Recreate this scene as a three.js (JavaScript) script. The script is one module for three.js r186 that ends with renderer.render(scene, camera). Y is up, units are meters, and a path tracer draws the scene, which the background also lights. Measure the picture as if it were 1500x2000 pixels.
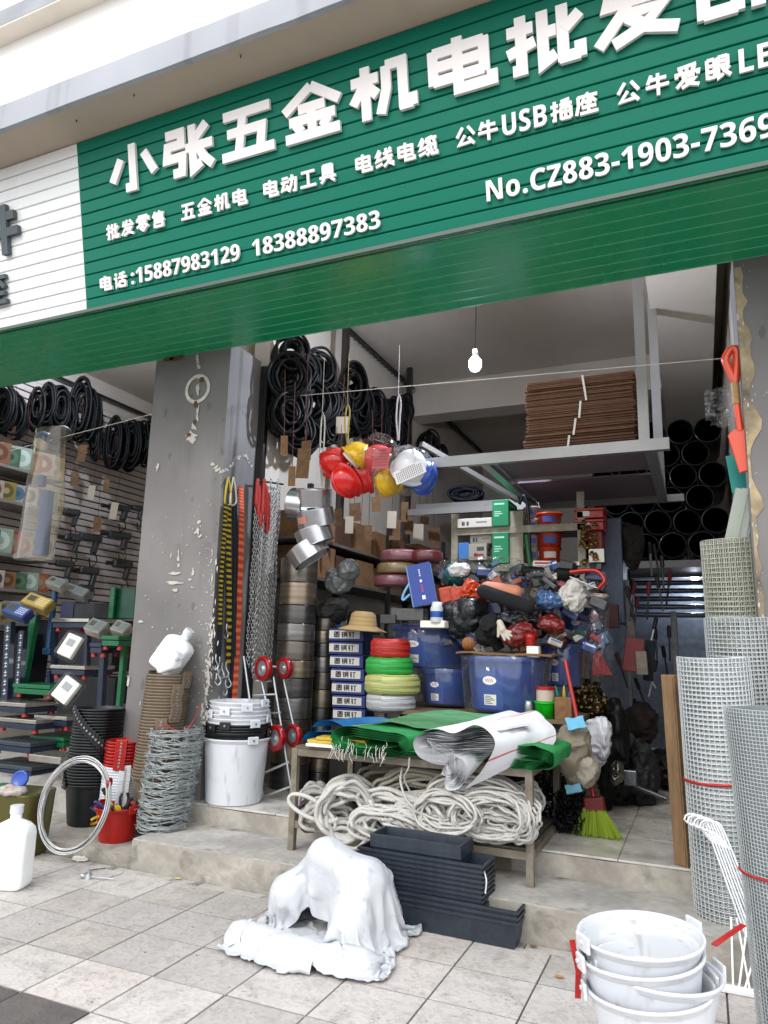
import * as THREE from 'three';
import { RoundedBoxGeometry } from 'three/addons/geometries/RoundedBoxGeometry.js';
import { mergeGeometries, mergeVertices } from 'three/addons/utils/BufferGeometryUtils.js';
import { TextGeometry } from 'three/addons/geometries/TextGeometry.js';
import { MarchingCubes } from 'three/addons/objects/MarchingCubes.js';
import { FontLoader } from 'three/addons/loaders/FontLoader.js';

// ---------- camera ----------
const scene = new THREE.Scene();
const camera = new THREE.PerspectiveCamera(2 * Math.atan(1000 / 1400) * 180 / Math.PI, 0.75, 0.05, 400);
const D2R = Math.PI / 180, EYE = 1.3;
camera.rotation.set(10.75 * D2R, 23.8 * D2R, 1.45 * D2R, 'YXZ');
camera.position.set(0, EYE, 0);
camera.updateMatrixWorld();
// ---------- sky: bright overcast ----------
{
  const w = 128, h = 64, d = new Float32Array(w * h * 4);
  for (let j = 0; j < h; j++) for (let i = 0; i < w; i++) {
    const el = ((j + 0.5) / h - 0.5) * Math.PI, s = Math.max(0, Math.sin(el));
    const az = (i + 0.5) / w * Math.PI * 2, cl = 1 + 0.10 * Math.sin(az * 3 + 1.3 * Math.sin(el * 5)) + 0.06 * Math.sin(az * 7 + el * 9);
    const L = (el < 0 ? 0.45 : 1.05 + 0.35 * s) * (el < 0 ? 1 : cl), o = (j * w + i) * 4;
    d[o] = L * 0.965; d[o + 1] = L * 0.995; d[o + 2] = L * 1.04; d[o + 3] = 1;
  }
  const t = new THREE.DataTexture(d, w, h, THREE.RGBAFormat, THREE.FloatType);
  t.mapping = THREE.EquirectangularReflectionMapping; t.magFilter = t.minFilter = THREE.LinearFilter; t.needsUpdate = true;
  scene.background = t; scene.environment = t;
}
const sun = new THREE.DirectionalLight(0xfff7ee, 0.6);
sun.position.set(-3, 11, 7); sun.target.position.set(-1.5, 1, -5); sun.castShadow = true; sun.shadow.radius = 40;
sun.shadow.mapSize.set(2048, 2048); Object.assign(sun.shadow.camera, { left: -12, right: 12, top: 12, bottom: -12, near: 0.5, far: 40 });
scene.add(sun, sun.target);
const renderer = new THREE.WebGLRenderer({ antialias: true });
renderer.toneMapping = THREE.LinearToneMapping; renderer.toneMappingExposure = 1.95;
renderer.shadowMap.enabled = true;

// ---------- helpers ----------
let seed = 7;
const rnd = () => { seed = (seed * 1664525 + 1013904223) >>> 0; return seed / 4294967296; };
const rr = (a, b) => a + (b - a) * rnd();
const V = (x, y, z) => new THREE.Vector3(x, y, z);
// photo pixel (1500 x 2000) -> direction; distance always comes from a plane something touches
const ray = (px, py) => V(px - 750, 1000 - py, -1400).applyEuler(camera.rotation);
const G = (px, py, y = 0) => { const d = ray(px, py); return d.multiplyScalar((y - EYE) / d.y).add(camera.position); };
const Z = (px, py, z) => { const d = ray(px, py); return d.multiplyScalar(z / d.z).add(camera.position); };
const X = (px, py, x) => { const d = ray(px, py); return d.multiplyScalar(x / d.x).add(camera.position); };
const fwd = V(0, 0, -1).applyEuler(camera.rotation);
const mpp = (p) => p.clone().sub(camera.position).dot(fwd) / 1400;   // metres per photo pixel there

const taken = {};
const numbered = (n) => { taken[n] = (taken[n] ?? -1) + 1; return taken[n] ? n + '_' + String(taken[n]).padStart(3, '0') : n; };
function tag(o, label, category, group, kind) {
  o.userData.label = label; if (category) o.userData.category = category;
  if (group) o.userData.group = group; if (kind) o.userData.kind = kind; return o;
}
function shadow(m) { m.castShadow = m.receiveShadow = true; return m; }
function thing(name, label, category, p = V(0, 0, 0), turn = 0, group) {
  const o = new THREE.Group(); o.name = numbered(name); o.position.copy(p); o.rotation.y = turn; scene.add(o);
  return tag(o, label, category, group);
}
function obj(name, g, m, parent = scene) {
  const o = shadow(new THREE.Mesh(Array.isArray(g) ? mg(g) : g, m));
  o.name = parent === scene ? numbered(name) : name; parent.add(o); return o;
}
function one(name, label, category, g, m, p, group) { const o = tag(obj(name, g, m), label, category, group); if (p) o.position.copy(p); return o; }
function struct(name, g, m, label) { const o = obj(name, g, m); o.userData.kind = 'structure'; if (label) o.userData.label = label; return o; }
function copy(o, p, turn = 0, label) {
  const c = o.clone(); c.name = numbered(o.name.replace(/_\d\d\d$/, '')); c.userData = { ...o.userData }; scene.add(c);
  if (p) c.position.copy(p); c.rotation.set(0, turn, 0); if (label) c.userData.label = label; return c;
}
// geometry
function mg(list) {
  const out = list.flat(9).map((g) => { const q = g.index ? g.toNonIndexed() : g; for (const k of Object.keys(q.attributes)) if (!['position', 'normal', 'uv'].includes(k)) q.deleteAttribute(k); if (!q.attributes.uv) q.setAttribute('uv', new THREE.BufferAttribute(new Float32Array(q.attributes.position.count * 2), 2)); return q; });
  return mergeGeometries(out, false);
}
function at(g, x = 0, y = 0, z = 0, rx = 0, ry = 0, rz = 0, s) {
  const m = new THREE.Matrix4().makeRotationFromEuler(new THREE.Euler(rx, ry, rz, 'XYZ')); if (s) m.scale(s.isVector3 ? s : V(s, s, s));
  m.setPosition(x, y, z); return g.applyMatrix4(m);
}
function boxUV(g, k = 1) {   // uv in metres by the face direction
  const p = g.attributes.position, n = g.attributes.normal, u = new Float32Array(p.count * 2);
  for (let i = 0; i < p.count; i++) {
    const ax = Math.abs(n.getX(i)), ay = Math.abs(n.getY(i)), az = Math.abs(n.getZ(i)), x = p.getX(i), y = p.getY(i), z = p.getZ(i);
    if (ay >= ax && ay >= az) { u[2 * i] = x * k; u[2 * i + 1] = z * k; } else if (ax > az) { u[2 * i] = z * k; u[2 * i + 1] = y * k; } else { u[2 * i] = x * k; u[2 * i + 1] = y * k; }
  }
  g.setAttribute('uv', new THREE.BufferAttribute(u, 2)); return g;
}
const bx = (w, h, d, x = 0, y = 0, z = 0, rx = 0, ry = 0, rz = 0) => at(new THREE.BoxGeometry(w, h, d), x, y, z, rx, ry, rz);
const rb = (w, h, d, r, x = 0, y = 0, z = 0, rx = 0, ry = 0, rz = 0, s = 1) => at(new RoundedBoxGeometry(w, h, d, s, Math.min(r, w / 2.01, h / 2.01, d / 2.01)), x, y, z, rx, ry, rz);
const block = (x0, x1, y0, y1, z0, z1, k = 1) => boxUV(bx(x1 - x0, y1 - y0, z1 - z0, (x0 + x1) / 2, (y0 + y1) / 2, (z0 + z1) / 2), k);
const cy = (r1, r2, h, x = 0, y = 0, z = 0, seg = 20, open = false, rx = 0, ry = 0, rz = 0) => at(new THREE.CylinderGeometry(r1, r2, h, seg, 1, open), x, y, z, rx, ry, rz);
const sph = (r, x = 0, y = 0, z = 0, a = 16, b = 12, s) => at(new THREE.SphereGeometry(r, a, b), x, y, z, 0, 0, 0, s);
const tor = (R, r, x = 0, y = 0, z = 0, rx = 0, ry = 0, rz = 0, a = 8, b = 32) => at(new THREE.TorusGeometry(R, r, a, b), x, y, z, rx, ry, rz);
const lathe = (pts, seg = 32) => new THREE.LatheGeometry(pts.map(([x, y]) => new THREE.Vector2(x, y)), seg);
const curve = (pts, closed = false) => new THREE.CatmullRomCurve3(pts.map((p) => p.isVector3 ? p : V(...p)), closed, 'catmullrom', 0.5);
const tube = (pts, r, n = 24, rs = 6, closed = false) => new THREE.TubeGeometry(curve(pts, closed), n, r, rs, closed);
function bar(a, b, r, seg = 6) {   // straight round bar
  const d = b.clone().sub(a), g = new THREE.CylinderGeometry(r, r, d.length(), seg);
  g.applyQuaternion(new THREE.Quaternion().setFromUnitVectors(V(0, 1, 0), d.normalize())); return g.translate((a.x + b.x) / 2, (a.y + b.y) / 2, (a.z + b.z) / 2);
}
function beam(a, b, w, h = w) {    // straight square bar
  const d = b.clone().sub(a), g = new THREE.BoxGeometry(w, h, d.length());
  const m = new THREE.Matrix4().lookAt(b, a, Math.abs(d.clone().normalize().y) > 0.95 ? V(0, 0, 1) : V(0, 1, 0)); g.applyMatrix4(m); return g.translate((a.x + b.x) / 2, (a.y + b.y) / 2, (a.z + b.z) / 2);
}
const sqRing = (sx, sz, y, e = 0.35, n = 32) => { const a = []; for (let i = 0; i < n; i++) { const q = i / n * 6.283, c = Math.cos(q), sn = Math.sin(q); a.push(V(Math.sign(c) * Math.abs(c) ** e * sx, y, Math.sign(sn) * Math.abs(sn) ** e * sz)); } return a; };
const loft = (rs) => { const pos = [], idx = []; rs.forEach((r) => r.forEach((v) => pos.push(v.x, v.y, v.z))); const n = rs[0].length; for (let i = 0; i < rs.length - 1; i++) for (let j = 0; j < n; j++) { const a = i * n + j, b = i * n + (j + 1) % n; idx.push(a, a + n, b, b, a + n, b + n); } const g = new THREE.BufferGeometry(); g.setAttribute('position', new THREE.Float32BufferAttribute(pos, 3)); g.setIndex(idx); g.computeVertexNormals(); return g; };
// noise
const hash3 = (x, y, z) => { let n = Math.imul(x, 374761393) + Math.imul(y, 668265263) + Math.imul(z, 2147483647 ^ 0x5bd1e995); n = Math.imul(n ^ (n >>> 13), 1274126177); return ((n ^ (n >>> 16)) >>> 0) / 4294967296; };
function vn(x, y, z = 0, P = 0) {
  const xi = Math.floor(x), yi = Math.floor(y), zi = Math.floor(z), f = (t) => t * t * (3 - 2 * t), fx = f(x - xi), fy = f(y - yi), fz = f(z - zi);
  const w = (a) => P ? ((a % P) + P) % P : a; const q = (i, j, k) => hash3(w(xi + i), w(yi + j), zi + k), l = (a, b, t) => a + (b - a) * t;
  const A = l(l(q(0, 0, 0), q(1, 0, 0), fx), l(q(0, 1, 0), q(1, 1, 0), fx), fy); if (!fz) return A;
  return l(A, l(l(q(0, 0, 1), q(1, 0, 1), fx), l(q(0, 1, 1), q(1, 1, 1), fx), fy), fz);
}
const fbm = (x, y, z = 0, o = 4, P = 0) => { let s = 0, a = 0.5, t = 0; for (let i = 0; i < o; i++) { s += a * vn(x, y, z + i * 7, P); t += a; a *= 0.5; x *= 2; y *= 2; z *= 2; P *= 2; } return s / t; };
function roughen(g, amp, freq = 8, sd = 0) {   // push vertices about, welded ones alike
  const p = g.attributes.position;
  for (let i = 0; i < p.count; i++) {
    const x = p.getX(i), y = p.getY(i), z = p.getZ(i);
    p.setXYZ(i, x + (fbm(x * freq, y * freq, z * freq + sd) - 0.5) * 2 * amp, y + (fbm(x * freq + 31, y * freq, z * freq + sd) - 0.5) * 2 * amp, z + (fbm(x * freq, y * freq + 57, z * freq + sd) - 0.5) * 2 * amp);
  }
  g.computeVertexNormals(); return g;
}
function roughBlock(x0, x1, y0, y1, z0, z1, cell, amp, freq, k = 1) {
  const g = new THREE.BoxGeometry(x1 - x0, y1 - y0, z1 - z0, Math.ceil((x1 - x0) / cell), Math.ceil((y1 - y0) / cell), Math.ceil((z1 - z0) / cell)).translate((x0 + x1) / 2, (y0 + y1) / 2, (z0 + z1) / 2);
  boxUV(g, k); return roughen(g, amp, freq);
}
// a soft solid from a signed distance, half extents hx, hy, hz about the origin
function blob(sdf, hx, hy, hz, res = 48) {
  const mc = new MarchingCubes(res, undefined, false, false, 90000); mc.isolation = 0; const h = res / 2;
  for (let k = 0; k < res; k++) for (let j = 0; j < res; j++) for (let i = 0; i < res; i++) mc.field[k * res * res + j * res + i] = -sdf((i - h) / h * hx, (j - h) / h * hy, (k - h) / h * hz) * 8;
  mc.update(); const n = mc.count * 3, g = new THREE.BufferGeometry();
  g.setAttribute('position', new THREE.BufferAttribute(mc.positionArray.slice(0, n), 3)); g.scale(hx, hy, hz);
  let m = mergeVertices(g, Math.min(hx, hy, hz) * 1e-4); m.computeVertexNormals(); m = m.toNonIndexed(); return boxUV(m, 2);
}
const smin = (a, b, k) => { const h = cl01(0.5 + 0.5 * (b - a) / k); return b + (a - b) * h - k * h * (1 - h); };
const ell = (x, y, z, cx, cy2, cz, a, b, c) => { const p = Math.hypot((x - cx) / a, (y - cy2) / b, (z - cz) / c); return (p - 1) * Math.min(a, b, c); };
const cap = (x, y, z, a, b, ra, rb2) => { const dx = b[0] - a[0], dy = b[1] - a[1], dz = b[2] - a[2], t = cl01(((x - a[0]) * dx + (y - a[1]) * dy + (z - a[2]) * dz) / (dx * dx + dy * dy + dz * dz)); return Math.hypot(x - a[0] - dx * t, y - a[1] - dy * t, z - a[2] - dz * t) - (ra + (rb2 - ra) * t); };
const crease = (x, y, z, f) => 1 - Math.abs(2 * fbm(x * f, y * f, z * f, 2) - 1);
// textures
function tex(n, fn, rep = 1, srgb = true, m = n) {
  const d = new Uint8Array(n * m * 4);
  for (let j = 0; j < m; j++) for (let i = 0; i < n; i++) { const c = fn(i / n, j / m), o = (j * n + i) * 4; if (c.length) { d[o] = c[0]; d[o + 1] = c[1]; d[o + 2] = c[2]; } else d[o] = d[o + 1] = d[o + 2] = c; d[o + 3] = 255; }
  const t = new THREE.DataTexture(d, n, m); t.wrapS = t.wrapT = THREE.RepeatWrapping; t.magFilter = THREE.LinearFilter; t.minFilter = THREE.LinearMipmapLinearFilter; t.generateMipmaps = true;
  if (srgb) t.colorSpace = THREE.SRGBColorSpace; t.repeat.set(rep, rep); t.needsUpdate = true; return t;
}
const mixc = (a, b, t) => [a[0] + (b[0] - a[0]) * t, a[1] + (b[1] - a[1]) * t, a[2] + (b[2] - a[2]) * t];
const cl01 = (t) => Math.max(0, Math.min(1, t));
const hex3 = (h) => [h >> 16 & 255, h >> 8 & 255, h & 255];
const std = (c, r = 0.7, o = {}) => new THREE.MeshStandardMaterial({ color: c, roughness: r, side: THREE.DoubleSide, ...o });
const phy = (c, r = 0.5, o = {}) => new THREE.MeshPhysicalMaterial({ color: c, roughness: r, side: THREE.DoubleSide, ...o });
// canvas print
function print(w, h, draw) { const c = document.createElement('canvas'); c.width = w; c.height = h; const x = c.getContext('2d'); draw(x, w, h); const t = new THREE.CanvasTexture(c); t.colorSpace = THREE.SRGBColorSpace; t.magFilter = THREE.LinearFilter; return t; }

// grain shared by many materials
const grainT = tex(256, (u, v) => { const t = fbm(u * 8, v * 8, 3, 5, 8); return 200 + 55 * t; }, 1);
const grainB = tex(256, (u, v) => 255 * fbm(u * 16, v * 16, 9, 4, 16), 1, false);
const scuffT = tex(256, (u, v) => { const a = fbm(u * 4, v * 4, 1, 5, 4), b = fbm(u * 24, v * 24, 5, 3, 24); return cl01(0.78 + 0.3 * (a - 0.5) + 0.22 * (b - 0.5)) * 255; }, 1);
const dustT = tex(256, (u, v) => { const a = fbm(u * 5, v * 5, 4, 5, 5), b = fbm(u * 40, v * 40, 6, 2, 40), s = fbm(u * 3, v * 40, 8, 3, 40); return mixc([252, 252, 253], [206, 202, 194], cl01((a - 0.5) * 1.8) * 0.5 + cl01((b - 0.68) * 5) * 0.6 + cl01((s - 0.7) * 4) * 0.35); }, 1);
const smudgeR = tex(256, (u, v) => 255 * cl01(0.75 + 0.6 * (fbm(u * 6, v * 6, 2, 4, 6) - 0.5)), 1, false);
const plastic = (c, r = 0.42, o = {}) => std(c, r, { map: scuffT, roughnessMap: smudgeR, ...o });
const metal = (c, r = 0.4, o = {}) => std(c, r, { metalness: 0.85, roughnessMap: smudgeR, ...o });
const M = {
  black: plastic(0x15181b, 0.5), rubber: phy(0x0b0c0d, 0.7, { roughnessMap: smudgeR, specularIntensity: 0.4 }), white: std(0xd2d5d9, 0.42, { map: dustT, roughnessMap: smudgeR }), red: plastic(0xc81a12, 0.38), tan: plastic(0x8a7862, 0.5),
  green: plastic(0x0b6b47, 0.45), blue: plastic(0x2a4fa0, 0.4), steel: metal(0xa8a9aa, 0.42), darkSteel: metal(0x4a4846, 0.5), galv: metal(0xb9bfc0, 0.45), card: std(0x9a6f47, 0.85, { map: scuffT }),
  cream: std(0xb6ab94, 0.6, { map: scuffT }), rope: std(0xd9d3c4, 0.9, { map: scuffT }), orange: plastic(0xe2480f, 0.4), yellow: plastic(0xe0b40c, 0.4), paper: std(0xe4e0d6, 0.85), dark: std(0x111214, 0.7),
};
// ================= the setting =================
const PAVE_Z = -3.54, STEP1 = 0.16, STEP2_Z = -4.01, FLOOR = 0.29, PIL_Z = -4.07, CEIL = 4.68;
const concT = (base, dark, sd, k = 1) => tex(512, (u, v) => {
  const a = fbm(u * 4, v * 4, sd, 5, 4), b = fbm(u * 30, v * 30, sd + 3, 3, 30), c = fbm(u * 9 + a * 2, v * 9, sd + 8, 4, 9);
  return mixc(mixc(base, dark, cl01((a - 0.42) * 2.6) * 0.75), [40, 38, 34], cl01((c - 0.66) * 4) * 0.4 + (b - 0.5) * 0.22);
}, k);
const crackB = tex(512, (u, v) => { const n = fbm(u * 5, v * 5, 11, 4, 5), m = Math.abs(n - 0.5); const pit = fbm(u * 40, v * 40, 4, 2, 40); return 255 * cl01(0.75 * cl01(m * 40) * 0.4 + 0.4 + 0.3 * pit); }, 1, false);
const concrete = std(0xffffff, 0.93, { map: concT([166, 160, 150], [116, 111, 103], 1), bumpMap: crackB, bumpScale: 0.006 });
const concreteTop = std(0xffffff, 0.93, { map: concT([168, 164, 158], [126, 124, 121], 5), bumpMap: crackB, bumpScale: 0.003 });
struct('ground', boxUV(new THREE.PlaneGeometry(120, 120).rotateX(-Math.PI / 2).translate(0, -0.034, 0)), std(0x6f6a64, 0.95, { map: grainT }));
{ // pavers, each its own piece
  const relief = tex(512, (u, v) => { const a = fbm(u * 22, v * 22, 2, 3, 22), b = fbm(u * 60, v * 60, 6, 2, 60); return 255 * cl01((a > 0.52 ? 0.62 : 0.3) + 0.3 * (b - 0.5) + (a - 0.5)); }, 1, false);
  const tileMap = (c1, c2, sd) => tex(256, (u, v) => {
    const a = fbm(u * 3, v * 3, sd, 4, 3), b = fbm(u * 22, v * 22, 2, 3, 22), w = fbm(u * 9, v * 9, sd + 5, 3, 9), l = Math.abs(fbm(u * 4 + w, v * 4, sd + 9, 4, 4) - 0.5);
    const st = fbm(u * 6 + sd, v * 6, sd + 2, 4, 6); let c = mixc(c1, c2, cl01((a - 0.35) * 2)); c = mixc(c, [112, 105, 99], cl01((st - 0.6) * 5) * 0.2); c = mixc(c, [118, 108, 102], cl01((b - 0.5) * 3) * 0.2); return mixc(c, [70, 62, 60], l < 0.0028 ? 0.5 : 0);
  });
  const warm = [[203, 197, 192], [191, 185, 179]], cool = [[184, 179, 174], [169, 164, 159]];
  const mats = [tileMap(...warm, 1), tileMap(...warm, 21), tileMap([208, 199, 193], [196, 187, 180], 31), tileMap(...cool, 41), tileMap([190, 182, 175], [174, 167, 161], 51), tileMap([98, 92, 88], [78, 74, 71], 61)].map((t) => std(0xebebeb, 0.82, { map: t, bumpMap: relief, bumpScale: 0.0022 }));
  const TW = 0.347, TD = 0.319, bed = struct('pavement', block(-9, 4, -0.03, -0.012, PAVE_Z + 0.01, 1.5), std(0x7d756e, 0.97, { map: grainT }));
  const geos = []; for (let k = 0; k < 6; k++) {
    const g = boxUV(rb(TW - 0.0065, 0.026, TD - 0.0065, 0.003), 1 / 0.36); roughen(g, 0.0012, 30, k * 9); const uv = g.attributes.uv; for (let i = 0; i < uv.count; i++) uv.setXY(i, uv.getX(i) + k * 0.37, uv.getY(i) + k * 0.21); geos.push(g);
  }
  const pick = { '0,0': 3, '1,-1': 3, '1,0': 4, '2,-1': 3, '0,-1': 4, '4,1': 3, '5,1': 3, '0,1': 4, '5,3': 4, '6,2': 4, '2,2': 5, '1,2': 5, '3,-1': 3, '7,1': 4, '8,2': 3 };
  for (let i = -9; i < 14; i++) for (let j = -2; j < 6; j++) {
    const x = -3.104 + TW * (i + 0.5), z = -2.84 + TD * (j + 0.5); if (z < -3.47) continue;
    const o = obj('paver', geos[Math.floor(rnd() * 6)], mats[pick[i + ',' + j] ?? [0, 0, 1, 1, 2, 2, 4, 3][Math.floor(rnd() * 8)]], bed);
    o.position.set(x, -0.0125 + rr(-0.0012, 0.0012), z); o.rotation.set(rr(-0.003, 0.003), 0, rr(-0.003, 0.003));
  }
  for (let i = -5; i < 8; i++) { const o = obj('kerb_strip', boxUV(rb(0.59, 0.02, 0.06, 0.004)), concreteTop, bed); o.position.set(-2.9 + i * 0.6, -0.011, -3.508); }
}
struct('lower_step', roughBlock(-3.12, 3, -0.02, STEP1, -4.2, PAVE_Z, 0.05, 0.009, 7), concrete);
const tread = obj('tread', roughBlock(-3.118, 3, STEP1 - 0.004, STEP1 + 0.007, -4.1, PAVE_Z - 0.004, 0.05, 0.004, 7), concreteTop, scene.children[scene.children.length - 1]);
struct('upper_step', roughBlock(-3.09, 3, 0.05, FLOOR - 0.014, -4.6, STEP2_Z, 0.05, 0.008, 8), concrete);
struct('side_ledge', roughBlock(-9, -3.125, -0.02, 0.07, -4.5, -3.56, 0.06, 0.012, 6), concrete);
struct('side_threshold', roughBlock(-9, -3.78, 0.0, 0.2, -12, -4.12, 0.12, 0.006, 6), concreteTop);
{ // floor tiles inside
  const base = struct('shop_floor', block(-3.4, 0.5, 0.2, FLOOR - 0.008, -11.8, -4.03), std(0xa09a92, 0.95));
  const ft = [0, 1, 2].map((k) => std(0xffffff, 0.35, { roughnessMap: smudgeR, map: tex(256, (u, v) => { const a = fbm(u * 4, v * 4, k * 5, 5, 4), b = fbm(u * 20, v * 20, k, 3, 20); return mixc([196, 192, 184], [138, 133, 126], cl01((a - 0.38) * 2.2) * 0.7 + (b - 0.5) * 0.2); }) }));
  const g = boxUV(rb(0.496, 0.012, 0.496, 0.002), 2);
  for (let i = 0; i < 8; i++) for (let j = 0; j < 16; j++) { const o = obj('floor_tile', g, ft[Math.floor(rnd() * 3)], base); o.position.set(-3.17 + i * 0.5 - 0.02, FLOOR - 0.005, -4.255 - j * 0.5); }
}
// ---------- building ----------
const wallT = tex(512, (u, v) => { const a = fbm(u * 3, v * 3, 2, 5, 3), b = fbm(u * 40, v * 40, 8, 2, 40), s = fbm(u * 14, v * 2, 5, 3, 14); return mixc([226, 221, 213], [196, 189, 179], cl01((a - 0.4) * 1.6) * 0.6 + cl01((s - 0.6) * 2) * 0.35 + (b - 0.5) * 0.1); });
const whiteWall = std(0xffffff, 0.92, { map: wallT, bumpMap: grainB, bumpScale: 0.001 });
const greyPaintT = tex(512, (u, v) => {
  const a = fbm(u * 4, v * 4, 3, 5, 4), d = fbm(u * 26, v * 18, 7, 4, 26), st = fbm(u * 22, v * 3, 12, 3, 22);
  return mixc(mixc([122, 119, 117], [104, 101, 100], cl01((a - 0.35) * 2)), [74, 70, 68], cl01((st - 0.62) * 3) * 0.35 + (d > 0.8 ? 0.4 : 0));
}, 1);
const greyPaint = std(0xffffff, 0.72, { map: greyPaintT, bumpMap: grainB, bumpScale: 0.0018 });
const flake = std(0xded9cf, 0.9, { map: grainT });
const rustM = std(0x6a4a2c, 0.9, { map: grainT });
const bld = thing('shop_building', 'white building with grey pillars, concrete canopy and two open shop bays', 'building');
{
  const P = (n, g, m) => obj(n, g, m, bld);
  const pillarG = new THREE.BoxGeometry(0.692, 3.5, 0.4, 14, 70, 8).translate(-3.404, 1.74, PIL_Z - 0.2); boxUV(pillarG, 0.5); roughen(pillarG, 0.004, 5);
  const pl = tag(P('pillar', pillarG, greyPaint), 'grey painted pillar with peeling white flecks and ghost of a round fitting'); pl.userData.label = 'grey painted pillar with peeling white flecks and an old round mark';
  // bare plaster flecks where the paint came away (thin chips proud of the paint)
  const chips = [];
  const chip = (px, py, r, sx = 1, side = 0) => {
    const p = side ? X(px, py, -3.056) : Z(px, py, PIL_Z); const n = 11, s = new THREE.Shape();
    for (let i = 0; i < n; i++) { const t = i / n * 6.283, q = r * mpp(p) * rr(0.3, 1.25); s[i ? 'lineTo' : 'moveTo'](Math.cos(t) * q * sx, Math.sin(t) * q / sx); }
    const g = new THREE.ShapeGeometry(s); if (side) g.rotateY(Math.PI / 2); chips.push(g.translate(p.x + (side ? 0.0045 : 0), p.y, p.z + (side ? 0 : 0.0055 + rnd() * 0.001)));
  };
  for (const [px, py, r, s] of [[388, 760, 9, 0.6], [386, 810, 10, 0.5], [380, 835, 9, 0.8], [374, 852, 13, 1.3], [378, 862, 10, 1], [386, 700, 9, 0.6], [388, 715, 7, 0.8], [391, 740, 6, 1], [335, 1085, 4, 0.6], [350, 1080, 5, 0.5], [350, 1092, 5, 0.8], [350, 1105, 4, 1], [340, 1120, 7, 2.2], [342, 1138, 9, 2.4], [342, 1153, 5, 1.5], [378, 1117, 6, 0.6], [372, 1132, 4, 1.4], [390, 1020, 6, 1], [386, 1038, 7, 1], [392, 1048, 5, 1], [308, 914, 7, 0.6], [276, 1214, 5, 1.2], [252, 1328, 7, 0.6], [275, 1373, 4, 0.6]]) chip(px, py, r, s);
  for (let i = 0; i < 190; i++) { const t = rnd() ** 0.6; chip(415 - 130 * rnd() ** 2.2, 930 + 480 * t, rr(0.7, 2.2), rr(0.6, 1.6)); }
  for (let i = 0; i < 120; i++) { const y = rr(1210, 1420), xr = 418 - (y - 1210) * 0.07; chip(xr - Math.abs(rr(-14, 14)) * rnd(), y, rr(1, 4), rr(0.5, 1)); }
  for (let i = 0; i < 30; i++) chip(415 + i * 2.6, 905 + 16 * Math.sin(i * 0.22) + rr(-4, 4), rr(2, 5), 1.2, i > 7 ? 1 : 0);
  for (let i = 0; i < 16; i++) { chip(424 + rr(-9, 3), 1080 + i * 16, rr(1.5, 5), 0.5, 0); }
  obj('paint_chip', chips, flake, pl).userData.kind = 'stuff';
  // ring left by an old fitting
  const rc = Z(387, 760, PIL_Z), k = mpp(rc); obj('ring_mark', [at(new THREE.RingGeometry(23 * k, 30 * k, 40), rc.x, rc.y, rc.z + 0.0075)], flake, pl);
  const rust = []; for (const [px, py, r, s] of [[383, 790, 6, 0.6], [370, 850, 5, 1.5], [395, 742, 6, 1.2], [346, 700, 10, 3], [381, 825, 4, 0.5], [330, 702, 8, 3]]) { const p = Z(px, py, PIL_Z), q = mpp(p) * r; rust.push(at(new THREE.CircleGeometry(1, 9), p.x, p.y, p.z + 0.0085, 0, 0, 0, V(q * Math.sqrt(s), q / Math.sqrt(s), 1))); }
  rust.forEach((g) => obj('rust_stain', g, rustM, pl));
  // right pillar and its torn edge
  const rp = new THREE.BoxGeometry(0.8, 3.5, 0.4, 12, 70, 8).translate(0.268 + 0.4, 1.74, PIL_Z - 0.2); boxUV(rp, 0.5); roughen(rp, 0.004, 5);
  const pr = P('pillar', rp, greyPaint); pr.userData.label = 'grey pillar with a torn edge of bare plaster beside the wire mesh';
  const c2 = []; for (let i = 0; i < 170; i++) { const y = rr(0.9, 3.42), near = rnd(), p = V(0.272 + near * near * 0.22, y, PIL_Z + 0.0055 + rnd() * 0.001), n = 6, s = new THREE.Shape(), r = (0.002 + 0.012 * rnd() ** 3) * (1 - 0.8 * near); for (let q = 0; q < n; q++) { const t = q / n * 6.283, w = r * rr(0.5, 1.2); s[q ? 'lineTo' : 'moveTo'](Math.cos(t) * w * 0.6, Math.sin(t) * w * 1.9); } c2.push(new THREE.ShapeGeometry(s).translate(p.x, p.y, p.z)); }
  obj('paint_chip', c2, flake, pr).userData.kind = 'stuff';
  { const pos = [], n = 60, s = new THREE.Shape(); const L = [], R = []; for (let i = 0; i <= n; i++) { const y = 0.3 + 3.1 * i / n; L.push([0.2705, y]); R.push([0.2705 + 0.012 + 0.075 * Math.max(0, fbm(i * 0.35, 3, 1, 4) - 0.38) * 2, y]); } [...L, ...R.reverse()].forEach(([x, y], i) => s[i ? 'lineTo' : 'moveTo'](x, y)); obj('bare_plaster', new THREE.ShapeGeometry(s).translate(0, 0, PIL_Z + 0.0048), std(0xffffff, 0.95, { map: concT([178, 160, 128], [90, 82, 72], 15) }), pr); }
  P('pillar', block(-8.2, -7.4, 0, 3.45, PIL_Z - 0.4, PIL_Z, 0.5), greyPaint);
  P('shutter_rail', [block(-3.075, -3.03, 0.29, 3.45, -4.57, -4.472), block(-3.045, -3.0, 0.29, 3.45, -4.5, -4.478)], M.darkSteel);
  P('shutter_rail', [block(0.285, 0.34, 0.29, 3.45, -4.57, -4.472)], M.darkSteel);
  const ww = std(0xe6e1da, 0.92, { map: wallT });
  P('wall_return', block(-3.2, -3.052, 0.2, 3.45 + 1.2, -4.8, -4.575, 0.5), ww);
  P('partition_wall', block(-3.56, -3.312, 0.2, CEIL + 0.1, -11.8, -4.48, 0.4), ww);
  P('partition_wall', block(0.36, 0.6, 0.2, CEIL + 0.1, -11.8, -4.48, 0.4), ww);
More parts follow.
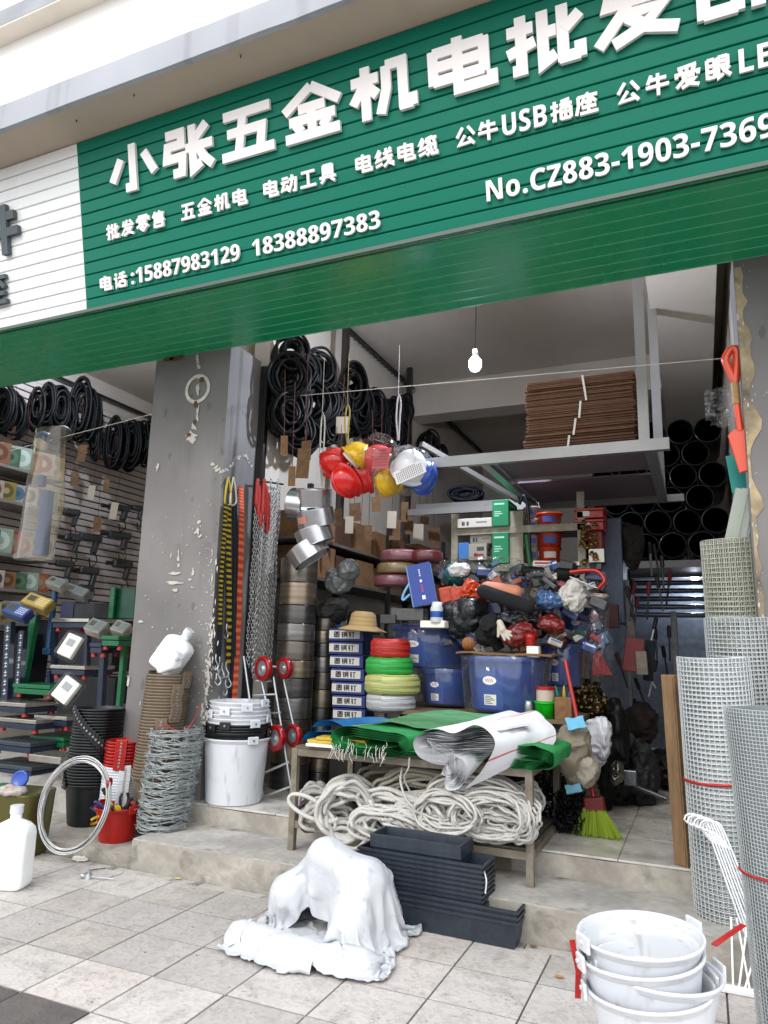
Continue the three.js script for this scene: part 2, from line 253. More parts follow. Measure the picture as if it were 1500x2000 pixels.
  P('back_wall', block(-3.32, 0.37, 0.2, CEIL + 0.1, -12, -11.7, 0.4), ww);
  P('ceiling', block(-8.2, 0.7, CEIL, CEIL + 0.15, -12.2, -4.08, 0.4), ww);
  P('ceiling_beam', block(-0.25, 0.25, 4.15, CEIL - 0.002, -11.69, -4.3, 0.4), ww);
  P('ceiling_beam', block(-3.31, -0.252, 4.25, CEIL - 0.002, -8.6, -8.25, 0.4), ww);
  P('left_bay_wall', block(-7.3, -7.09, 0.1, CEIL + 0.1, -12, -4.48, 0.4), ww);
  P('left_bay_back_wall', block(-7.1, -3.56, 0.1, CEIL + 0.1, -12.2, -11.9, 0.4), ww);
  // outside above the sign
  P('lintel', block(-9, 3, 3.47, 4.9, PIL_Z - 0.01, -3.5, 0.3), whiteWall);
  P('canopy_slab', roughBlock(-9, 3, 4.548, 4.7, PIL_Z, -2.76, 0.12, 0.003, 4, 0.3), std(0xd5cbc0, 0.92, { map: wallT }));
  const fasT = tex(512, (u, v) => { const a = fbm(u * 5, v * 5, 4, 4, 5), s = fbm(u * 30, v * 1, 9, 3, 30); return mixc([178, 181, 188], [150, 152, 158], cl01((a - 0.4) * 1.6) * 0.6 + cl01((s - 0.64) * 5) * 0.5); });
  P('fascia', roughBlock(-9, 3, 4.544, 4.725, -2.77, -2.735, 0.08, 0.004, 6, 0.4), std(0xffffff, 0.85, { map: fasT }));
  for (const [px, py] of [[150, 236], [262, 186], [470, 110]]) { const q = G(px, py, 4.545); P('anchor_stub', [bar(V(q.x, 4.549, q.z), V(q.x + 0.01, 4.525, q.z + 0.012), 0.004, 5)], M.darkSteel); }
  P('upper_wall', block(-12, 3, 4.7, 9, -4.4, PIL_Z, 0.3), std(0xf2f1ee, 0.9));
  P('window_ledge', block(-12, 3, 7.12, 7.3, PIL_Z - 0.1, -3.9, 0.3), std(0xb4b7bd, 0.85, { map: grainT }));
  P('window_ledge', block(-12, 3, 7.1, 7.118, PIL_Z - 0.1, -3.902, 0.3), whiteWall);
}
// ---------- sign ----------
const signR = tex(256, (u, v) => 255 * cl01(0.72 + 0.9 * (fbm(u * 3, v * 5, 21, 4, 3) - 0.5)), 1, false);
const signGreen = phy(0x08705a, 0.42, { roughnessMap: signR, specularIntensity: 0.32 });
const signWhite = phy(0xe9ebea, 0.4, { roughnessMap: smudgeR });
const soffitGreen = phy(0x169a66, 0.36, { roughnessMap: smudgeR, clearcoat: 0.3, clearcoatRoughness: 0.2 });
const letterFace = std(0xf1ece9, 0.5), letterGrey = std(0x4b5459, 0.6);
const sign = thing('shop_sign', 'green ribbed shop sign with white raised Chinese lettering above the open bays', 'sign', V(0, 3.447, -3.254));
sign.rotation.x = Math.atan2(0.234, 1.099);    // the board leans out over the pavement
{
  const L = 1.124, n = 14, hS = L / n, XS = -3.63;
  obj('backing', block(-9, 3, -0.01, L, -0.06, -0.03), std(0x0a3a2c, 0.6), sign);
  const strip = (x0, x1) => { const s = new THREE.Shape(); s.moveTo(0, 0); s.lineTo(0.002, 0.010); s.lineTo(0.006, 0.0125); s.lineTo(hS - 0.010, 0.0125); s.lineTo(hS - 0.0055, 0.010); s.lineTo(hS - 0.0042, -0.005); s.lineTo(0, -0.012); s.closePath(); return new THREE.ExtrudeGeometry(s, { depth: x1 - x0, bevelEnabled: false }).applyMatrix4(new THREE.Matrix4().makeBasis(V(0, 1, 0), V(0, 0, 1), V(1, 0, 0))).translate(x0, 0, -0.012); };
  const gG = boxUV(strip(XS + 0.001, 3), 0.7), gW = boxUV(strip(-9, XS), 0.7);
  for (let i = 0; i < n; i++) { const t = rr(-0.008, 0.008); for (const [g, m] of [[gG, signGreen], [gW, signWhite]]) { const o = obj('panel_strip', g, m, sign); o.position.y = i * hS; o.rotation.x = t; } }
  // Chinese glyphs as strokes on a 100 x 100 square, y down
  const HAND = '4,26 38,26|22,4 22,90 10,90|4,62 40,50', SILK = '26,4 9,32 30,32|33,16 9,60 40,53|4,88 40,77';
  const GL = {
    小: '50,2 50,90 34,90|26,28 6,72|74,26 95,72', 张: '8,12 38,12 38,35 11,35 8,60 40,60 37,91 20,91|88,8 64,34|46,48 98,48|60,4 60,92 76,82|72,52 80,72 97,92', 五: '8,12 92,12|44,12 33,88|14,47 77,47 72,88|3,90 97,90',
    金: '50,4 4,42|50,4 96,42|28,42 72,42|12,62 88,62|50,42 50,90|23,68 32,84|77,68 67,84|5,92 95,92', 机: '3,27 45,27|25,3 25,98|23,34 5,66|29,40 43,58|57,12 57,52 47,94|57,12 82,12 82,94|76,88 96,88|95,94 95,72', 电: '14,20 85,20|14,15 14,73|85,15 85,73|14,44 85,44|14,68 85,68|49,3 49,90 95,90 95,74',
    批: HAND + '|50,6 50,90 66,80|50,42 67,42|75,6 75,96|70,90 96,90|96,96 96,70|97,26 77,46', 发: '24,8 18,34 94,34|47,3 38,46 5,93|66,7 81,24|36,54 79,54 57,79 23,95|40,58 62,80 97,93', 部: '27,3 31,14|5,18 55,18|17,26 22,42|45,24 39,42|2,47 59,47|12,60 12,97|10,60 50,60|48,60 48,97|12,91 48,91|69,6 69,99|69,10 93,10 80,40 95,62 88,75 76,75',
    零: '16,6 84,6|7,20 7,38|7,20 93,20 93,38|50,6 50,46|20,31 39,31|61,31 80,31|20,43 39,43|61,43 80,43|50,47 6,73|50,47 94,73|42,62 58,66|26,77 75,77 54,98|38,84 56,98', 售: '28,3 7,36|22,22 22,60|22,18 88,18|22,32 84,32|22,45 84,45|22,58 92,58|54,18 54,58|54,3 60,16|22,68 22,99|20,69 82,69|80,68 80,99|22,94 80,94',
    动: '8,16 45,16|2,38 51,38|23,40 8,80 46,73|36,56 47,84|52,28 93,28 88,91 73,91|71,5 69,48 48,95', 工: '10,13 90,13|50,13 50,87|3,89 97,89', 具: '24,4 24,68|76,4 76,68|24,6 76,6|24,22 76,22|24,37 76,37|24,51 76,51|3,69 97,69|33,76 11,97|67,76 91,97',
    线: SILK + '|46,28 93,20|44,53 97,44|61,3 67,50 81,80 97,90 97,74|92,58 48,95|79,4 90,14', 缆: SILK + '|47,7 47,36|60,3 60,39|75,3 67,20|71,14 97,14|80,22 89,35|49,45 49,76|49,45 89,45 89,76|69,52 66,75 45,97|73,72 73,93 97,93 97,80', 公: '37,5 7,50|63,5 93,50|47,45 16,88 80,82|64,60 91,95', 牛: '27,5 11,42|20,26 87,26|3,57 97,57|53,3 53,99',
    插: HAND + '|89,6 50,12|44,26 99,26|70,10 70,94|50,42 50,94|62,40 47,46|50,63 62,63|50,92 94,92|78,44 94,44|94,42 94,94|79,64 94,64', 座: '52,1 56,12|12,16 97,16|14,14 14,56 4,95|40,26 26,54|42,36 51,50|76,26 64,54|78,36 91,50|58,22 58,92|28,67 91,67|20,93 99,93', 爱: '87,4 14,11|22,17 30,29|46,15 52,27|81,13 69,29|8,53 8,36 94,36 92,51|28,50 79,50|45,42 34,67 7,93|34,67 79,67 56,85 27,97|44,73 64,87 95,97',
    眼: '9,8 9,90|37,8 37,90|9,10 37,10|9,36 37,36|9,61 37,61|9,86 37,86|51,6 51,93 69,82|51,8 87,8|87,6 87,48|51,27 87,27|51,46 87,46|64,50 76,74 97,93|93,54 77,69', 话: '12,5 23,18|3,36 20,36 20,89 37,76|85,6 44,14|38,34 99,34|68,12 68,60|46,60 46,98|45,61 91,61|90,60 90,98|46,92 90,92',
  };
  function glyph(ch, w, h, wt, depth) {
    const gs = []; GL[ch].split('|').forEach((str, si) => {
      const p = str.split(' ').map((q) => q.split(',').map(Number)).map(([x, y]) => [x / 100 * w, (1 - y / 100) * h]); const hw = wt / 2, Lf = [], Rt = [];
      p.forEach((c, i) => {
        const a = p[i - 1], b = p[i + 1]; const dir = (u, v) => { const l = Math.hypot(v[0] - u[0], v[1] - u[1]); return [(v[0] - u[0]) / l, (v[1] - u[1]) / l]; };
        const d1 = a ? dir(a, c) : dir(c, b), d2 = b ? dir(c, b) : d1; let nx = -(d1[1] + d2[1]), ny = d1[0] + d2[0]; const l = Math.hypot(nx, ny); nx /= l; ny /= l; const k = Math.min(1.9, 1 / Math.max(0.4, nx * -d1[1] + ny * d1[0]));
        Lf.push([c[0] + nx * hw * k, c[1] + ny * hw * k]); Rt.push([c[0] - nx * hw * k, c[1] - ny * hw * k]);
      });
      const s = new THREE.Shape(); [...Lf, ...Rt.reverse()].forEach(([x, y], i) => s[i ? 'lineTo' : 'moveTo'](x, y)); gs.push(new THREE.ExtrudeGeometry(s, { depth: depth + si * 0.0005, bevelEnabled: false }));
    }); return mg(gs);
  }
  const put = (ch, u, v, w, h, wt, dep, m = letterFace) => { const o = obj('sign_character', glyph(ch, w, h, wt, dep), m, sign); o.position.set(u, v, 0.006); o.userData.label = 'raised ' + (m === letterGrey ? 'dark grey' : 'white') + ' character ' + ch; };
  [...'小张五金机电批发部'].forEach((c, i) => put(c, -3.345 + i * 0.432, 0.685, 0.385, 0.305, 0.056, 0.02));
  const line = (s, u, p = 0.1255) => [...s].forEach((c, i) => put(c, u + i * p, 0.418, 0.108, 0.105, 0.0155, 0.012));
  line('批发零售', -3.408); line('五金机电', -2.805); line('电动工具', -2.213); line('电线电缆', -1.617); line('公牛', -1.033, 0.118); line('插座', -0.548, 0.122); line('公牛爱眼', -0.235, 0.128);
  line('电话', 9); sign.children.splice(-2).forEach((o) => o.removeFromParent());
  [...'电话'].forEach((c, i) => put(c, -3.494 + i * 0.125, 0.1, 0.108, 0.1, 0.0155, 0.012));
  put('牛', -4.47, 0.5, 0.3, 0.36, 0.058, 0.03, letterGrey); put('座', -4.55, 0.17, 0.225, 0.225, 0.03, 0.026, letterGrey); put('公', -4.86, 0.5, 0.3, 0.36, 0.058, 0.03, letterGrey); put('插', -4.84, 0.17, 0.225, 0.225, 0.03, 0.026, letterGrey);
  const bold = await new FontLoader().loadAsync('fonts/droid/droid_sans_bold.typeface.json'), reg = await new FontLoader().loadAsync('fonts/droid/droid_sans_regular.typeface.json');
  const text = (s, u, v, h, width, font = bold, wide = 1) => {   // each sign of the line its own raised piece
    const adv = [...s].map((c) => (font.data.glyphs[c] || font.data.glyphs['0']).ha), tot = adv.reduce((a, b) => a + b, 0); let x = u;
    [...s].forEach((c, i) => { const wd = width * adv[i] / tot; if (c !== ' ') { const g = new TextGeometry(c, { font, size: 1, depth: 0.013, curveSegments: 5, bevelEnabled: false }); g.scale(width / tot * font.data.resolution, h, 1); const o = obj('sign_character', g, letterFace, sign); o.position.set(x, v, 0.006); } x += wd; });
  };
  text(':', -3.232, 0.105, 0.095, 0.04); text('15887983129', -3.19, 0.105, 0.097, 0.80); text('18388897383', -2.312, 0.105, 0.097, 0.835);
  text('USB', -0.797, 0.42, 0.105, 0.24, bold); text('LED', 0.275, 0.42, 0.105, 0.25, bold); text('No.CZ883-1903-7369', -0.9, 0.112, 0.105, 1.32, bold);
}
{ // green soffit under the sign
  const so = thing('sign_soffit', 'green ribbed panels under the sign board, running back to the pillars', 'soffit', V(0, 3.447, -3.254));
  const n = 8, w = 0.825 / n; obj('soffit_backing', block(-9, 3, 0.012, 0.03, -0.82, 0), std(0x0a3a2c, 0.6), so);
  const s = new THREE.Shape(); s.moveTo(0, 0.01); s.lineTo(0, 0.004); s.lineTo(0.006, 0); s.lineTo(w - 0.012, 0); s.lineTo(w - 0.008, -0.004); s.lineTo(w - 0.003, -0.004); s.lineTo(w - 0.002, 0.01); s.closePath();
  const g = boxUV(new THREE.ExtrudeGeometry(s, { depth: 12, bevelEnabled: false }).applyMatrix4(new THREE.Matrix4().makeBasis(V(0, 0, -1), V(0, 1, 0), V(1, 0, 0))).translate(-9, 0, 0), 0.7);
  for (let i = 0; i < n; i++) { const o = obj('soffit_strip', g, soffitGreen, so); o.position.z = -i * w; o.rotation.x = rr(-0.01, 0.01); }
  obj('edge_trim', [block(-9, 3, -0.012, 0.01, 0.002, 0.016)], std(0x4a5a50, 0.5), so);
}
// ================= goods in front of the bays =================
// a point behind the front contact pixel by r, on a level y
function stand(px, py, y, r = 0) { const p = G(px, py, y), d = V(p.x, 0, p.z).normalize(); return p.addScaledVector(d, r); }
const topY = (p, px, py) => Z(px, py, p.z).y;
function noiseCloth(g, amp, freq, sd = 0) { return roughen(g, amp, freq, sd); }
// ---- buckets ----
function bucketParts(t, rt, rbm, h, mat, ears = true, boltM = M.steel) {
  const w = 0.004; obj('body', lathe([[0.001, 0.003], [rbm * 0.97, 0.003], [rbm, 0.008], [rt - 0.006, h - 0.028], [rt - 0.002, h - 0.026], [rt + 0.004, h - 0.012], [rt + 0.008, h - 0.009], [rt + 0.008, h - 0.001], [rt + 0.004, h], [rt - w, h - 0.003], [rt - w - 0.006, h - 0.03], [rbm - w, 0.012], [0.001, 0.009]], 40), mat, t);
  if (ears) for (const s of [-1, 1]) { const e = obj('ear', [rb(0.012, 0.05, 0.075, 0.005, s * (rt + 0.013), h - 0.006, 0)], mat, t); obj('bolt', cy(0.007, 0.007, 0.006, s * (rt + 0.021), h - 0.004, 0, 8, false, 0, 0, Math.PI / 2), boltM, e); }
}
function bucketStack(name, label, group, mat, base, n, pitch, rt, rbm, h, lean = V(0, 0, 0), turn = () => 0) {
  let first; for (let i = 0; i < n; i++) {
    const p = base.clone().add(V(lean.x * i + rr(-0.002, 0.002), pitch * i, lean.z * i)), a = turn(i);
    if (!first) { first = thing(name, label, 'bucket', p, a, group); bucketParts(first, rt, rbm, h, mat); } else copy(first, p, a);
  } return first;
}
{ // big white pail with black and white buckets nested above it
  const p = stand(455, 1576, FLOOR, 0.17), k = mpp(p), big = thing('bucket', 'large white plastic pail beside the pillar, lowest of its stack', 'bucket', p, -0.5);
  bucketParts(big, 64 * k, 54 * k, 0.41, M.white);
  bucketStack('bucket', 'black plastic bucket nested in the large white pail', 'black buckets in the white pail', M.black, p.clone().add(V(0, 0.075, 0)), 4, 0.017, 61 * k, 50 * k, 0.375, V(0, 0, 0), (i) => 0.3 + i * 0.5);
  bucketStack('bucket', 'white plastic bucket nested on top of black buckets', 'white buckets on the black ones', M.white, p.clone().add(V(0.002, 0.18, 0)), 6, 0.026, 57 * k, 46 * k, 0.33, V(0.001, 0, 0), (i) => -0.4 + i * 0.7);
}
{ // tall leaning stack of tan buckets
  const p = stand(296, 1600, 0.2, 0.11), k = mpp(p), top = topY(p, 331, 1316), n = 34, h = 0.25, pitch = (top - p.y - h) / (n - 1);
  const dx = (Z(331, 1316, p.z).x - p.x) / n; bucketStack('bucket', 'tan plastic bucket in the tall leaning stack against the pillar', 'tan buckets in the tall stack', M.tan, p, n, pitch, 42 * k, 32 * k, h, V(dx, 0, 0), (i) => -0.9 + (i > 18 ? 0.5 : 0) + (i > 29 ? 0.4 : 0) + rr(-0.06, 0.06));
  const topP = V(p.x + dx * n, p.y + pitch * (n - 1) + h, p.z);
  // two white jugs on top
  const jug = (label, w, hh, d, pos, rx, ry, rz) => {
    const t = thing('jerry_can', label, 'jug', pos); t.rotation.set(rx, ry, rz);
    const jm = phy(0xf2f4f5, 0.42, { roughnessMap: smudgeR, sheen: 0.2 });
    const x = w / 2, z = d / 2; obj('body', loft([sqRing(x * 0.05, z * 0.05, 0.004), sqRing(x * 0.8, z * 0.8, 0.002), sqRing(x * 0.95, z * 0.95, 0.01), sqRing(x, z, 0.03), sqRing(x, z, hh * 0.3), sqRing(x * 0.985, z * 0.985, hh * 0.32), sqRing(x * 0.985, z * 0.985, hh * 0.36), sqRing(x, z, hh * 0.38), sqRing(x, z, hh * 0.82, 0.4), sqRing(x * 0.95, z * 0.95, hh * 0.9, 0.5), sqRing(x * 0.75, z * 0.8, hh * 0.97, 0.7), sqRing(x * 0.42, z * 0.5, hh * 1.02, 1), sqRing(w * 0.145, w * 0.145, hh * 1.04, 1), sqRing(w * 0.14, w * 0.14, hh + w * 0.24, 1)]), jm, t);
    obj('cap', [cy(w * 0.17, w * 0.17, w * 0.2, 0, hh + w * 0.3, 0, 18)], M.white, t); return t;
  };
  jug('white plastic jug lying tilted on top of the tan buckets', 0.2, 0.25, 0.15, topP.clone().add(V(-0.075, 0.02, -0.01)), 0, 0.2, -0.6);
  jug('smaller white plastic jug lying beside the tilted jug on the tan buckets', 0.13, 0.16, 0.11, topP.clone().add(V(0.0, 0.065, 0.09)), 0.2, -0.2, -1.25);
  const fj = stand(15, 1742, 0, 0.07), kf = mpp(fj); const t = jug('white plastic jug with a capped neck standing on the pavement before the khaki tin', 0.2, 0.335, 0.15, fj, 0, 0.35, 0);
}
{ // black stack
  const p = stand(168, 1616, 0.07, 0.12), k = mpp(p), top = topY(p, 172, 1380), n = 27, h = 0.27, pitch = (top - p.y - h) / (n - 1);
  bucketStack('bucket', 'black plastic bucket in the tall stack before the platform scales', 'black buckets in the tall stack', M.black, p, n, pitch, 46 * k, 36 * k, h, V(0.0012, 0, 0), (i) => 1.1 - i * 0.12);
  const q = stand(230, 1628, 0.07, 0.11), kq = mpp(q), h2 = 0.2, whiteTop = topY(q, 225, 1492), n1 = 13, pitch1 = (whiteTop - q.y - h2) / (n1 - 1);
  bucketStack('bucket', 'small white plastic bucket nested below the red buckets', 'small white buckets in the red and white stack', M.white, q, n1, pitch1, 38 * kq, 29 * kq, h2, V(0.001, 0, 0), () => -0.8);
  const q2 = q.clone().add(V(0.013, pitch1 * n1, 0)); bucketStack('bucket', 'red plastic bucket nested on top of the small white buckets', 'red buckets in the red and white stack', M.red, q2, 8, 0.021, 39 * kq, 30 * kq, h2, V(0.001, 0, 0), () => -1.1);
}
{ // red bucket of tools
  const p = stand(226, 1648, 0.07, 0.09), k = mpp(p), t = thing('bucket', 'red plastic bucket filled with yellow and black hand tools', 'bucket', p, -0.2), h = topY(p, 228, 1572) - p.y;
  bucketParts(t, 44 * k, 33 * k, h, M.red);
  const tool = (label, m, x, z, rx, rz, kind, len) => {
    const o = thing(kind, label, kind.replace('_', ' '), p.clone().add(V(x, h - 0.05, z)), rr(0, 6)); o.rotation.set(rx, rr(-1, 1), rz);
    if (kind === 'putty_knife') { obj('handle', rb(0.03, len, 0.018, 0.008, 0, len / 2, 0), m, o); obj('grip', rb(0.026, 0.05, 0.02, 0.008, 0, len + 0.02, 0), M.black, o); }
    else if (kind === 'pliers') { for (const s of [-1, 1]) obj('handle', tube([[0, 0, 0], [s * 0.02, 0.04, 0], [s * 0.026, 0.09, 0], [s * 0.016, len, 0]], 0.009, 12, 6), m, o); obj('jaw', rb(0.02, 0.06, 0.012, 0.005, 0, -0.03, 0), M.steel, o); }
    else { obj('case', cy(0.034, 0.034, 0.028, 0, 0.03, 0, 18, false, Math.PI / 2), m, o); obj('button', cy(0.014, 0.014, 0.034, 0, 0.03, 0, 10, false, Math.PI / 2), M.black, o); }
  };
  tool('yellow handled putty knife standing in the red tool bucket', M.yellow, -0.03, 0, 0.1, 0.5, 'putty_knife', 0.13); tool('second yellow putty knife with black grip lying in the red tool bucket', M.yellow, 0.01, 0.04, 0.2, -0.9, 'putty_knife', 0.11);
  tool('black handled pliers standing in the red tool bucket', M.black, 0.02, -0.02, -0.2, 0.15, 'pliers', 0.12); tool('black and yellow pliers at the rim of the red tool bucket', M.dark, 0.06, 0, 0.1, -0.6, 'pliers', 0.1); tool('blue handled pliers poking over the red bucket rim', M.blue, -0.08, 0.02, 0.3, 0.9, 'pliers', 0.1);
  tool('yellow tape measure lying in the red tool bucket', M.yellow, 0.045, 0.05, 0.2, 0.3, 'tape_measure', 0); tool('black tape measure lying in the red tool bucket', M.black, 0.075, -0.02, 0.2, 0.3, 'tape_measure', 0); tool('yellow and black handled pliers lying flat in the red tool bucket', M.yellow, -0.02, 0.06, 1.2, 0.8, 'pliers', 0.11);
}
{ // barbed wire rolls
  const p = stand(322, 1630, STEP1, 0.16), k = mpp(p), top = topY(p, 322, 1420), n = 5, hh = (top - p.y) / n, wire = metal(0xb4bbbb, 0.5, { metalness: 0.5 }), R = 50 * k;
  for (let i = 0; i < n; i++) {
    const t = thing('barbed_wire_roll', i === n - 1 ? 'rusty grey barbed wire roll, topmost of its stack' : i === 0 ? 'grey barbed wire roll standing on the step, lowest of its stack' : 'grey barbed wire roll in the middle of its stack', 'barbed wire', p.clone().add(V([-0.012, -0.006, 0.01, 0.022, 0.034][i], hh * i, 0)), rr(0, 6), i && i < n - 1 ? 'barbed wire rolls in the middle' : undefined);
    if (i === n - 1) t.userData.label = 'grey barbed wire roll with red string, topmost of its stack';
    const ws = [], bs = [];
    for (let q = 0; q < 7; q++) {
      const pts = [], turns = 3, m = 26 * turns; for (let j = 0; j <= m; j++) { const a = j / 26 * 6.283, r = R * (0.86 + 0.16 * vn(j * 0.35, q * 9.1, i) + (q % 3) * 0.03), y = hh * cl01((q + 0.5) / 7 + (vn(j * 0.28, q * 5.3, i + 9) - 0.5) * 0.5); pts.push(V(Math.cos(a) * r, y, Math.sin(a) * r)); }
      ws.push(tube(pts, 0.0022, m * 2, 3)); ws.push(tube(pts.map((v, j) => v.clone().add(V(0.003 * Math.sin(j * 2), 0.004 * Math.cos(j * 2), 0.003))), 0.002, m * 2, 3));
      for (let j = 3; j < m; j += 4) { const c = pts[j]; for (let b = 0; b < 3; b++) { const d = V(rr(-1, 1), rr(-0.8, 0.8), rr(-1, 1)).add(V(c.x, 0, c.z).normalize().multiplyScalar(0.5)).normalize().multiplyScalar(0.02); bs.push(bar(c.clone().addScaledVector(d, -0.5), c.clone().add(d), 0.0016, 3)); } }
    }
    obj('wire', ws, wire, t); obj('barbs', bs, wire, t).userData.kind = 'stuff';
  }
  const s = [V(-0.06, 0, 0.13), V(0, 0.03, 0.1), V(0.06, 0.015, 0.13), V(0.13, 0.0, 0.08), V(0.17, 0.08, 0.04), V(0.19, 0.16, 0.02)].map((v) => v.add(V(p.x + 0.03, top, p.z)));
  one('string', 'red plastic string tied over the barbed wire and up to the white buckets', 'string', tube(s, 0.0035, 30, 5), M.red);
}
{ // khaki tin with gloves, wire coil
  const p = stand(30, 1684, 0, 0.17), k = mpp(p), h = topY(p, 40, 1542) - p.y, kh = std(0x6d6a35, 0.4, { map: scuffT, metalness: 0.3, roughnessMap: smudgeR });
  const t = thing('square_tin', 'khaki square tin with rounded corners on the pavement', 'tin', p, 0.2), w = 0.3;
  const ring = (s, y) => sqRing(s, s, y);
  obj('body', loft([ring(0.01, 0.004), ring(w * 0.44, 0.004), ring(w * 0.45, 0.012), ring(w * 0.5, h - 0.02), ring(w * 0.51, h - 0.01), ring(w * 0.5, h), ring(w * 0.01, h - 0.004)]), kh, t);
  const tp = p.clone().add(V(0, h, 0));
  const gl = new THREE.SphereGeometry(0.1, 40, 24); at(gl, 0, 0, 0, 0, 0, 0, V(1.1, 0.28, 0.6)); roughen(gl, 0.03, 22);
  one('work_gloves', 'crumpled white cotton work gloves lying on the khaki tin', 'gloves', gl, std(0xc9bdb4, 0.95, { map: scuffT }), tp.clone().add(V(0.03, 0.014, 0.1)));
  const lid = thing('lid', 'round blue plastic lid leaning on the gloves', 'lid', tp.clone().add(V(0.01, 0.07, 0.04))); lid.rotation.set(1.25, 0, -0.3); obj('disc', lathe([[0.001, 0.012], [0.035, 0.012], [0.038, 0.018], [0.05, 0.018], [0.054, 0.01], [0.054, 0], [0.05, 0]], 32), plastic(0x1d55c4, 0.35), lid);
  one('tin_cover', 'round green plastic lid on the khaki tin', 'lid', cy(0.1, 0.1, 0.02, 0, 0, 0, 28), plastic(0x0c8a55, 0.4), tp.clone().add(V(-0.13, 0.011, 0.05)));
  const c = stand(120, 1672, 0.05, 0.02), kc = mpp(c), ct = thing('wire_coil', 'big coil of bright steel wire leaning against the khaki tin', 'wire coil', c), loops = [];
  const A = 72 * kc, B = 92 * kc; for (let q = 0; q < 26; q++) { const pts = [], oa = rr(-0.022, 0.022), ob = rr(-0.02, 0.02), s = rr(0.87, 1.0); for (let i = 0; i < 28; i++) { const t2 = i / 28 * 6.283; pts.push(V(Math.cos(t2) * (A * s) + oa * 0.3, B + Math.sin(t2) * (B * s) + ob * 0.2, oa + 0.006 * Math.sin(t2 * 3 + q))); } loops.push(tube(pts, 0.0032, 56, 4, true)); }
  obj('wire', loops, metal(0xc6c7c6, 0.35), ct); ct.rotation.set(-0.22, 0.35, 0);
  const band = []; for (const a of [0.55, 0.6]) band.push(tor(0.028, 0.006, Math.cos(a) * A * 0.98, B + Math.sin(a) * B * 0.98, 0, Math.PI / 2, 0, a + 1.57 - 1.57, 5, 14)); obj('band', [tor(0.027, 0.008, Math.cos(0.55) * A * 0.98, B + Math.sin(0.55) * B * 0.98, 0, 0, Math.PI / 2, 0.55, 5, 14)], M.red, ct);
}
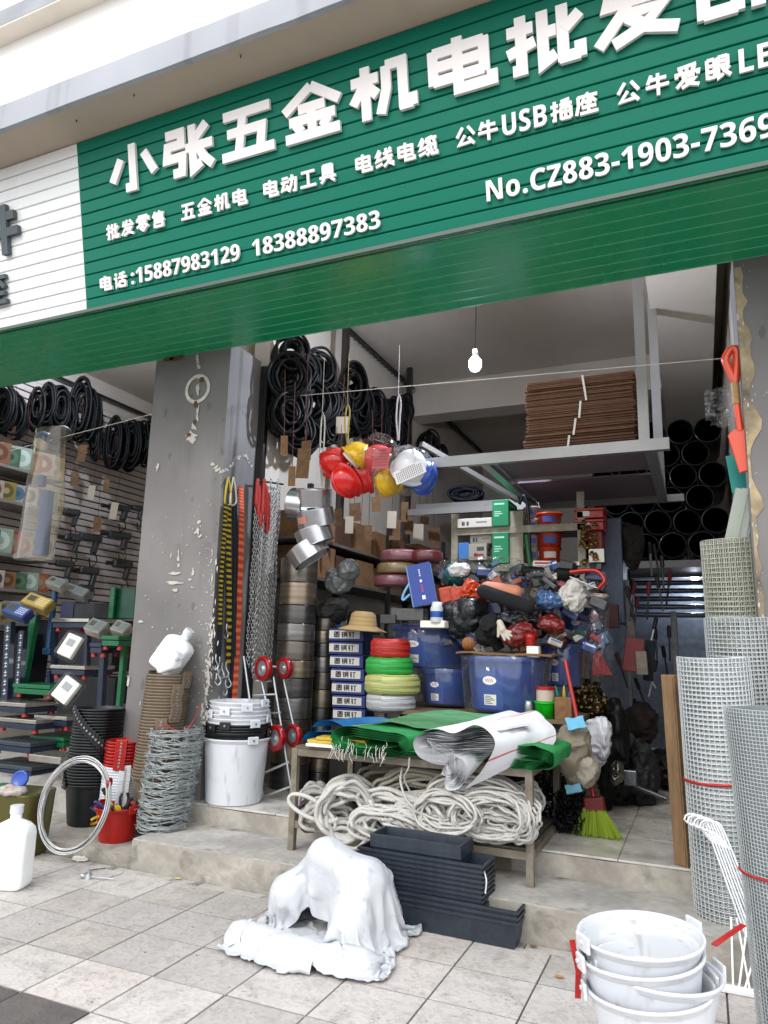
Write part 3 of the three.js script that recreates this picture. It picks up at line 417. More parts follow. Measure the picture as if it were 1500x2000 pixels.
// ---- crumpled sack ----
const wovenT = tex(256, (u, v) => { const a = Math.sin(u * 6.283 * 64) * Math.sin(v * 6.283 * 64), b = fbm(u * 4, v * 4, 3, 4, 4), c = fbm(u * 14, v * 14, 8, 3, 14); return 230 + 10 * a + 20 * (b - 0.5) - 24 * cl01((c - 0.66) * 4); });
const woven = std(0xd2d4d8, 0.6, { map: wovenT, bumpMap: wovenT, bumpScale: 0.0008 });
function drape(w, d, nx, nz, squeeze, solids, pull, steps, init) {   // a sheet let fall on hidden forms, relaxed by Verlet steps
  const N = nx * nz, P = new Float32Array(N * 3), Q = new Float32Array(N * 3), rx = w / (nx - 1), rz = d / (nz - 1);
  for (let j = 0; j < nz; j++) for (let i = 0; i < nx; i++) { const o = (j * nx + i) * 3, u = i / (nx - 1) - 0.5, v = j / (nz - 1) - 0.5; P[o] = u * w * squeeze + (fbm(u * 9, v * 9, 1) - 0.5) * 0.04; P[o + 2] = v * d * squeeze + (fbm(u * 9, v * 9, 5) - 0.5) * 0.04; const y0 = init(u, v); if (y0.length) { P[o] = y0[0] + (fbm(u * 22, v * 9, 1) - 0.5) * 0.06; P[o + 1] = y0[1] + (fbm(u * 22, v * 9, 4) - 0.5) * 0.06; P[o + 2] = y0[2] + (fbm(u * 22, v * 9, 7) - 0.5) * 0.06; } else P[o + 1] = y0 + (fbm(u * 11, v * 11, 9) - 0.5) * 0.1; } Q.set(P); const own = init(0, 0).length, d0 = (a, b) => Math.hypot(P[a * 3] - P[b * 3], P[a * 3 + 1] - P[b * 3 + 1], P[a * 3 + 2] - P[b * 3 + 2]) * squeeze;
  const C = []; const add = (a, b, l, k) => C.push(a, b, own ? d0(a, b) : l, k); const dg = Math.hypot(rx, rz);
  for (let j = 0; j < nz; j++) for (let i = 0; i < nx; i++) { const o = j * nx + i; if (i + 1 < nx) add(o, o + 1, rx, 1); if (j + 1 < nz) add(o, o + nx, rz, 1); if (i + 1 < nx && j + 1 < nz) { add(o, o + nx + 1, dg, 0.7); add(o + 1, o + nx, dg, 0.7); } if (i + 3 < nx) add(o, o + 3, rx * 3, 0.05); if (j + 3 < nz) add(o, o + nx * 3, rz * 3, 0.05); }
  const CA = Float32Array.from(C), nc = CA.length / 4;
  for (let s = 0; s < steps; s++) {
    for (let i = 0; i < N; i++) { const o = i * 3; for (let k = 0; k < 3; k++) { const v = (P[o + k] - Q[o + k]) * 0.93; Q[o + k] = P[o + k]; P[o + k] += v; } P[o + 1] -= 0.0009; const f = pull && pull(P[o], P[o + 1], P[o + 2]); if (f) { P[o] += f[0]; P[o + 1] += f[1]; P[o + 2] += f[2]; } }
    for (let it = 0; it < 7; it++) {
      for (let c = 0; c < nc; c++) { const a = CA[c * 4] * 3, b = CA[c * 4 + 1] * 3, dx = P[b] - P[a], dy = P[b + 1] - P[a + 1], dz = P[b + 2] - P[a + 2], l = Math.sqrt(dx * dx + dy * dy + dz * dz) || 1e-6, e = (l - CA[c * 4 + 2]) / l * 0.5 * CA[c * 4 + 3]; P[a] += dx * e; P[a + 1] += dy * e; P[a + 2] += dz * e; P[b] -= dx * e; P[b + 1] -= dy * e; P[b + 2] -= dz * e; }
      for (let i = 0; i < N; i++) { const o = i * 3; for (const q of solids) { const dx = q[3] - q[0], dy = q[4] - q[1], dz = q[5] - q[2], t = cl01(((P[o] - q[0]) * dx + (P[o + 1] - q[1]) * dy + (P[o + 2] - q[2]) * dz) / (dx * dx + dy * dy + dz * dz + 1e-9)), ex = P[o] - q[0] - dx * t, ey = P[o + 1] - q[1] - dy * t, ez = P[o + 2] - q[2] - dz * t, l = Math.sqrt(ex * ex + ey * ey + ez * ez); if (l < q[6]) { const m = q[6] / (l || 1e-6); P[o] += ex * (m - 1); P[o + 1] += ey * (m - 1); P[o + 2] += ez * (m - 1); Q[o] += (P[o] - Q[o]) * 0.3; Q[o + 2] += (P[o + 2] - Q[o + 2]) * 0.3; } } const fl = 0.006 + 0.01 * hash3(i, 3, 1); if (P[o + 1] < fl) { P[o + 1] = fl; Q[o] += (P[o] - Q[o]) * 0.5; Q[o + 2] += (P[o + 2] - Q[o + 2]) * 0.5; } }
    }
  }
  const idx = [], uv = []; for (let j = 0; j < nz; j++) for (let i = 0; i < nx; i++) { uv.push(i * rx * 2, j * rz * 2); if (i + 1 < nx && j + 1 < nz) { const a = j * nx + i; idx.push(a, a + nx, a + 1, a + 1, a + nx, a + nx + 1); } }
  const g = new THREE.BufferGeometry(); g.setAttribute('position', new THREE.BufferAttribute(P, 3)); g.setAttribute('uv', new THREE.Float32BufferAttribute(uv, 2)); g.setIndex(idx); g.computeVertexNormals(); return g;
}
{ // the sack is a tube of cloth, gathered behind, its mouth towards the street
  const solids = [[-0.08, 0.28, -0.22, -0.06, 0.31, -0.12, 0.1], [-0.18, 0.14, -0.22, -0.23, 0.14, -0.1, 0.1], [0.12, 0.2, -0.2, 0.16, 0.24, -0.04, 0.12], [0.1, 0.12, -0.05, 0.16, 0.12, 0.1, 0.1], [-0.33, 0.0, 0.15, 0.02, 0.0, 0.25, 0.085], [0.02, 0.0, 0.25, 0.25, 0.0, 0.22, 0.08], [0.25, 0.3, -0.14, 0.27, 0.37, -0.12, 0.04]];
  const g = drape(1.9, 0.78, 170, 60, 1.2, solids, (x, y, z) => { const a = Math.hypot((x + 0.06) / 0.09, (z - 0.06) / 0.12); return a < 1 ? [0.0004, -0.0012, 0] : null; }, 90, (u, v) => { const th = u * 6.2832 + 1.5708, sn = Math.sin(th), cs = Math.cos(th), q = v + 0.5, f = Math.min(1, 0.04 + q * 4.5), lean = 0.05 + 0.3 * Math.exp(-(((cs + 0.45) / 0.45) ** 2)); return [cs * (0.34 - 0.03 * q) * f, 0.06 + 0.165 * f + sn * 0.22 * f, -0.38 + 0.64 * q - lean * Math.max(0, sn) * q + 0.1 * Math.max(0, -sn) * q]; });
  { const P = g.attributes.position, n = g.attributes.normal; for (let i = 0; i < P.count; i++) { const x = P.getX(i), y = P.getY(i), z = P.getZ(i), f = 0.008 * (crease(x * 0.8 + y * 0.5, y * 0.8, z, 6) - 0.6) + 0.007 * (crease(x + 4, y - z * 0.6, z, 13) - 0.6) + 0.003 * (crease(x, y, z + 3, 30) - 0.6); P.setXYZ(i, x + n.getX(i) * f, Math.max(0.004, y + n.getY(i) * f), z + n.getZ(i) * f); } g.computeVertexNormals(); }
  one('woven_sack', 'crumpled white woven plastic sack with open mouth lying on the pavement', 'sack', g, woven, V(-1.62, 0, -3.14)).rotation.y = 0.1;
}
// ---- planter troughs ----
{
  const pm = plastic(0x323c48, 0.5), mk = (len, wd, h) => { const f = 0.92, s = []; const b = (w, l, y) => [V(-l / 2, y, -w / 2), V(l / 2, y, -w / 2), V(l / 2, y, w / 2), V(-l / 2, y, w / 2)]; const rings = [b(wd * f, len * 0.97, 0.003), b(wd, len, h - 0.014), b(wd + 0.016, len + 0.016, h - 0.012), b(wd + 0.016, len + 0.016, h), b(wd - 0.006, len - 0.006, h), b(wd * f - 0.008, len * 0.97 - 0.008, 0.008)];
    const pos = []; const quad = (a, b2, c, d) => { for (const v of [a, b2, c, a, c, d]) pos.push(v.x, v.y, v.z); }; for (let i = 0; i < 5; i++) for (let j = 0; j < 4; j++) quad(rings[i][j], rings[i][(j + 1) % 4], rings[i + 1][(j + 1) % 4], rings[i + 1][j]); quad(...rings[0]); quad(...rings[5]);
    const g = new THREE.BufferGeometry(); g.setAttribute('position', new THREE.Float32BufferAttribute(pos, 3)); g.computeVertexNormals(); return boxUV(g, 3); };
  const run = (label, group, len, wd, h, base, n, pitch, tilt) => { let f; for (let i = 0; i < n; i++) { const p = base.clone().add(V(rr(-0.003, 0.003), pitch * i, rr(-0.002, 0.002))); const o = thing('planter_trough', label, 'planter', p, -0.03 + rr(-0.006, 0.006), group); if (!f) { f = mk(len, wd, h); } obj('trough', f, pm, o); o.rotation.z = tilt * i; } };
  const e = G(1012, 1857, 0), w = 0.2, b0 = V(e.x - 0.40, 0.0, e.z - w / 2 - 0.0); const y1 = 0.115 + 0.024 * 2 - 0.085;
  run('long dark grey planter trough under the stack beside the sack', 'long troughs at the bottom', 0.8, w, 0.115, b0, 3, 0.024, 0);
  const e2 = Z(944, 1760, b0.z + w / 2 - 0.03); run('dark grey planter trough in the middle of the nested pile', 'troughs in the middle', 0.64, w * 0.92, 0.1, V(e2.x - 0.32, 0.052, b0.z - 0.02), 9, 0.0215, 0);
  const e3 = Z(900, 1700, b0.z + w / 2 - 0.05); run('short dark grey planter trough nested at the top of the pile', 'short troughs on top', 0.46, w * 0.85, 0.062, V(e3.x - 0.23, 0.281, b0.z - 0.03), 6, 0.0095, 0);
  one('tie', 'white plastic tie on the end of the dark troughs', 'tie', tube([Z(945, 1700, b0.z + 0.06), Z(950, 1720, b0.z + 0.09), Z(948, 1745, b0.z + 0.09)], 0.004, 12, 5), M.white);
}
// ---- white buckets lower right ----
{
  const p = stand(1296, 2185, 0, 0.14), k = mpp(p), rt = 0.188, h = 0.3;
  for (let i = 0; i < 4; i++) { const t = thing('bucket', i === 3 ? 'white plastic bucket with empty open top, uppermost of the loose pile before the mesh rolls' : i === 0 ? 'white plastic bucket standing on the pavement, lowest of the loose pile before the mesh rolls' : 'white plastic bucket wedged in the middle of the loose pile before the mesh rolls', 'bucket', p.clone().add(V(-0.012 * i, 0.042 * i, -0.012 * i)), 0.4, i % 3 ? 'loose white buckets' : undefined); bucketParts(t, rt, 0.132, h, M.white, true, M.white); t.rotation.set(0, 0.35 + 0.1 * i, [0.1, -0.03, 0.11, 0.06][i], 'XYZ'); }
  const L = p.clone().add(V(-0.225, 0.33, 0.08)); one('strap', 'red plastic strap hanging at the side of the loose white buckets', 'strap', [bx(0.018, 0.11, 0.003, L.x - 0.005, L.y - 0.035, L.z, 0, 0.4, -0.05), bx(0.018, 0.1, 0.003, L.x - 0.01, L.y + 0.03, L.z + 0.01, 0, 0.3, 0.2)], M.red);
  const a = Z(1394, 1846, p.z - 0.02), b = Z(1452, 1806, p.z - 0.12); one('strap', 'red plastic strap stretched from the white buckets to the mesh roll', 'strap', beam(a, b, 0.02, 0.003), M.red);
}
// ---- mesh rolls ----
function meshRoll(label, p, r, h, cell, wr, mat, tilt = [0, 0], layers = 1) {
  const t = thing('wire_mesh_roll', label, 'mesh roll', p); const w = [];
  for (let l = 0; l < layers; l++) {
    const R = r * (1 - 0.035 * l), nv = Math.round(6.283 * R / cell), nr = Math.round(h / cell), hh = h * (1 - 0.004 * l);
    for (let i = 0; i < nv; i++) { const a = (i + l * 0.37) / nv * 6.283, x = Math.cos(a) * R, z = Math.sin(a) * R; w.push(new THREE.CylinderGeometry(wr, wr, hh, 3, 1, true).translate(x, hh / 2, z)); }
    const seg = Math.max(24, Math.round(nv / 2)); for (let i = 0; i <= nr; i++) w.push(new THREE.TorusGeometry(R * (1 + 0.006 * Math.sin(i * 0.3)), wr, 3, seg).rotateX(Math.PI / 2)
.translate(0, Math.min(hh, (i + (i < nr ? l * 0.31 : 0)) * hh / nr), 0));
  }
  const mm = mg(w), P = mm.attributes.position; for (let i = 0; i < P.count; i++) { const x = P.getX(i), y = P.getY(i), z = P.getZ(i), a = Math.atan2(z, x), q = 1 + 0.022 * Math.sin(a * 2 + y * 2.1 + r * 90) + 0.016 * Math.sin(a * 3 - y * 5) + (y > h * 0.93 ? 0.02 * Math.sin(a * 5) : 0); P.setXYZ(i, x * q, y + 0.004 * Math.sin(a * 2 + r * 50), z * q); } obj('mesh', mm, mat, t); t.rotation.set(tilt[0], 0, tilt[1]); return t;
}
{
  const mm = metal(0xd6dada, 0.5, { metalness: 0.35 }), mo = metal(0xbfc1b2, 0.5, { metalness: 0.3 }), mf = metal(0xc6cbcb, 0.5, { metalness: 0.35 });
  const pA = stand(1436, 1812, STEP1 * 0 + 0.16, 0.13), kA = mpp(pA), hA = topY(pA, 1410, 1285) - pA.y; const A = meshRoll('coarse galvanised wire mesh roll tied with red string, standing on the step beside the cardboard', pA, 70 * kA, hA, 0.021, 0.0032, mm, [0, 0.025], 4);
  obj('tie', at(new THREE.TorusGeometry(70 * kA + 0.006, 0.007, 5, 48), 0, topY(pA, 1400, 1520) - pA.y, 0, Math.PI / 2 + 0.03, 0.04), M.red, A);
  const pC = V(0.21, FLOOR, -4.35), hC = Z(1425, 1050, -4.2).y - FLOOR; meshRoll('tall olive tinted wire mesh roll leaning by the right pillar', pC, 0.155, hC, 0.026, 0.0036, mo, [0, 0.02], 3);
  const pD = V(0.20, FLOOR, -4.18 + 0.06), hD = Z(1440, 1208, -4.1).y - FLOOR; meshRoll('grey wire mesh roll with middling squares between the tall olive roll and the coarse roll', pD, 0.16, hD, 0.021, 0.003, mf, [0, 0.02], 3);
  const pE = stand(1600, 2085, 0, 0.02), kE = mpp(pE), hE = topY(pE, 1490, 1380) - pE.y; const E = meshRoll('fine woven wire mesh roll tied with red string, on the pavement before the coarse roll', pE, 0.165, hE, 0.0125, 0.0018, mf, [0, 0.05], 1);
  obj('core', cy(0.15, 0.15, hE * 0.998, 0, hE / 2, 0, 40, true), metal(0x9aa2a4, 0.5), E); obj('tie', at(new THREE.TorusGeometry(0.17, 0.005, 5, 48), 0, topY(pE, 1470, 1690) - pE.y, 0, Math.PI / 2, 0.03), M.red, E);
  // bundle of white wire stands
  const s = stand(1446, 1915, 0, 0), hTop = Z(1400, 1598, s.z).y, wr = phy(0xe8eaec, 0.35), f = []; const base = V(s.x, 0, s.z);
  for (let i = 0; i < 7; i++) { const x0 = 0.012 * i - 0.05, top = hTop - 0.004 * i; const pts = [V(x0 + 0.16, 0.02, 0.04 + 0.02 * (i % 3)), V(x0 + 0.07, 0.3, 0.01), V(x0 - 0.02, top - 0.03, 0), V(x0 - 0.05, top, 0.0), V(x0 - 0.09, top, 0.005), V(x0 - 0.1, top - 0.03, 0.005), V(x0 - 0.05, top - 0.045, 0), V(x0, top - 0.1, 0)]; const t = thing('wire_hook', 'white coated wire display hook in the bundle leaning on the coarse mesh roll', 'hook', base.clone().add(V(-0.03, 0, -0.02)), 0.1 * (i % 2), 'white wire hooks'); obj('rod', tube(pts, 0.0042, 50, 6), wr, t); }
  for (let i = 0; i < 8; i++) { const t = thing('wire_rod', 'white wire rod fanned out at the foot of the mesh rolls', 'rod', base.clone(), 0, 'white rods at the foot'); obj('rod', bar(V(-0.03 + 0.02 * i, 0.012, 0.12), V(-0.02 + 0.035 * ((i * 3) % 8) * 0.6, 0.23, -0.02), 0.0045), wr, t); }
  one('foot_plate', 'flat white metal bar lying under the fanned wire rods', 'metal bar', rb(0.3, 0.018, 0.05, 0.004), wr, base.clone().add(V(0.04, 0.01, 0.13)));
  // tall cardboard
  const c0 = stand(1342, 1690, FLOOR, 0.0), k = mpp(c0), ch = topY(c0, 1320, 1318) - c0.y; const cb = thing('cardboard_carton', 'tall flat brown cardboard carton standing on edge beside the mesh rolls', 'carton', c0, -0.55);
  obj('side', rb(0.075, ch, 0.5, 0.004, 0, ch / 2, -0.2), std(0xa5835f, 0.85, { map: scuffT }), cb); obj('flap', bx(0.063, ch - 0.02, 0.004, 0, ch / 2, 0.053), std(0x9c7a57, 0.85, { map: scuffT }), cb); cb.rotation.z = 0.03;
}
// ---- litter on the pavement ----
{
  const leaf = std(0xb57a2e, 0.8), l = (px, py, m, label, s) => one('fallen_leaf', label, 'leaf', roughen(at(new THREE.CircleGeometry(1, 10), 0, 0, 0, -Math.PI / 2, 0, 0, V(0.02 * s, 0.011 * s, 1)), 0.004, 40), m, G(px, py, 0).add(V(0, 0.008, 0)));
  l(1092, 1910, leaf, 'small orange leaf on the pavers before the loose buckets', 1); l(348, 1718, std(0xc9b87a, 0.8), 'pale yellow leaf at the foot of the step', 1); l(1042, 1851, std(0x7d5a38, 0.8), 'brown dry leaf beside the long trough', 0.9);
  const pg = at(new THREE.SphereGeometry(0.05, 20, 10), 0, 0, 0, 0, 0, 0, V(1.2, 0.18, 0.6)); roughen(pg, 0.012, 40); one('paper_scrap', 'torn white scrap of paper on the pavers by the ledge', 'paper', pg, M.paper, G(158, 1681, 0).add(V(0, 0.012, 0)));
  const v = G(172, 1716, 0); const vt = thing('small_valve', 'small silver fitting with a thin cable lying on the pavers', 'fitting', v); obj('body', [cy(0.02, 0.024, 0.025, 0, 0.013, 0, 10), sph(0.014, -0.03, 0.012, 0.01), cy(0.008, 0.008, 0.03, 0, 0.035, 0, 8)], M.galv, vt); obj('cable', [tube([[0, 0.01, 0], [-0.05, 0.012, -0.03], [-0.07, 0.01, -0.1], [-0.03, 0.01, -0.16]], 0.003, 20, 5), bar(V(0.01, 0.012, 0), V(0.15, 0.012, -0.03), 0.0035)].slice(0, 1), M.darkSteel, vt); obj('pin', bar(V(0.02, 0.012, 0), V(0.16, 0.012, -0.03), 0.0035), M.galv, vt);
}
// ================= steel table with tarpaulins and rope =================
const steelPaint = std(0xa39d93, 0.6, { map: concT([206, 202, 194], [140, 126, 108], 25), metalness: 0.25 });
const TZ0 = -3.78, TZ1 = -4.52, TX0 = -2.185, TX1 = -0.83, TY = 0.72, SY = 0.33;
{
  const t = thing('steel_table', 'weathered angle steel table straddling the steps, loaded with tarpaulins and rope', 'table');
  const leg = (x, z, y0) => obj('leg', [block(x - 0.018, x + 0.018, y0, TY, z - 0.018, z + 0.018, 2)], steelPaint, t);
  leg(TX0, TZ0, STEP1 + 0.004); leg(TX1, TZ0, STEP1 + 0.004); leg(TX0, TZ1, FLOOR); leg(TX1, TZ1, FLOOR); leg(-1.55, TZ1, FLOOR);
  for (const [y, n] of [[TY, 'top_rail'], [SY, 'shelf_rail']]) { obj(n, block(TX0 + 0.019, TX1 - 0.019, y - 0.04, y - 0.002, TZ0 - 0.014, TZ0 + 0.014, 2), steelPaint, t); obj(n, block(TX0 + 0.019, TX1 - 0.019, y - 0.04, y - 0.002, TZ1 - 0.014, TZ1 + 0.014, 2), steelPaint, t); for (const x of [TX0, TX1]) obj(n, block(x - 0.014, x + 0.014, y - 0.04, y - 0.002, TZ1 + 0.019, TZ0 - 0.019, 2), steelPaint, t); }
  obj('table_top', block(TX0, TX1, TY, TY + 0.014, TZ1, TZ0 + 0.01, 1), std(0x6d6253, 0.85, { map: grainT }), t);
  obj('shelf_board', block(TX0 + 0.02, TX1 - 0.02, SY, SY + 0.012, TZ1, TZ0 - 0.002, 1), std(0x5b5245, 0.85, { map: grainT }), t);
  one('wood_board', 'old grey board leaning under the table against the step', 'board', roughBlock(-1.5, -0.98, STEP1 + 0.01, STEP1 + 0.15, -4.0, -3.975, 0.05, 0.003, 9), std(0x857b6a, 0.9, { map: grainT }));
}
// a thin sheet swept along an axis: cross-section polyline (x,y) in metres
function sheet(sec, ax, len, nl, wob, uvk = 1) {
  const c = curve(sec.map(([x, y]) => V(x, y, 0))), ns = sec.length * 8, pos = [], uv = [], idx = [], P = c.getPoints(ns);
  let acc = 0; for (let i = 0; i <= ns; i++) { if (i) acc += P[i].distanceTo(P[i - 1]); for (let j = 0; j <= nl; j++) { const t = j / nl, w = wob ? wob(P[i].x, P[i].y, t, i / ns) : V(0, 0, 0); pos.push(P[i].x + ax.x * len * t + w.x, P[i].y + ax.y * len * t + w.y, ax.z * len * t + w.z); uv.push(acc * uvk, t * len * uvk); } }
  for (let i = 0; i < ns; i++) for (let j = 0; j < nl; j++) { const a = i * (nl + 1) + j; idx.push(a, a + 1, a + nl + 1, a + 1, a + nl + 2, a + nl + 1); }
  const g = new THREE.BufferGeometry(); g.setAttribute('position', new THREE.Float32BufferAttribute(pos, 3)); g.setAttribute('uv', new THREE.Float32BufferAttribute(uv, 2)); g.setIndex(idx); g.computeVertexNormals(); return g;
}
// flattened roll: layers of a folded sheet
const flatRoll = (w, h, turns, gap, sag = 0) => { const out = []; for (let k = 0; k < turns; k++) { const a = w / 2 - gap * k, b = h / 2 - gap * k; if (b < gap * 0.4) break; out.push([-a, 0], [-a * 0.93, b * 0.75], [-a * 0.5, b + sag], [0, b + sag * 0.5], [a * 0.5, b], [a * 0.93, b * 0.72], [a, 0], [a * 0.9, -b * 0.8], [a * 0.4, -b - sag * 0.6], [-a * 0.4, -b - sag], [-a * 0.9, -b * 0.75]); } return out; };
{
  const weave = tex(128, (u, v) => { const a = Math.sin(u * 6.283 * 32) * Math.sin(v * 6.283 * 32), b = fbm(u * 4, v * 4, 6, 4, 4); return cl01(0.86 + 0.05 * a + 0.22 * (b - 0.5)) * 255; }, 3);
  const tarpG = std(0x23964b, 0.75, { map: weave, bumpMap: weave, bumpScale: 0.0006 }), tarpG2 = std(0x5a9a66, 0.8, { map: weave }), tarpW = std(0xd8d9dc, 0.6, { map: weave, bumpMap: weave, bumpScale: 0.0006 }), tarpB = std(0x1f78b8, 0.5, { map: weave }), tarpY = std(0xd9b93c, 0.6, { map: weave });
  const ty = TY + 0.014;
  const wob = (a, f, sd) => (x, y, t, s) => V((fbm(x * f + sd, y * f, t * 3, 3) - 0.5) * a, (fbm(x * f, y * f + sd, t * 3 + 5, 3) - 0.5) * a, (fbm(x * f, y * f, t * 3 + sd, 2) - 0.5) * a * 0.6);
  // green roll
  const gp = Z(722, 1438, TZ0 + 0.07), k = mpp(gp); const gt = thing('green_tarpaulin', 'thick folded green woven tarpaulin with frayed end lying across the table', 'tarpaulin', V(gp.x, ty + 0.062, TZ0 + 0.08));
  const ax = V(0.42, 0.02, -0.9).normalize();
  obj('folded_sheet', sheet(flatRoll(0.47, 0.125, 5, 0.0115, 0.012), ax, 0.7, 14, wob(0.022, 5, 1), 2), tarpG, gt);
  obj('loose_flap', sheet([[-0.14, 0.072], [-0.05, 0.082], [0.1, 0.078], [0.25, 0.07], [0.42, 0.072], [0.55, 0.06]], V(0.3, 0.06, -0.9).normalize(), 0.62, 14, wob(0.03, 6, 4), 2).translate(0.06, 0.012, -0.12), tarpG2, gt);
  obj('lower_layer', [0, 1, 2, 3].map((q) => sheet([[-0.22, -0.06 + q * 0.006], [0, -0.062 + q * 0.007], [0.2, -0.055 + q * 0.007], [0.38, -0.05 + q * 0.009], [0.62, -0.045 + q * 0.01]], ax, 0.66, 8, wob(0.012, 7, 9 + q), 2)), tarpG, gt);
  obj('stripe', sheet([[-0.1, 0.0725], [-0.085, 0.0735], [-0.075, 0.0738]], ax, 0.5, 6, null, 2).translate(-0.02, 0.004, 0), std(0xa9b83e, 0.6), gt);
  const fr = []; for (let i = 0; i < 40; i++) { const x = -0.22 + 0.34 * rnd(), y = -0.055 + 0.09 * rnd() * rnd(), l = rr(0.02, 0.07); fr.push(tube([[x, y, 0.004], [x + rr(-0.01, 0.015), y - l * 0.4, 0.018], [x + rr(-0.025, 0.025), y - l, 0.016]], 0.0012, 6, 3)); } obj('frayed_threads', fr, M.paper, gt).userData.kind = 'stuff';
  // blue and yellow sacks
  const bl = thing('blue_sack_pile', 'blue woven sack folded over at the end of the table', 'sack', V(TX0 + 0.2, ty + 0.07, TZ0 - 0.06)); obj('folded_sheet', [sheet([[-0.2, -0.05], [-0.15, 0.0], [-0.02, 0.015], [0.12, 0.02], [0.25, 0.03]], V(0.3, 0, -1).normalize(), 0.5, 8, wob(0.02, 6, 21), 2), sheet([[-0.21, -0.06], [-0.12, -0.025], [0, -0.01], [0.2, -0.005]], V(0.3, 0, -1).normalize(), 0.5, 8, wob(0.02, 6, 25), 2), sheet([[-0.14, 0.03], [-0.07, 0.075], [0.02, 0.06], [0.1, 0.035], [0.2, 0.04]], V(0.6, 0.02, -1).normalize(), 0.4, 8, wob(0.025, 7, 23), 2)], tarpB, bl);
  const mkFlat = (label, m, y, w, d, x) => { const g = rb(w, 0.018, d, 0.006, 0, 0, 0, 0, 0, 0, 2); roughen(g, 0.006, 14, y * 99); const o = one('flat_sack', label, 'sack', g, m, V(x, ty + y, TZ0 - 0.18)); o.rotation.y = rr(-0.1, 0.1); };
  mkFlat('stack of folded white sacks under the yellow ones', M.paper, 0.012, 0.4, 0.42, TX0 + 0.27); mkFlat('folded yellow woven sack under the blue sack', tarpY, 0.032, 0.34, 0.4, TX0 + 0.25); mkFlat('second folded yellow woven sack lying on the first', tarpY, 0.049, 0.3, 0.38, TX0 + 0.27);
  // white woven roll drooping over the front edge
  const wp = Z(900, 1450, TZ0 + 0.1); const wt = thing('white_tarpaulin', 'roll of white woven sheeting with red stripes drooping over the table edge', 'tarpaulin', V(wp.x - 0.03, ty + 0.08, TZ0 + 0.13)); wt.scale.set(0.86, 0.95, 0.9);
  const secs = []; for (let q = 0; q < 11; q++) { const o = q * 0.0105, s = 1 - q * 0.055; secs.push([[0.28 - o * 0.2, 0.10 - o], [0.16, 0.095 - o], [0.02, 0.055 - o * 0.7], [-0.12, 0.06 - o], [-0.225 + o, 0.045 - o * 0.5], [-0.255 + o, -0.01], [-0.2 + o, -0.075 + o * 0.8], [-0.06 + o * 0.5, -0.10 + o * 0.7], [0.045 - o * 0.6, -0.06 + o * 0.2], [0.075 - o, -0.12], [0.045 - o * 1.1, -0.2 + o * 0.5], [-0.03 - o * 0.2, -0.225 + o * 1.2], [-0.055 + o * 0.2, -0.19 + o * 0.7], [-0.02, -0.17 + o * 0.4]]); }
  const wax = V(0.62, 0.1, -0.78).normalize();
  obj('folded_sheet', secs.map((sc, q) => sheet(sc, wax, 0.24, 5, (x, y, t) => { const w = wob(0.015, 6, 40 + q)(x, y, t); w.y += Math.max(0, -y - 0.02) * 0.9 * t; return w; }, 2)), tarpW, wt);
  // the outer skin spreading back and to the right over the pile
  const skin = []; { const N = 40, pos = [], uv = [], idx = []; const row = (t) => [[-0.225 + 0.22 * t, 0.055 + 0.08 * t - 0.02 * t * t], [-0.1 + 0.2 * t, 0.082 + 0.085 * t], [0.02 + 0.17 * t, 0.072 + 0.14 * t * (1 - t * 0.4)], [0.13 + 0.15 * t, 0.115 + 0.06 * t], [0.22 + 0.13 * t, 0.1 + 0.03 * t], [0.27 + 0.14 * t, 0.03 + 0.06 * t], [0.2 + 0.22 * t, -0.1 + 0.14 * t], [0.1 + 0.3 * t, -0.2 + 0.2 * t]];
    for (let j = 0; j <= N; j++) { const t = j / N, c = curve(row(t).map(([x, y]) => V(x, y, 0))).getPoints(48); c.forEach((q, i) => { const w = (fbm(q.x * 7, q.y * 7, t * 4 + 3, 3) - 0.5) * 0.02; pos.push(q.x + 0.12 * t + w, q.y + w + 0.004, 0.015 - 0.42 * t + (i / 48) ** 2 * 0.1); uv.push(i / 48, t); }); }
    for (let j = 0; j < N; j++) for (let i = 0; i < 48; i++) { const a = j * 49 + i; idx.push(a, a + 1, a + 49, a + 1, a + 50, a + 49); }
    const g = new THREE.BufferGeometry(); g.setAttribute('position', new THREE.Float32BufferAttribute(pos, 3)); g.setAttribute('uv', new THREE.Float32BufferAttribute(uv, 2)); g.setIndex(idx); g.computeVertexNormals();
    const st = tex(256, (u, v) => { const b = fbm(u * 5, v * 5, 6, 4, 5), s = (Math.abs(u - 0.42) < 0.006 || Math.abs(u - 0.8) < 0.006); return s ? [196, 84, 92] : [214 + 24 * (b - 0.5), 215 + 24 * (b - 0.5), 219 + 24 * (b - 0.5)]; }); obj('top_sheet', g, std(0xffffff, 0.6, { map: st, bumpMap: weave, bumpScale: 0.0005 }), wt); }
  const g2 = thing('green_tarpaulin', 'small crumpled green tarpaulin tucked under the white sheeting at the table corner', 'tarpaulin', V(TX1 - 0.02, ty + 0.05, TZ0 + 0.05)); obj('folded_sheet', sheet(flatRoll(0.3, 0.1, 6, 0.0085, 0.01), V(0.1, 0.02, -1).normalize(), 0.35, 8, wob(0.045, 9, 61), 2), tarpG, g2);
}
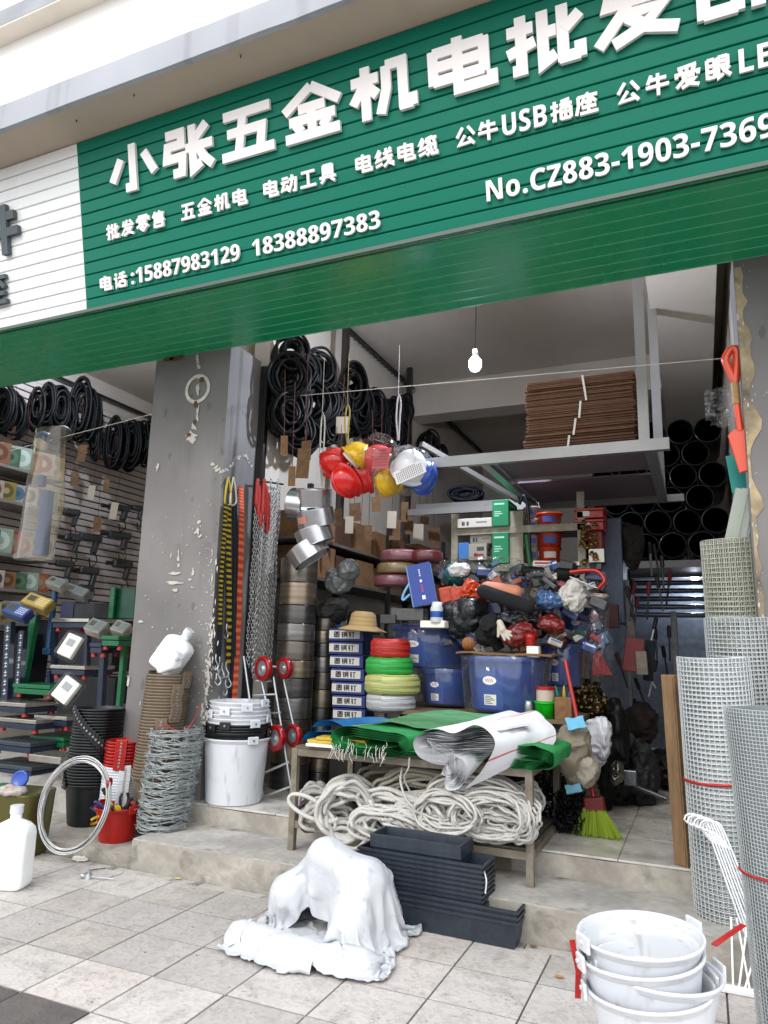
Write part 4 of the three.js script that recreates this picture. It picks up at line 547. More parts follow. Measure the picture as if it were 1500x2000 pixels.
// ---- rope ----
{
  const ropeT = tex(64, (u, v) => { const a = Math.sin((u * 2 + v * 2) * 6.283 * 2), b = fbm(u * 8, v * 8, 2, 3, 8); return cl01(0.84 + 0.09 * a + 0.2 * (b - 0.5)) * 255; }, 1); ropeT.repeat.set(60, 2);
  const rm = std(0xe9e6de, 0.85, { map: ropeT, bumpMap: ropeT, bumpScale: 0.003 }), rm2 = std(0xcdc5b0, 0.9, { map: ropeT, bumpMap: ropeT, bumpScale: 0.003 });
  const coil = (label, px, py, z, rx, ry, n, r, spread, m, turn, waist = true) => {
    const c = Z(px, py, z), t = thing('rope_coil', label, 'rope', c, turn), gs = [];
    for (let q = 0; q < n; q++) {   // hank: long loops gathered at the middle
      const pts = [], ph = rr(0, 6.28), ff = q % 2 ? 1 : rr(0.4, 0.95), a = rx * (0.5 + 0.5 * ff) * rr(0.82, 1.1), b = ry * ff * rr(0.7, 1.08), zz = (q / n - 0.5) * spread, N = 18, tl = rr(-0.18, 0.18);
      for (let i = 0; i < N; i++) { const u = i / N * 6.283, cw = Math.cos(u), w = waist ? 0.45 + 0.55 * Math.abs(cw) : 1; const x = cw * a, y = Math.sin(u) * b * w; pts.push(V(x * Math.cos(tl) - y * Math.sin(tl) + (vn(q * 3.1, i * 0.7) - 0.5) * 0.03, x * Math.sin(tl) + y * Math.cos(tl) + (vn(q * 5.7, i * 0.7, 4) - 0.5) * 0.03, zz * w + (vn(q * 1.3, i * 0.8, 8) - 0.5) * 0.05)); }
      gs.push(tube(pts, r, 64, 6, true));
    }
    obj('loops', gs, m, t); return t;
  };
  coil('thick white rope hank bulging over the shelf front', 680, 1580, TZ0 - 0.04, 0.15, 0.15, 24, 0.0125, 0.2, rm, 0.3, false);
  coil('thick white rope hank gathered at the waist beside the bulging hank', 795, 1575, TZ0 - 0.06, 0.24, 0.10, 24, 0.0115, 0.18, rm, -0.1);
  coil('medium white rope hank lying in the middle of the shelf', 825, 1605, TZ0 + 0.0, 0.22, 0.07, 26, 0.009, 0.12, rm, 0.05);
  coil('thin white rope hank with many fine loops by the corner leg', 960, 1590, TZ0 - 0.03, 0.2, 0.12, 46, 0.0075, 0.2, rm, 0.1, false);
  coil('thin white rope hank sagging below the corner hank', 985, 1610, TZ0 - 0.0, 0.16, 0.085, 34, 0.0072, 0.1, rm, -0.15);
  coil('pale rope hank lying on its side behind the bulging hank', 640, 1555, TZ0 - 0.2, 0.15, 0.09, 16, 0.011, 0.2, rm, 0.2);
  coil('beige rope hank standing at the back of the shelf', 760, 1540, TZ1 + 0.22, 0.2, 0.13, 20, 0.0115, 0.24, rm2, 0.6, false);
  coil('beige thin rope hank at the back of the shelf under the white sheeting', 905, 1545, TZ1 + 0.22, 0.26, 0.14, 26, 0.009, 0.24, rm2, -0.4, false);
  coil('tangled thin cream rope hank at the back of the shelf near the corner', 1000, 1560, TZ0 - 0.3, 0.16, 0.1, 20, 0.008, 0.2, rm, 0.4);
  const more = [['pale rope hank sagging over the shelf rail between the white hanks', 760, 1610, 0.01, 0.2, 0.075, 20, 0.0105, 0.12, rm, 0.1], ['thin white rope hank filling the gap before the middle hank', 880, 1585, 0.02, 0.2, 0.1, 24, 0.0075, 0.16, rm, -0.2], ['white rope hank pushed behind the corner hank', 930, 1560, -0.12, 0.24, 0.12, 26, 0.0085, 0.2, rm, 0.25], ['cream rope hank under the sheeting at the back of the shelf', 830, 1550, -0.25, 0.26, 0.13, 24, 0.0105, 0.24, rm2, 0.1], ['white rope hank lying low beside the table leg', 640, 1590, -0.08, 0.14, 0.08, 18, 0.0115, 0.16, rm, 0.4], ['thin white rope hank lying at the corner under the shelf edge', 1000, 1595, 0.0, 0.13, 0.1, 22, 0.0072, 0.14, rm, -0.5]];
  for (const [l, px, py, dz, a, b, n, r, sp, m, tn] of more) coil(l, px, py, TZ0 + dz, a, b, n, r, sp, m, tn, more.indexOf(m) % 2 === 0);
  const strand = (label, pts, r, m = rm) => one('rope_end', label, 'rope', tube(pts.map(([px, py, dz]) => Z(px, py, TZ0 + dz)), r, 60, 6), m);
  strand('thick white rope loop sticking out past the table leg', [[660, 1600, 0.03], [640, 1605, 0.06], [600, 1595, 0.09], [566, 1570, 0.1], [570, 1552, 0.09], [600, 1556, 0.08], [635, 1580, 0.05], [655, 1610, 0.04], [640, 1640, 0.05], [650, 1650, 0.06], [690, 1640, 0.05], [715, 1610, 0.03]], 0.012);
  strand('thick white rope loop arching up from the hanks', [[668, 1570, 0.02], [668, 1540, 0.04], [690, 1526, 0.05], [710, 1540, 0.04], [722, 1560, 0.02]], 0.012);
  strand('white rope end hanging below the shelf front', [[640, 1600, 0.05], [655, 1640, 0.07], [690, 1658, 0.08], [715, 1640, 0.06], [735, 1600, 0.03]], 0.0115);
  strand('thin white rope loop trailing over the middle hanks', [[785, 1500, -0.05], [783, 1530, 0.02], [800, 1570, 0.04], [850, 1600, 0.05], [890, 1595, 0.05], [893, 1560, 0.04], [860, 1550, 0.04], [825, 1580, 0.05], [830, 1630, 0.06], [862, 1650, 0.06], [865, 1620, 0.05], [870, 1600, 0.05]], 0.0065);
  strand('thin white rope loop hanging past the shelf rail', [[840, 1560, 0.03], [870, 1620, 0.05], [885, 1650, 0.06], [880, 1620, 0.06], [900, 1580, 0.05]], 0.0065);
  strand('thin rope hanging from the green tarpaulin', [[800, 1480, 0.1], [798, 1500, 0.1], [790, 1520, 0.06], [800, 1545, 0.03]], 0.005);
  one('purple_cord_hank', 'hank of purple and white speckled cord beside the table leg', 'cord', Array.from({ length: 10 }, (_, q) => { const c = Z(604, 1596, TZ0 - 0.06), pts = []; for (let i = 0; i < 14; i++) { const u = i / 14 * 6.283; pts.push(V(c.x + Math.cos(u) * 0.06 * rr(0.7, 1.2), c.y + Math.sin(u) * 0.09 * rr(0.7, 1.1) + 0.01, c.z + rr(-0.05, 0.05))); } return tube(pts, 0.006, 40, 5, true); }), std(0x6a5560, 0.9, { map: ropeT }));
}
// ================= inside the main bay =================
function R(x0, y0, x1, y1, z) { const xm = (x0 + x1) / 2, ym = (y0 + y1) / 2, c = Z(xm, ym, z); return { c, w: Math.abs(Z(x1, ym, z).x - Z(x0, ym, z).x), h: Math.abs(Z(xm, y0, z).y - Z(xm, y1, z).y) }; }
const boxThing = (name, label, cat, x0, y0, x1, y1, z, d, m, group, turn = 0) => { const r = R(x0, y0, x1, y1, z); const o = one(name, label, cat, boxUV(rb(r.w, r.h, d, 0.006), 2), m, V(r.c.x, r.c.y, z - d / 2), group); o.rotation.y = turn; return o; };
const film = new THREE.MeshPhysicalMaterial({ color: 0xffffff, roughness: 0.05, transmission: 1, thickness: 0, side: THREE.DoubleSide, ior: 1.45 });
const filmT = new THREE.MeshPhysicalMaterial({ color: 0xffffff, roughness: 0.07, transmission: 0.98, thickness: 0, side: THREE.DoubleSide });
const strokes = (x, spec, ox, oy, w, h, lw, col) => { x.strokeStyle = col; x.lineWidth = lw; for (const s of spec.split('|')) { x.beginPath(); s.split(' ').forEach((q, i) => { const [a, b] = q.split(',').map(Number); x[i ? 'lineTo' : 'moveTo'](ox + a / 100 * w, oy + b / 100 * h); }); x.stroke(); } };
// ---- lamps ----
function bulb(px, py, z, r, label, inten, wireTop) {
  const p = Z(px, py, z), t = thing('light_bulb', label, 'light bulb', p);
  obj('glass', lathe([[0.001, -r * 1.1], [r * 0.6, -r], [r, -r * 0.35], [r, r * 0.6], [r * 0.7, r * 1.05], [r * 0.45, r * 1.3]], 24), new THREE.MeshStandardMaterial({ color: 0xffffff, emissive: 0xe8f3ff, emissiveIntensity: 4 }), t);
  obj('socket', cy(r * 0.42, r * 0.5, r * 1.2, 0, r * 1.9, 0, 14), M.paper, t);
  if (wireTop) obj('cord', tube([[0, r * 2.4, 0], [0.008, (wireTop - p.y) * 0.4, 0.004], [-0.006, (wireTop - p.y) * 0.7, 0], [0, wireTop - p.y, 0]], 0.005, 20, 5), M.black, t);
  const l = new THREE.PointLight(0xdfeaff, inten, 0, 2); l.position.set(p.x, p.y - r * 1.2, p.z + r * 1.15); l.castShadow = true; l.shadow.radius = 2; scene.add(l); l.name = 'lamp_light';
}
bulb(928, 712, -5.1, 0.05, 'lit white bulb hanging on a black cord from the ceiling', 6.5, CEIL);
bulb2();
function bulb2() { const p = V(-5.7, 4.5, -5.3), t = thing('light_bulb', 'lit white bulb hanging high in the left bay', 'light bulb', p); obj('glass', lathe([[0.001, -0.055], [0.03, -0.05], [0.05, -0.02], [0.05, 0.03], [0.035, 0.052], [0.022, 0.065]], 24), new THREE.MeshStandardMaterial({ color: 0xffffff, emissive: 0xe8f3ff, emissiveIntensity: 4 }), t); obj('socket', cy(0.021, 0.025, 0.06, 0, 0.095, 0, 14), M.paper, t); obj('cord', bar(V(0, 0.12, 0), V(0, CEIL - p.y, 0), 0.005), M.black, t); const l = new THREE.PointLight(0xdfeaff, 4.5, 0, 2); l.position.set(p.x, p.y - 0.06, p.z + 0.058); l.castShadow = true; l.shadow.radius = 2; l.name = 'lamp_light'; scene.add(l); }
bulb(1357, 1125, -8.6, 0.05, 'lit white bulb at the back of the shop behind the mesh roll', 0.9, 3.2);
// ---- second table ----
const T2Y = 0.9, T2Z = -4.6;
{
  const t = thing('wooden_table', 'low wooden topped table behind the tarpaulins carrying the blue tubs', 'table'); obj('table_top', block(-2.05, -0.72, T2Y - 0.025, T2Y, -5.5, T2Z + 0.05, 1), std(0x7d6a52, 0.75, { map: grainT }), t);
  for (const [x, z] of [[-2, T2Z], [-0.76, T2Z], [-2, -5.4], [-0.76, -5.4]]) obj('leg', block(x - 0.02, x + 0.02, FLOOR, T2Y - 0.026, z - 0.02, z + 0.02, 2), steelPaint, t);
}
// ---- blue tubs in plastic film ----
{
  const stick = (seedv) => print(128, 160, (x, w, h) => { x.fillStyle = '#1f3f86'; x.fillRect(0, 0, w, h); x.fillStyle = '#e8e6e0'; x.beginPath(); x.ellipse(64, 20, 14, 9, 0, 0, 7); x.fill(); x.beginPath(); x.ellipse(64, 62, 34, 15, 0, 0, 7); x.fill(); x.strokeStyle = '#a03030'; x.lineWidth = 3; for (let i = 0; i < 4; i++) { x.beginPath(); x.moveTo(46 + i * 10, 56); x.lineTo(52 + i * 10, 68); x.stroke(); } x.fillStyle = '#dad8d0'; x.fillRect(34, 110, 62, 36); x.fillStyle = '#333'; for (let i = 0; i < 5; i++) x.fillRect(39, 115 + i * 6, 30 + 20 * ((i * 7) % 3) / 2, 2.5); });
  const sm = std(0xffffff, 0.5, { map: stick(1) });
  const tub = (label, x0, y0, x1, y1, z, wrap = true) => {
    const r = R(x0, y0, x1, y1, z), rt = r.w / 2, h = r.h, t = thing('plastic_tub', label, 'tub', V(r.c.x, r.c.y - h / 2, z - rt * 0.6));
    obj('body', lathe([[0.001, 0.004], [rt * 0.8, 0.004], [rt * 0.84, 0.02], [rt * 0.94, h - 0.04], [rt, h - 0.035], [rt, h], [rt * 0.95, h], [rt * 0.82, 0.03], [0.001, 0.02]], 36), M.blue, t);
    const n = new THREE.CylinderGeometry(rt * 0.935, rt * 0.86, h * 0.82, 12, 1, true, -0.55 - 0.05, 0.75); obj('label', n.translate(0, h * 0.48, 0), sm, t);
    if (wrap) { const g = lathe([[rt * 0.9, 0], [rt * 0.97, 0.02], [rt * 1.03, h * 0.5], [rt * 1.07, h], [rt * 0.8, h + 0.02], [rt * 0.1, h + 0.035]], 60); const q = g.attributes.position; for (let i = 0; i < q.count; i++) { const x = q.getX(i), y = q.getY(i), zz = q.getZ(i), f = 1 + 0.2 * (crease(x, y * 0.4, zz, 11) - 0.6); q.setXYZ(i, x * f, y, zz * f); } g.computeVertexNormals(); obj('plastic_film', g, filmT, t); }
  };
  tub('large blue plastic tub in clear film under the cardboard sheet', 897, 1282, 1058, 1392, T2Z, true);
  tub('blue plastic tub in clear film behind the string rolls, lower of two', 812, 1306, 915, 1378, T2Z - 0.3); tub('blue plastic tub in clear film stacked on the lower tub by the string rolls', 752, 1222, 905, 1306, T2Z - 0.35);
  tub('small blue plastic tub in clear film between the large tub and the broom', 1052, 1258, 1135, 1342, T2Z - 0.45); tub('blue plastic tub in clear film high up beside the bagged red goods', 1088, 1182, 1182, 1262, T2Z - 0.6);
  const c = R(897, 1270, 1065, 1284, T2Z); one('cardboard_sheet', 'torn brown cardboard sheet lying across the large blue tub', 'cardboard', roughen(boxUV(new THREE.BoxGeometry(c.w * 1.1, 0.012, 0.42, 24, 1, 14), 2), 0.014, 9), M.card, V(c.c.x + 0.01, c.c.y, T2Z - 0.16));
}
// ---- rolls of plastic string ----
{
  const fT = tex(128, (u, v) => 150 + 105 * vn(u * 4, v * 48, 2, 48)), fibre = (c) => std(c, 0.5, { map: fT, bumpMap: fT, bumpScale: 0.004 });
  const roll = (label, x0, y0, x1, y1, c) => { const r = R(x0, y0, x1, y1, T2Z + 0.02), rd = r.w / 2, t = thing('string_roll', label, 'string', V(r.c.x, r.c.y - r.h / 2, T2Z + 0.02 - rd * 0.3)); const g = lathe([[rd * 0.3, 0], [rd * 0.9, 0], [rd, r.h * 0.2], [rd * 1.01, r.h * 0.5], [rd, r.h * 0.82], [rd * 0.88, r.h], [rd * 0.3, r.h], [rd * 0.28, r.h * 0.5], [rd * 0.3, 0]], 36); roughen(g, 0.006, 30); obj('winding', g, fibre(c), t); };
  roll('white plastic string roll at the bottom of the string stack', 713, 1354, 802, 1388, 0xd9dadc); roll('pale yellow plastic string roll in the string stack', 710, 1317, 810, 1356, 0xd7dc86); roll('bright green plastic string roll in the string stack', 712, 1284, 798, 1318, 0x35c24e); roll('red plastic string roll on top of the string stack', 722, 1248, 794, 1286, 0xd42a20);
}
// ---- small things on the table front ----
{
  const y = T2Y; const a = R(1024, 1363, 1040, 1396, T2Z + 0.03); const can = thing('spray_can', 'small silver can beside the green pail', 'can', V(a.c.x, y, T2Z + 0.02)); obj('body', lathe([[0.001, 0], [a.w / 2, 0], [a.w / 2, a.h * 0.8], [a.w * 0.42, a.h * 0.84], [a.w * 0.42, a.h], [0.001, a.h]], 18), M.galv, can);
  const b = R(1042, 1364, 1084, 1398, T2Z + 0.03), pl = thing('small_pail', 'bright green small plastic pail under the red lidded jar', 'pail', V(b.c.x, y, T2Z)); obj('body', lathe([[0.001, 0.002], [b.w * 0.44, 0.002], [b.w * 0.48, b.h * 0.85], [b.w * 0.52, b.h * 0.86], [b.w * 0.52, b.h], [0.001, b.h]], 24), plastic(0x12c41c, 0.4), pl);
  const c = R(1044, 1336, 1082, 1364, T2Z + 0.03), jr = thing('plastic_jar', 'clear jar of white anchors with a red lid', 'jar', V(c.c.x, y + b.h + 0.001, T2Z)); obj('body', cy(c.w * 0.46, c.w * 0.46, c.h * 0.78, 0, c.h * 0.39, 0, 20), std(0xb9a79a, 0.3), jr); obj('lid', cy(c.w * 0.5, c.w * 0.5, c.h * 0.2, 0, c.h * 0.9, 0, 24), M.red, jr);
  const f = R(1084, 1352, 1117, 1396, T2Z + 0.03), bx1 = thing('cardboard_box', 'small brown cardboard box holding screwdrivers and pens', 'box', V(f.c.x, y, T2Z)); obj('box', rb(f.w, f.h, f.w, 0.003, 0, f.h / 2, 0), M.card, bx1);
  for (const [dx, cc, l] of [[-0.03, 0x0b7a6a, 'teal'], [0.0, 0xd0b030, 'yellow'], [0.025, 0x2b5fb0, 'blue']]) { const o = thing('screwdriver', l + ' handled screwdriver standing in the small cardboard box', 'screwdriver', V(f.c.x + dx, y + f.h - 0.03, T2Z)); obj('handle', lathe([[0.001, 0], [0.009, 0], [0.011, 0.05], [0.007, 0.09], [0.001, 0.1]], 10), plastic(cc, 0.4), o); o.rotation.z = dx * -8; }
  const g = R(1025, 1238, 1046, 1264, T2Z - 0.05); one('red_jar', 'small red jar with gold band on the cardboard sheet', 'jar', [lathe([[0.001, 0], [g.w * 0.45, 0], [g.w * 0.45, g.h * 0.7], [g.w * 0.5, g.h * 0.72], [g.w * 0.5, g.h], [0.001, g.h]], 16)], M.red, V(g.c.x, g.c.y - g.h / 2, T2Z - 0.05));
  boxThing('white_box', 'small white carton in front of the red jar', 'box', 1028, 1262, 1052, 1284, T2Z + 0.02, 0.06, M.paper);
  const h = Z(915, 1257, T2Z - 0.05), bl = thing('twine_ball', 'ribbed bronze ball of twine on the cardboard sheet', 'twine', h); obj('ball', [sph(0.04, 0, 0, 0, 18, 14), ...[...Array(7).keys()].map((i) => tor(0.0405, 0.004, 0, 0, 0, 0, i * 0.45, 0, 4, 24))], std(0x8a5a2c, 0.6), bl);
  const k = R(841, 1176, 865, 1216, T2Z - 0.1), bo = thing('glue_bottle', 'white plastic bottle with blue band among the tool cases', 'bottle', V(k.c.x, k.c.y - k.h / 2, T2Z - 0.1)); obj('body', lathe([[0.001, 0], [k.w * 0.48, 0], [k.w * 0.48, k.h * 0.75], [k.w * 0.4, k.h * 0.8], [k.w * 0.4, k.h], [0.001, k.h]], 20), M.white, bo); obj('band', cy(k.w * 0.49, k.w * 0.49, k.h * 0.3, 0, k.h * 0.4, 0, 20, true), plastic(0x1f5fc0, 0.4), bo);
}
// ---- heap of goods on the tubs ----
{
  const lump = (name, label, cat, px, py, z, w, h, d, m, cr = 0.02, fq = 14, turn = 0, res = 36) => { const c = Z(px, py, z), k = mpp(c), a = w * k / 2, b = h * k / 2; const sub = [...Array(5)].map(() => [rr(-0.5, 0.5) * a, rr(-0.45, 0.45) * b, rr(-0.4, 0.4) * d, rr(0.4, 0.7) * a, rr(0.4, 0.65) * b, rr(0.45, 0.7) * d]); const g = blob((x, y, q) => { let e = 9; for (const v of sub) e = smin(e, ell(x, y, q, ...v), 0.025); if (Math.abs(e) < 0.07) e -= cr * 1.5 * (crease(x + px, y + py, q, fq) - 0.55) + cr * 0.8 * (crease(x, y + py, q + px, fq * 2.3) - 0.55); return e; }, a * 1.25 + 0.03, b * 1.25 + 0.03, d * 1.25 + 0.03, res); const o = one(name, label, cat, g, m, c); o.rotation.y = turn; return o; };
  globalThis.lump = lump;
  const bagM = phy(0x14161a, 0.45, { clearcoat: 0.3, clearcoatRoughness: 0.2 }), bagC = film, redBag = phy(0x8a1e1c, 0.45, { clearcoat: 0.3, clearcoatRoughness: 0.25, map: scuffT });
  const z = T2Z - 0.2;
  lump('black_bag', 'shiny black plastic bag of goods behind the glue bottle', 'bag', 905, 1205, z, 90, 75, 0.12, bagM); lump('black_bag', 'matt black cloth pouch with a white glove on it', 'bag', 960, 1232, z + 0.08, 75, 55, 0.1, std(0x101114, 0.9, { map: grainT }));
  lump('black_bag', 'black wrapped bundle above the cardboard sheet by the red goods', 'bag', 1020, 1205, z - 0.05, 90, 60, 0.1, bagM); lump('red_bag', 'red goods wrapped in clear shiny film beside the blue tub', 'bag', 1078, 1215, z - 0.03, 56, 44, 0.09, redBag); lump('red_bag', 'red packet half hidden under the film by the red jar', 'bag', 1010, 1240, z + 0.05, 60, 45, 0.06, redBag);
  lump('grey_bag', 'crumpled clear film bag lying over the heap below the shelf', 'bag', 1030, 1140, z - 0.1, 110, 80, 0.14, bagC); lump('grey_bag', 'crumpled clear film bag hanging beside the blue tub', 'bag', 1165, 1250, z - 0.1, 55, 130, 0.1, bagC); lump('grey_bag', 'folded grey plastic sheet lying on the shelf foot', 'bag', 930, 1105, z - 0.3, 150, 26, 0.12, bagC);
  lump('white_pack', 'wrapped white packet of wipes in the heap by the black roller', 'packet', 1118, 1160, z - 0.05, 50, 60, 0.08, std(0xb8b4ad, 0.4)); lump('teal_cloth', 'teal and white cloth bundle below the grey plastic sheet', 'cloth', 900, 1130, z - 0.15, 60, 50, 0.1, std(0x2c6a6a, 0.85)); lump('white_cloth', 'white cloth tip on the teal bundle', 'cloth', 895, 1115, z - 0.05, 34, 26, 0.05, std(0xc9c9c6, 0.85));
  lump('blue_film_bundle', 'blue goods in clear film beside the white packet', 'bundle', 1075, 1172, z - 0.02, 46, 34, 0.07, phy(0x3a5a86, 0.25, { clearcoat: 0.8 }));
  // small packets filling the heap
  const pc = [0x111317, 0x16181c, 0x9a1a18, 0x7a1216, 0x1f3566, 0xb9b4aa, 0x4a4b4d, 0x2a5f8a, 0x1b1d20, 0xc24a1a, 0x3a2c24, 0x1e4a3a].map((c) => phy(c, 0.4, { map: scuffT, clearcoat: 0.4 }));
  const lbl = [['#c9c4b8', '#a02028'], ['#b8b4ac', '#2a4a8a'], ['#2a4a8a', '#d8d4cc']].map(([a, b]) => std(0xffffff, 0.5, { map: print(64, 64, (x) => { x.fillStyle = a; x.fillRect(0, 0, 64, 64); x.fillStyle = b; x.fillRect(6, 8, 52, 14); x.fillStyle = '#444'; for (let i = 0; i < 4; i++) x.fillRect(8, 30 + i * 8, 30 + (i * 13) % 20, 3); }) }));
  for (let i = 0; i < 170; i++) { const px = rr(868, 1176), py = rr(1102, 1268), c = Z(px, py, z - 0.02 - rr(0, 0.25)), k = mpp(c), w = rr(12, 40) * k, h = rr(8, 24) * k; const o = thing('goods_packet', 'small packet in the jumbled heap on the blue tubs', 'packet', c, rr(-0.6, 0.6), 'small packets in the heap'); obj('pack', roughen(rb(w, h, rr(0.03, 0.08), 0.008, 0, 0, 0, 0, 0, 0, 2), 0.006, 25, i), i % 4 === 2 ? lbl[i % 3] : pc[Math.floor(rnd() * pc.length)], o); o.rotation.z = rr(-0.7, 0.7); }
  // white glove
  { const c = Z(976, 1228, z + 0.2), k = mpp(c), q = (a, b, r1, r2) => (x, y, w) => cap(x, y, w, a, b, r1, r2); const f = [q([0, 0, 0], [0.02, -0.045, 0.01], 0.02, 0.024), q([0.02, -0.05, 0.01], [0.075, -0.06, 0.012], 0.009, 0.008), q([0.025, -0.06, 0.01], [0.08, -0.085, 0.012], 0.009, 0.008), q([0.02, -0.065, 0.01], [0.065, -0.105, 0.012], 0.009, 0.008), q([0.01, -0.065, 0.01], [0.035, -0.11, 0.012], 0.009, 0.008), q([-0.005, -0.03, 0.01], [-0.005, -0.09, 0.02], 0.01, 0.008)]; one('work_glove', 'pale cotton work glove lying on the black pouch', 'glove', blob((x, y, w) => f.reduce((d, e) => smin(d, e(x, y + 0.04 - 0.08, w), 0.008), 9), 0.12, 0.14, 0.06, 44), std(0xbdb3a4, 0.95), c); }
  // shoe soles, roller
  for (const [px, l] of [[872, 'orange foam sole standing at the front of the pair'], [895, 'orange foam sole standing behind the first sole']]) { const c = Z(px, 1163, z + 0.02), o = thing('foam_sole', l, 'sole', c, 0.2); obj('sole', rb(0.1, 0.12, 0.018, 0.05, 0, 0, 0, 0, 0, 0.2, 3), M.orange, o); }
  lump('orange_glove', 'orange rubber gloves balled up beside the foam soles', 'gloves', 925, 1160, z, 46, 46, 0.06, M.orange, 0.02, 22);
  { const a = Z(932, 1150, z + 0.12), b = Z(1035, 1185, z + 0.1), m = a.clone().add(b).multiplyScalar(0.5), t = thing('knee_roller', 'pink foam roller in a black fabric sleeve lying across the heap', 'roller', m); const l = a.distanceTo(b); const ang = Math.atan2(b.y - a.y, b.x - a.x); obj('sleeve', at(new THREE.CapsuleGeometry(0.046, l * 0.85, 8, 20), 0.02, -0.01, 0.02, 0, 0, ang + 1.57), std(0x14151a, 0.95, { map: grainT }), t); obj('foam', at(new THREE.CapsuleGeometry(0.05, l * 0.5, 8, 20), -0.02, 0.05, -0.03, 0, 0, ang + 1.75), std(0xb9785c, 0.7), t); }
  // blue paper bag
  { const r = R(796, 1100, 850, 1185, z + 0.1), t = thing('paper_bag', 'glossy blue paper bag with pale blue side and handle lying on the heap', 'bag', r.c, 0.1); const pt = print(128, 192, (x, w, h) => { x.fillStyle = '#27408f'; x.fillRect(0, 0, w, h); x.fillStyle = '#dfe6f5'; x.beginPath(); x.arc(64, 80, 7, 0, 7); x.fill(); for (let i = 0; i < 4; i++) x.fillRect(60, 26 + i * 9, 8, 5); x.fillStyle = '#c2394a'; for (let i = 0; i < 4; i++) x.fillRect(60, 98 + i * 9, 9, 6); x.fillStyle = '#e8e8ea'; x.fillRect(56, 148, 18, 18); });
    obj('face', bx(r.w * 0.8, r.h * 0.95, 0.012, 0.01, 0, 0.03), std(0xffffff, 0.35, { map: pt }), t); obj('side', bx(r.w * 0.8, r.h * 0.94, 0.07, 0.0, 0, -0.012), std(0x6fa3cf, 0.4), t); obj('handle', tube([[-0.07, 0.04, 0], [-0.13, -0.03, 0.01], [-0.15, -0.08, 0.01], [-0.09, -0.05, 0.01]], 0.009, 20, 5), std(0x78aad6, 0.5), t); t.rotation.z = 0.2; }
  // tins of tape in bands
  [[784, 1088, 84, 0xa3636c, 'pink wrapped tape roll at the top of the tape stack'], [778, 1112, 84, 0xa58a5c, 'beige wrapped tape roll in the tape stack'], [772, 1136, 84, 0x9a5a68, 'dull pink wrapped tape roll at the bottom of the tape stack'], [832, 1088, 66, 0x7c1f28, 'dark red wrapped tape roll beside the tape stack']].forEach(([px, py, w, c, l]) => { const p = Z(px, py, z - 0.35), k = mpp(p), o = thing('tape_roll', l, 'tape', p); obj('roll', lathe([[0.001, -11 * k], [w * k * 0.44, -11 * k], [w * k * 0.5, -7 * k], [w * k * 0.5, 7 * k], [w * k * 0.44, 11 * k], [0.001, 11 * k]], 32), phy(c, 0.4, { map: scuffT, clearcoat: 0.7 }), o); });
  // tool cases
  boxThing('tool_case', 'grey plastic tool case with slot lying by the glue bottle', 'case', 762, 1188, 826, 1212, z + 0.1, 0.1, plastic(0x5b5a58, 0.5)); boxThing('tool_case', 'dark grey tool case beside the slotted case', 'case', 742, 1200, 772, 1218, z + 0.12, 0.1, plastic(0x3f3f40, 0.5)); boxThing('flat_carton', 'white carton lying under the glue bottle', 'carton', 820, 1212, 868, 1226, z + 0.12, 0.14, M.paper);
  // hammers and saw
  for (const [px, py, l] of [[1040, 1118, 'black rubber mallet head lying behind the film bag'], [1108, 1122, 'black rubber mallet head lying beside the red saw']]) { const t = thing('rubber_mallet', l, 'mallet', Z(px, py, z - 0.05)); obj('head', at(lathe([[0.001, -0.075], [0.036, -0.075], [0.042, -0.065], [0.042, 0.065], [0.036, 0.075], [0.001, 0.075]], 20), 0, 0, 0, 0, 0.4, 1.52), M.rubber, t); obj('shaft', bar(V(0, 0, 0), V(0.05, -0.02, -0.25), 0.013, 8), M.card, t); }
  { const t = thing('hacksaw', 'red hacksaw frame lying over the film bags', 'hacksaw', Z(1150, 1135, z)); obj('frame', tube([[-0.12, 0.06, 0], [-0.02, 0.07, 0], [0.06, 0.06, 0], [0.1, 0.0, 0.02], [0.06, -0.05, 0.02]], 0.014, 30, 8), M.red, t); obj('blade', bar(V(-0.12, 0.03, 0), V(0.06, -0.05, 0.02), 0.004), M.galv, t); }
}
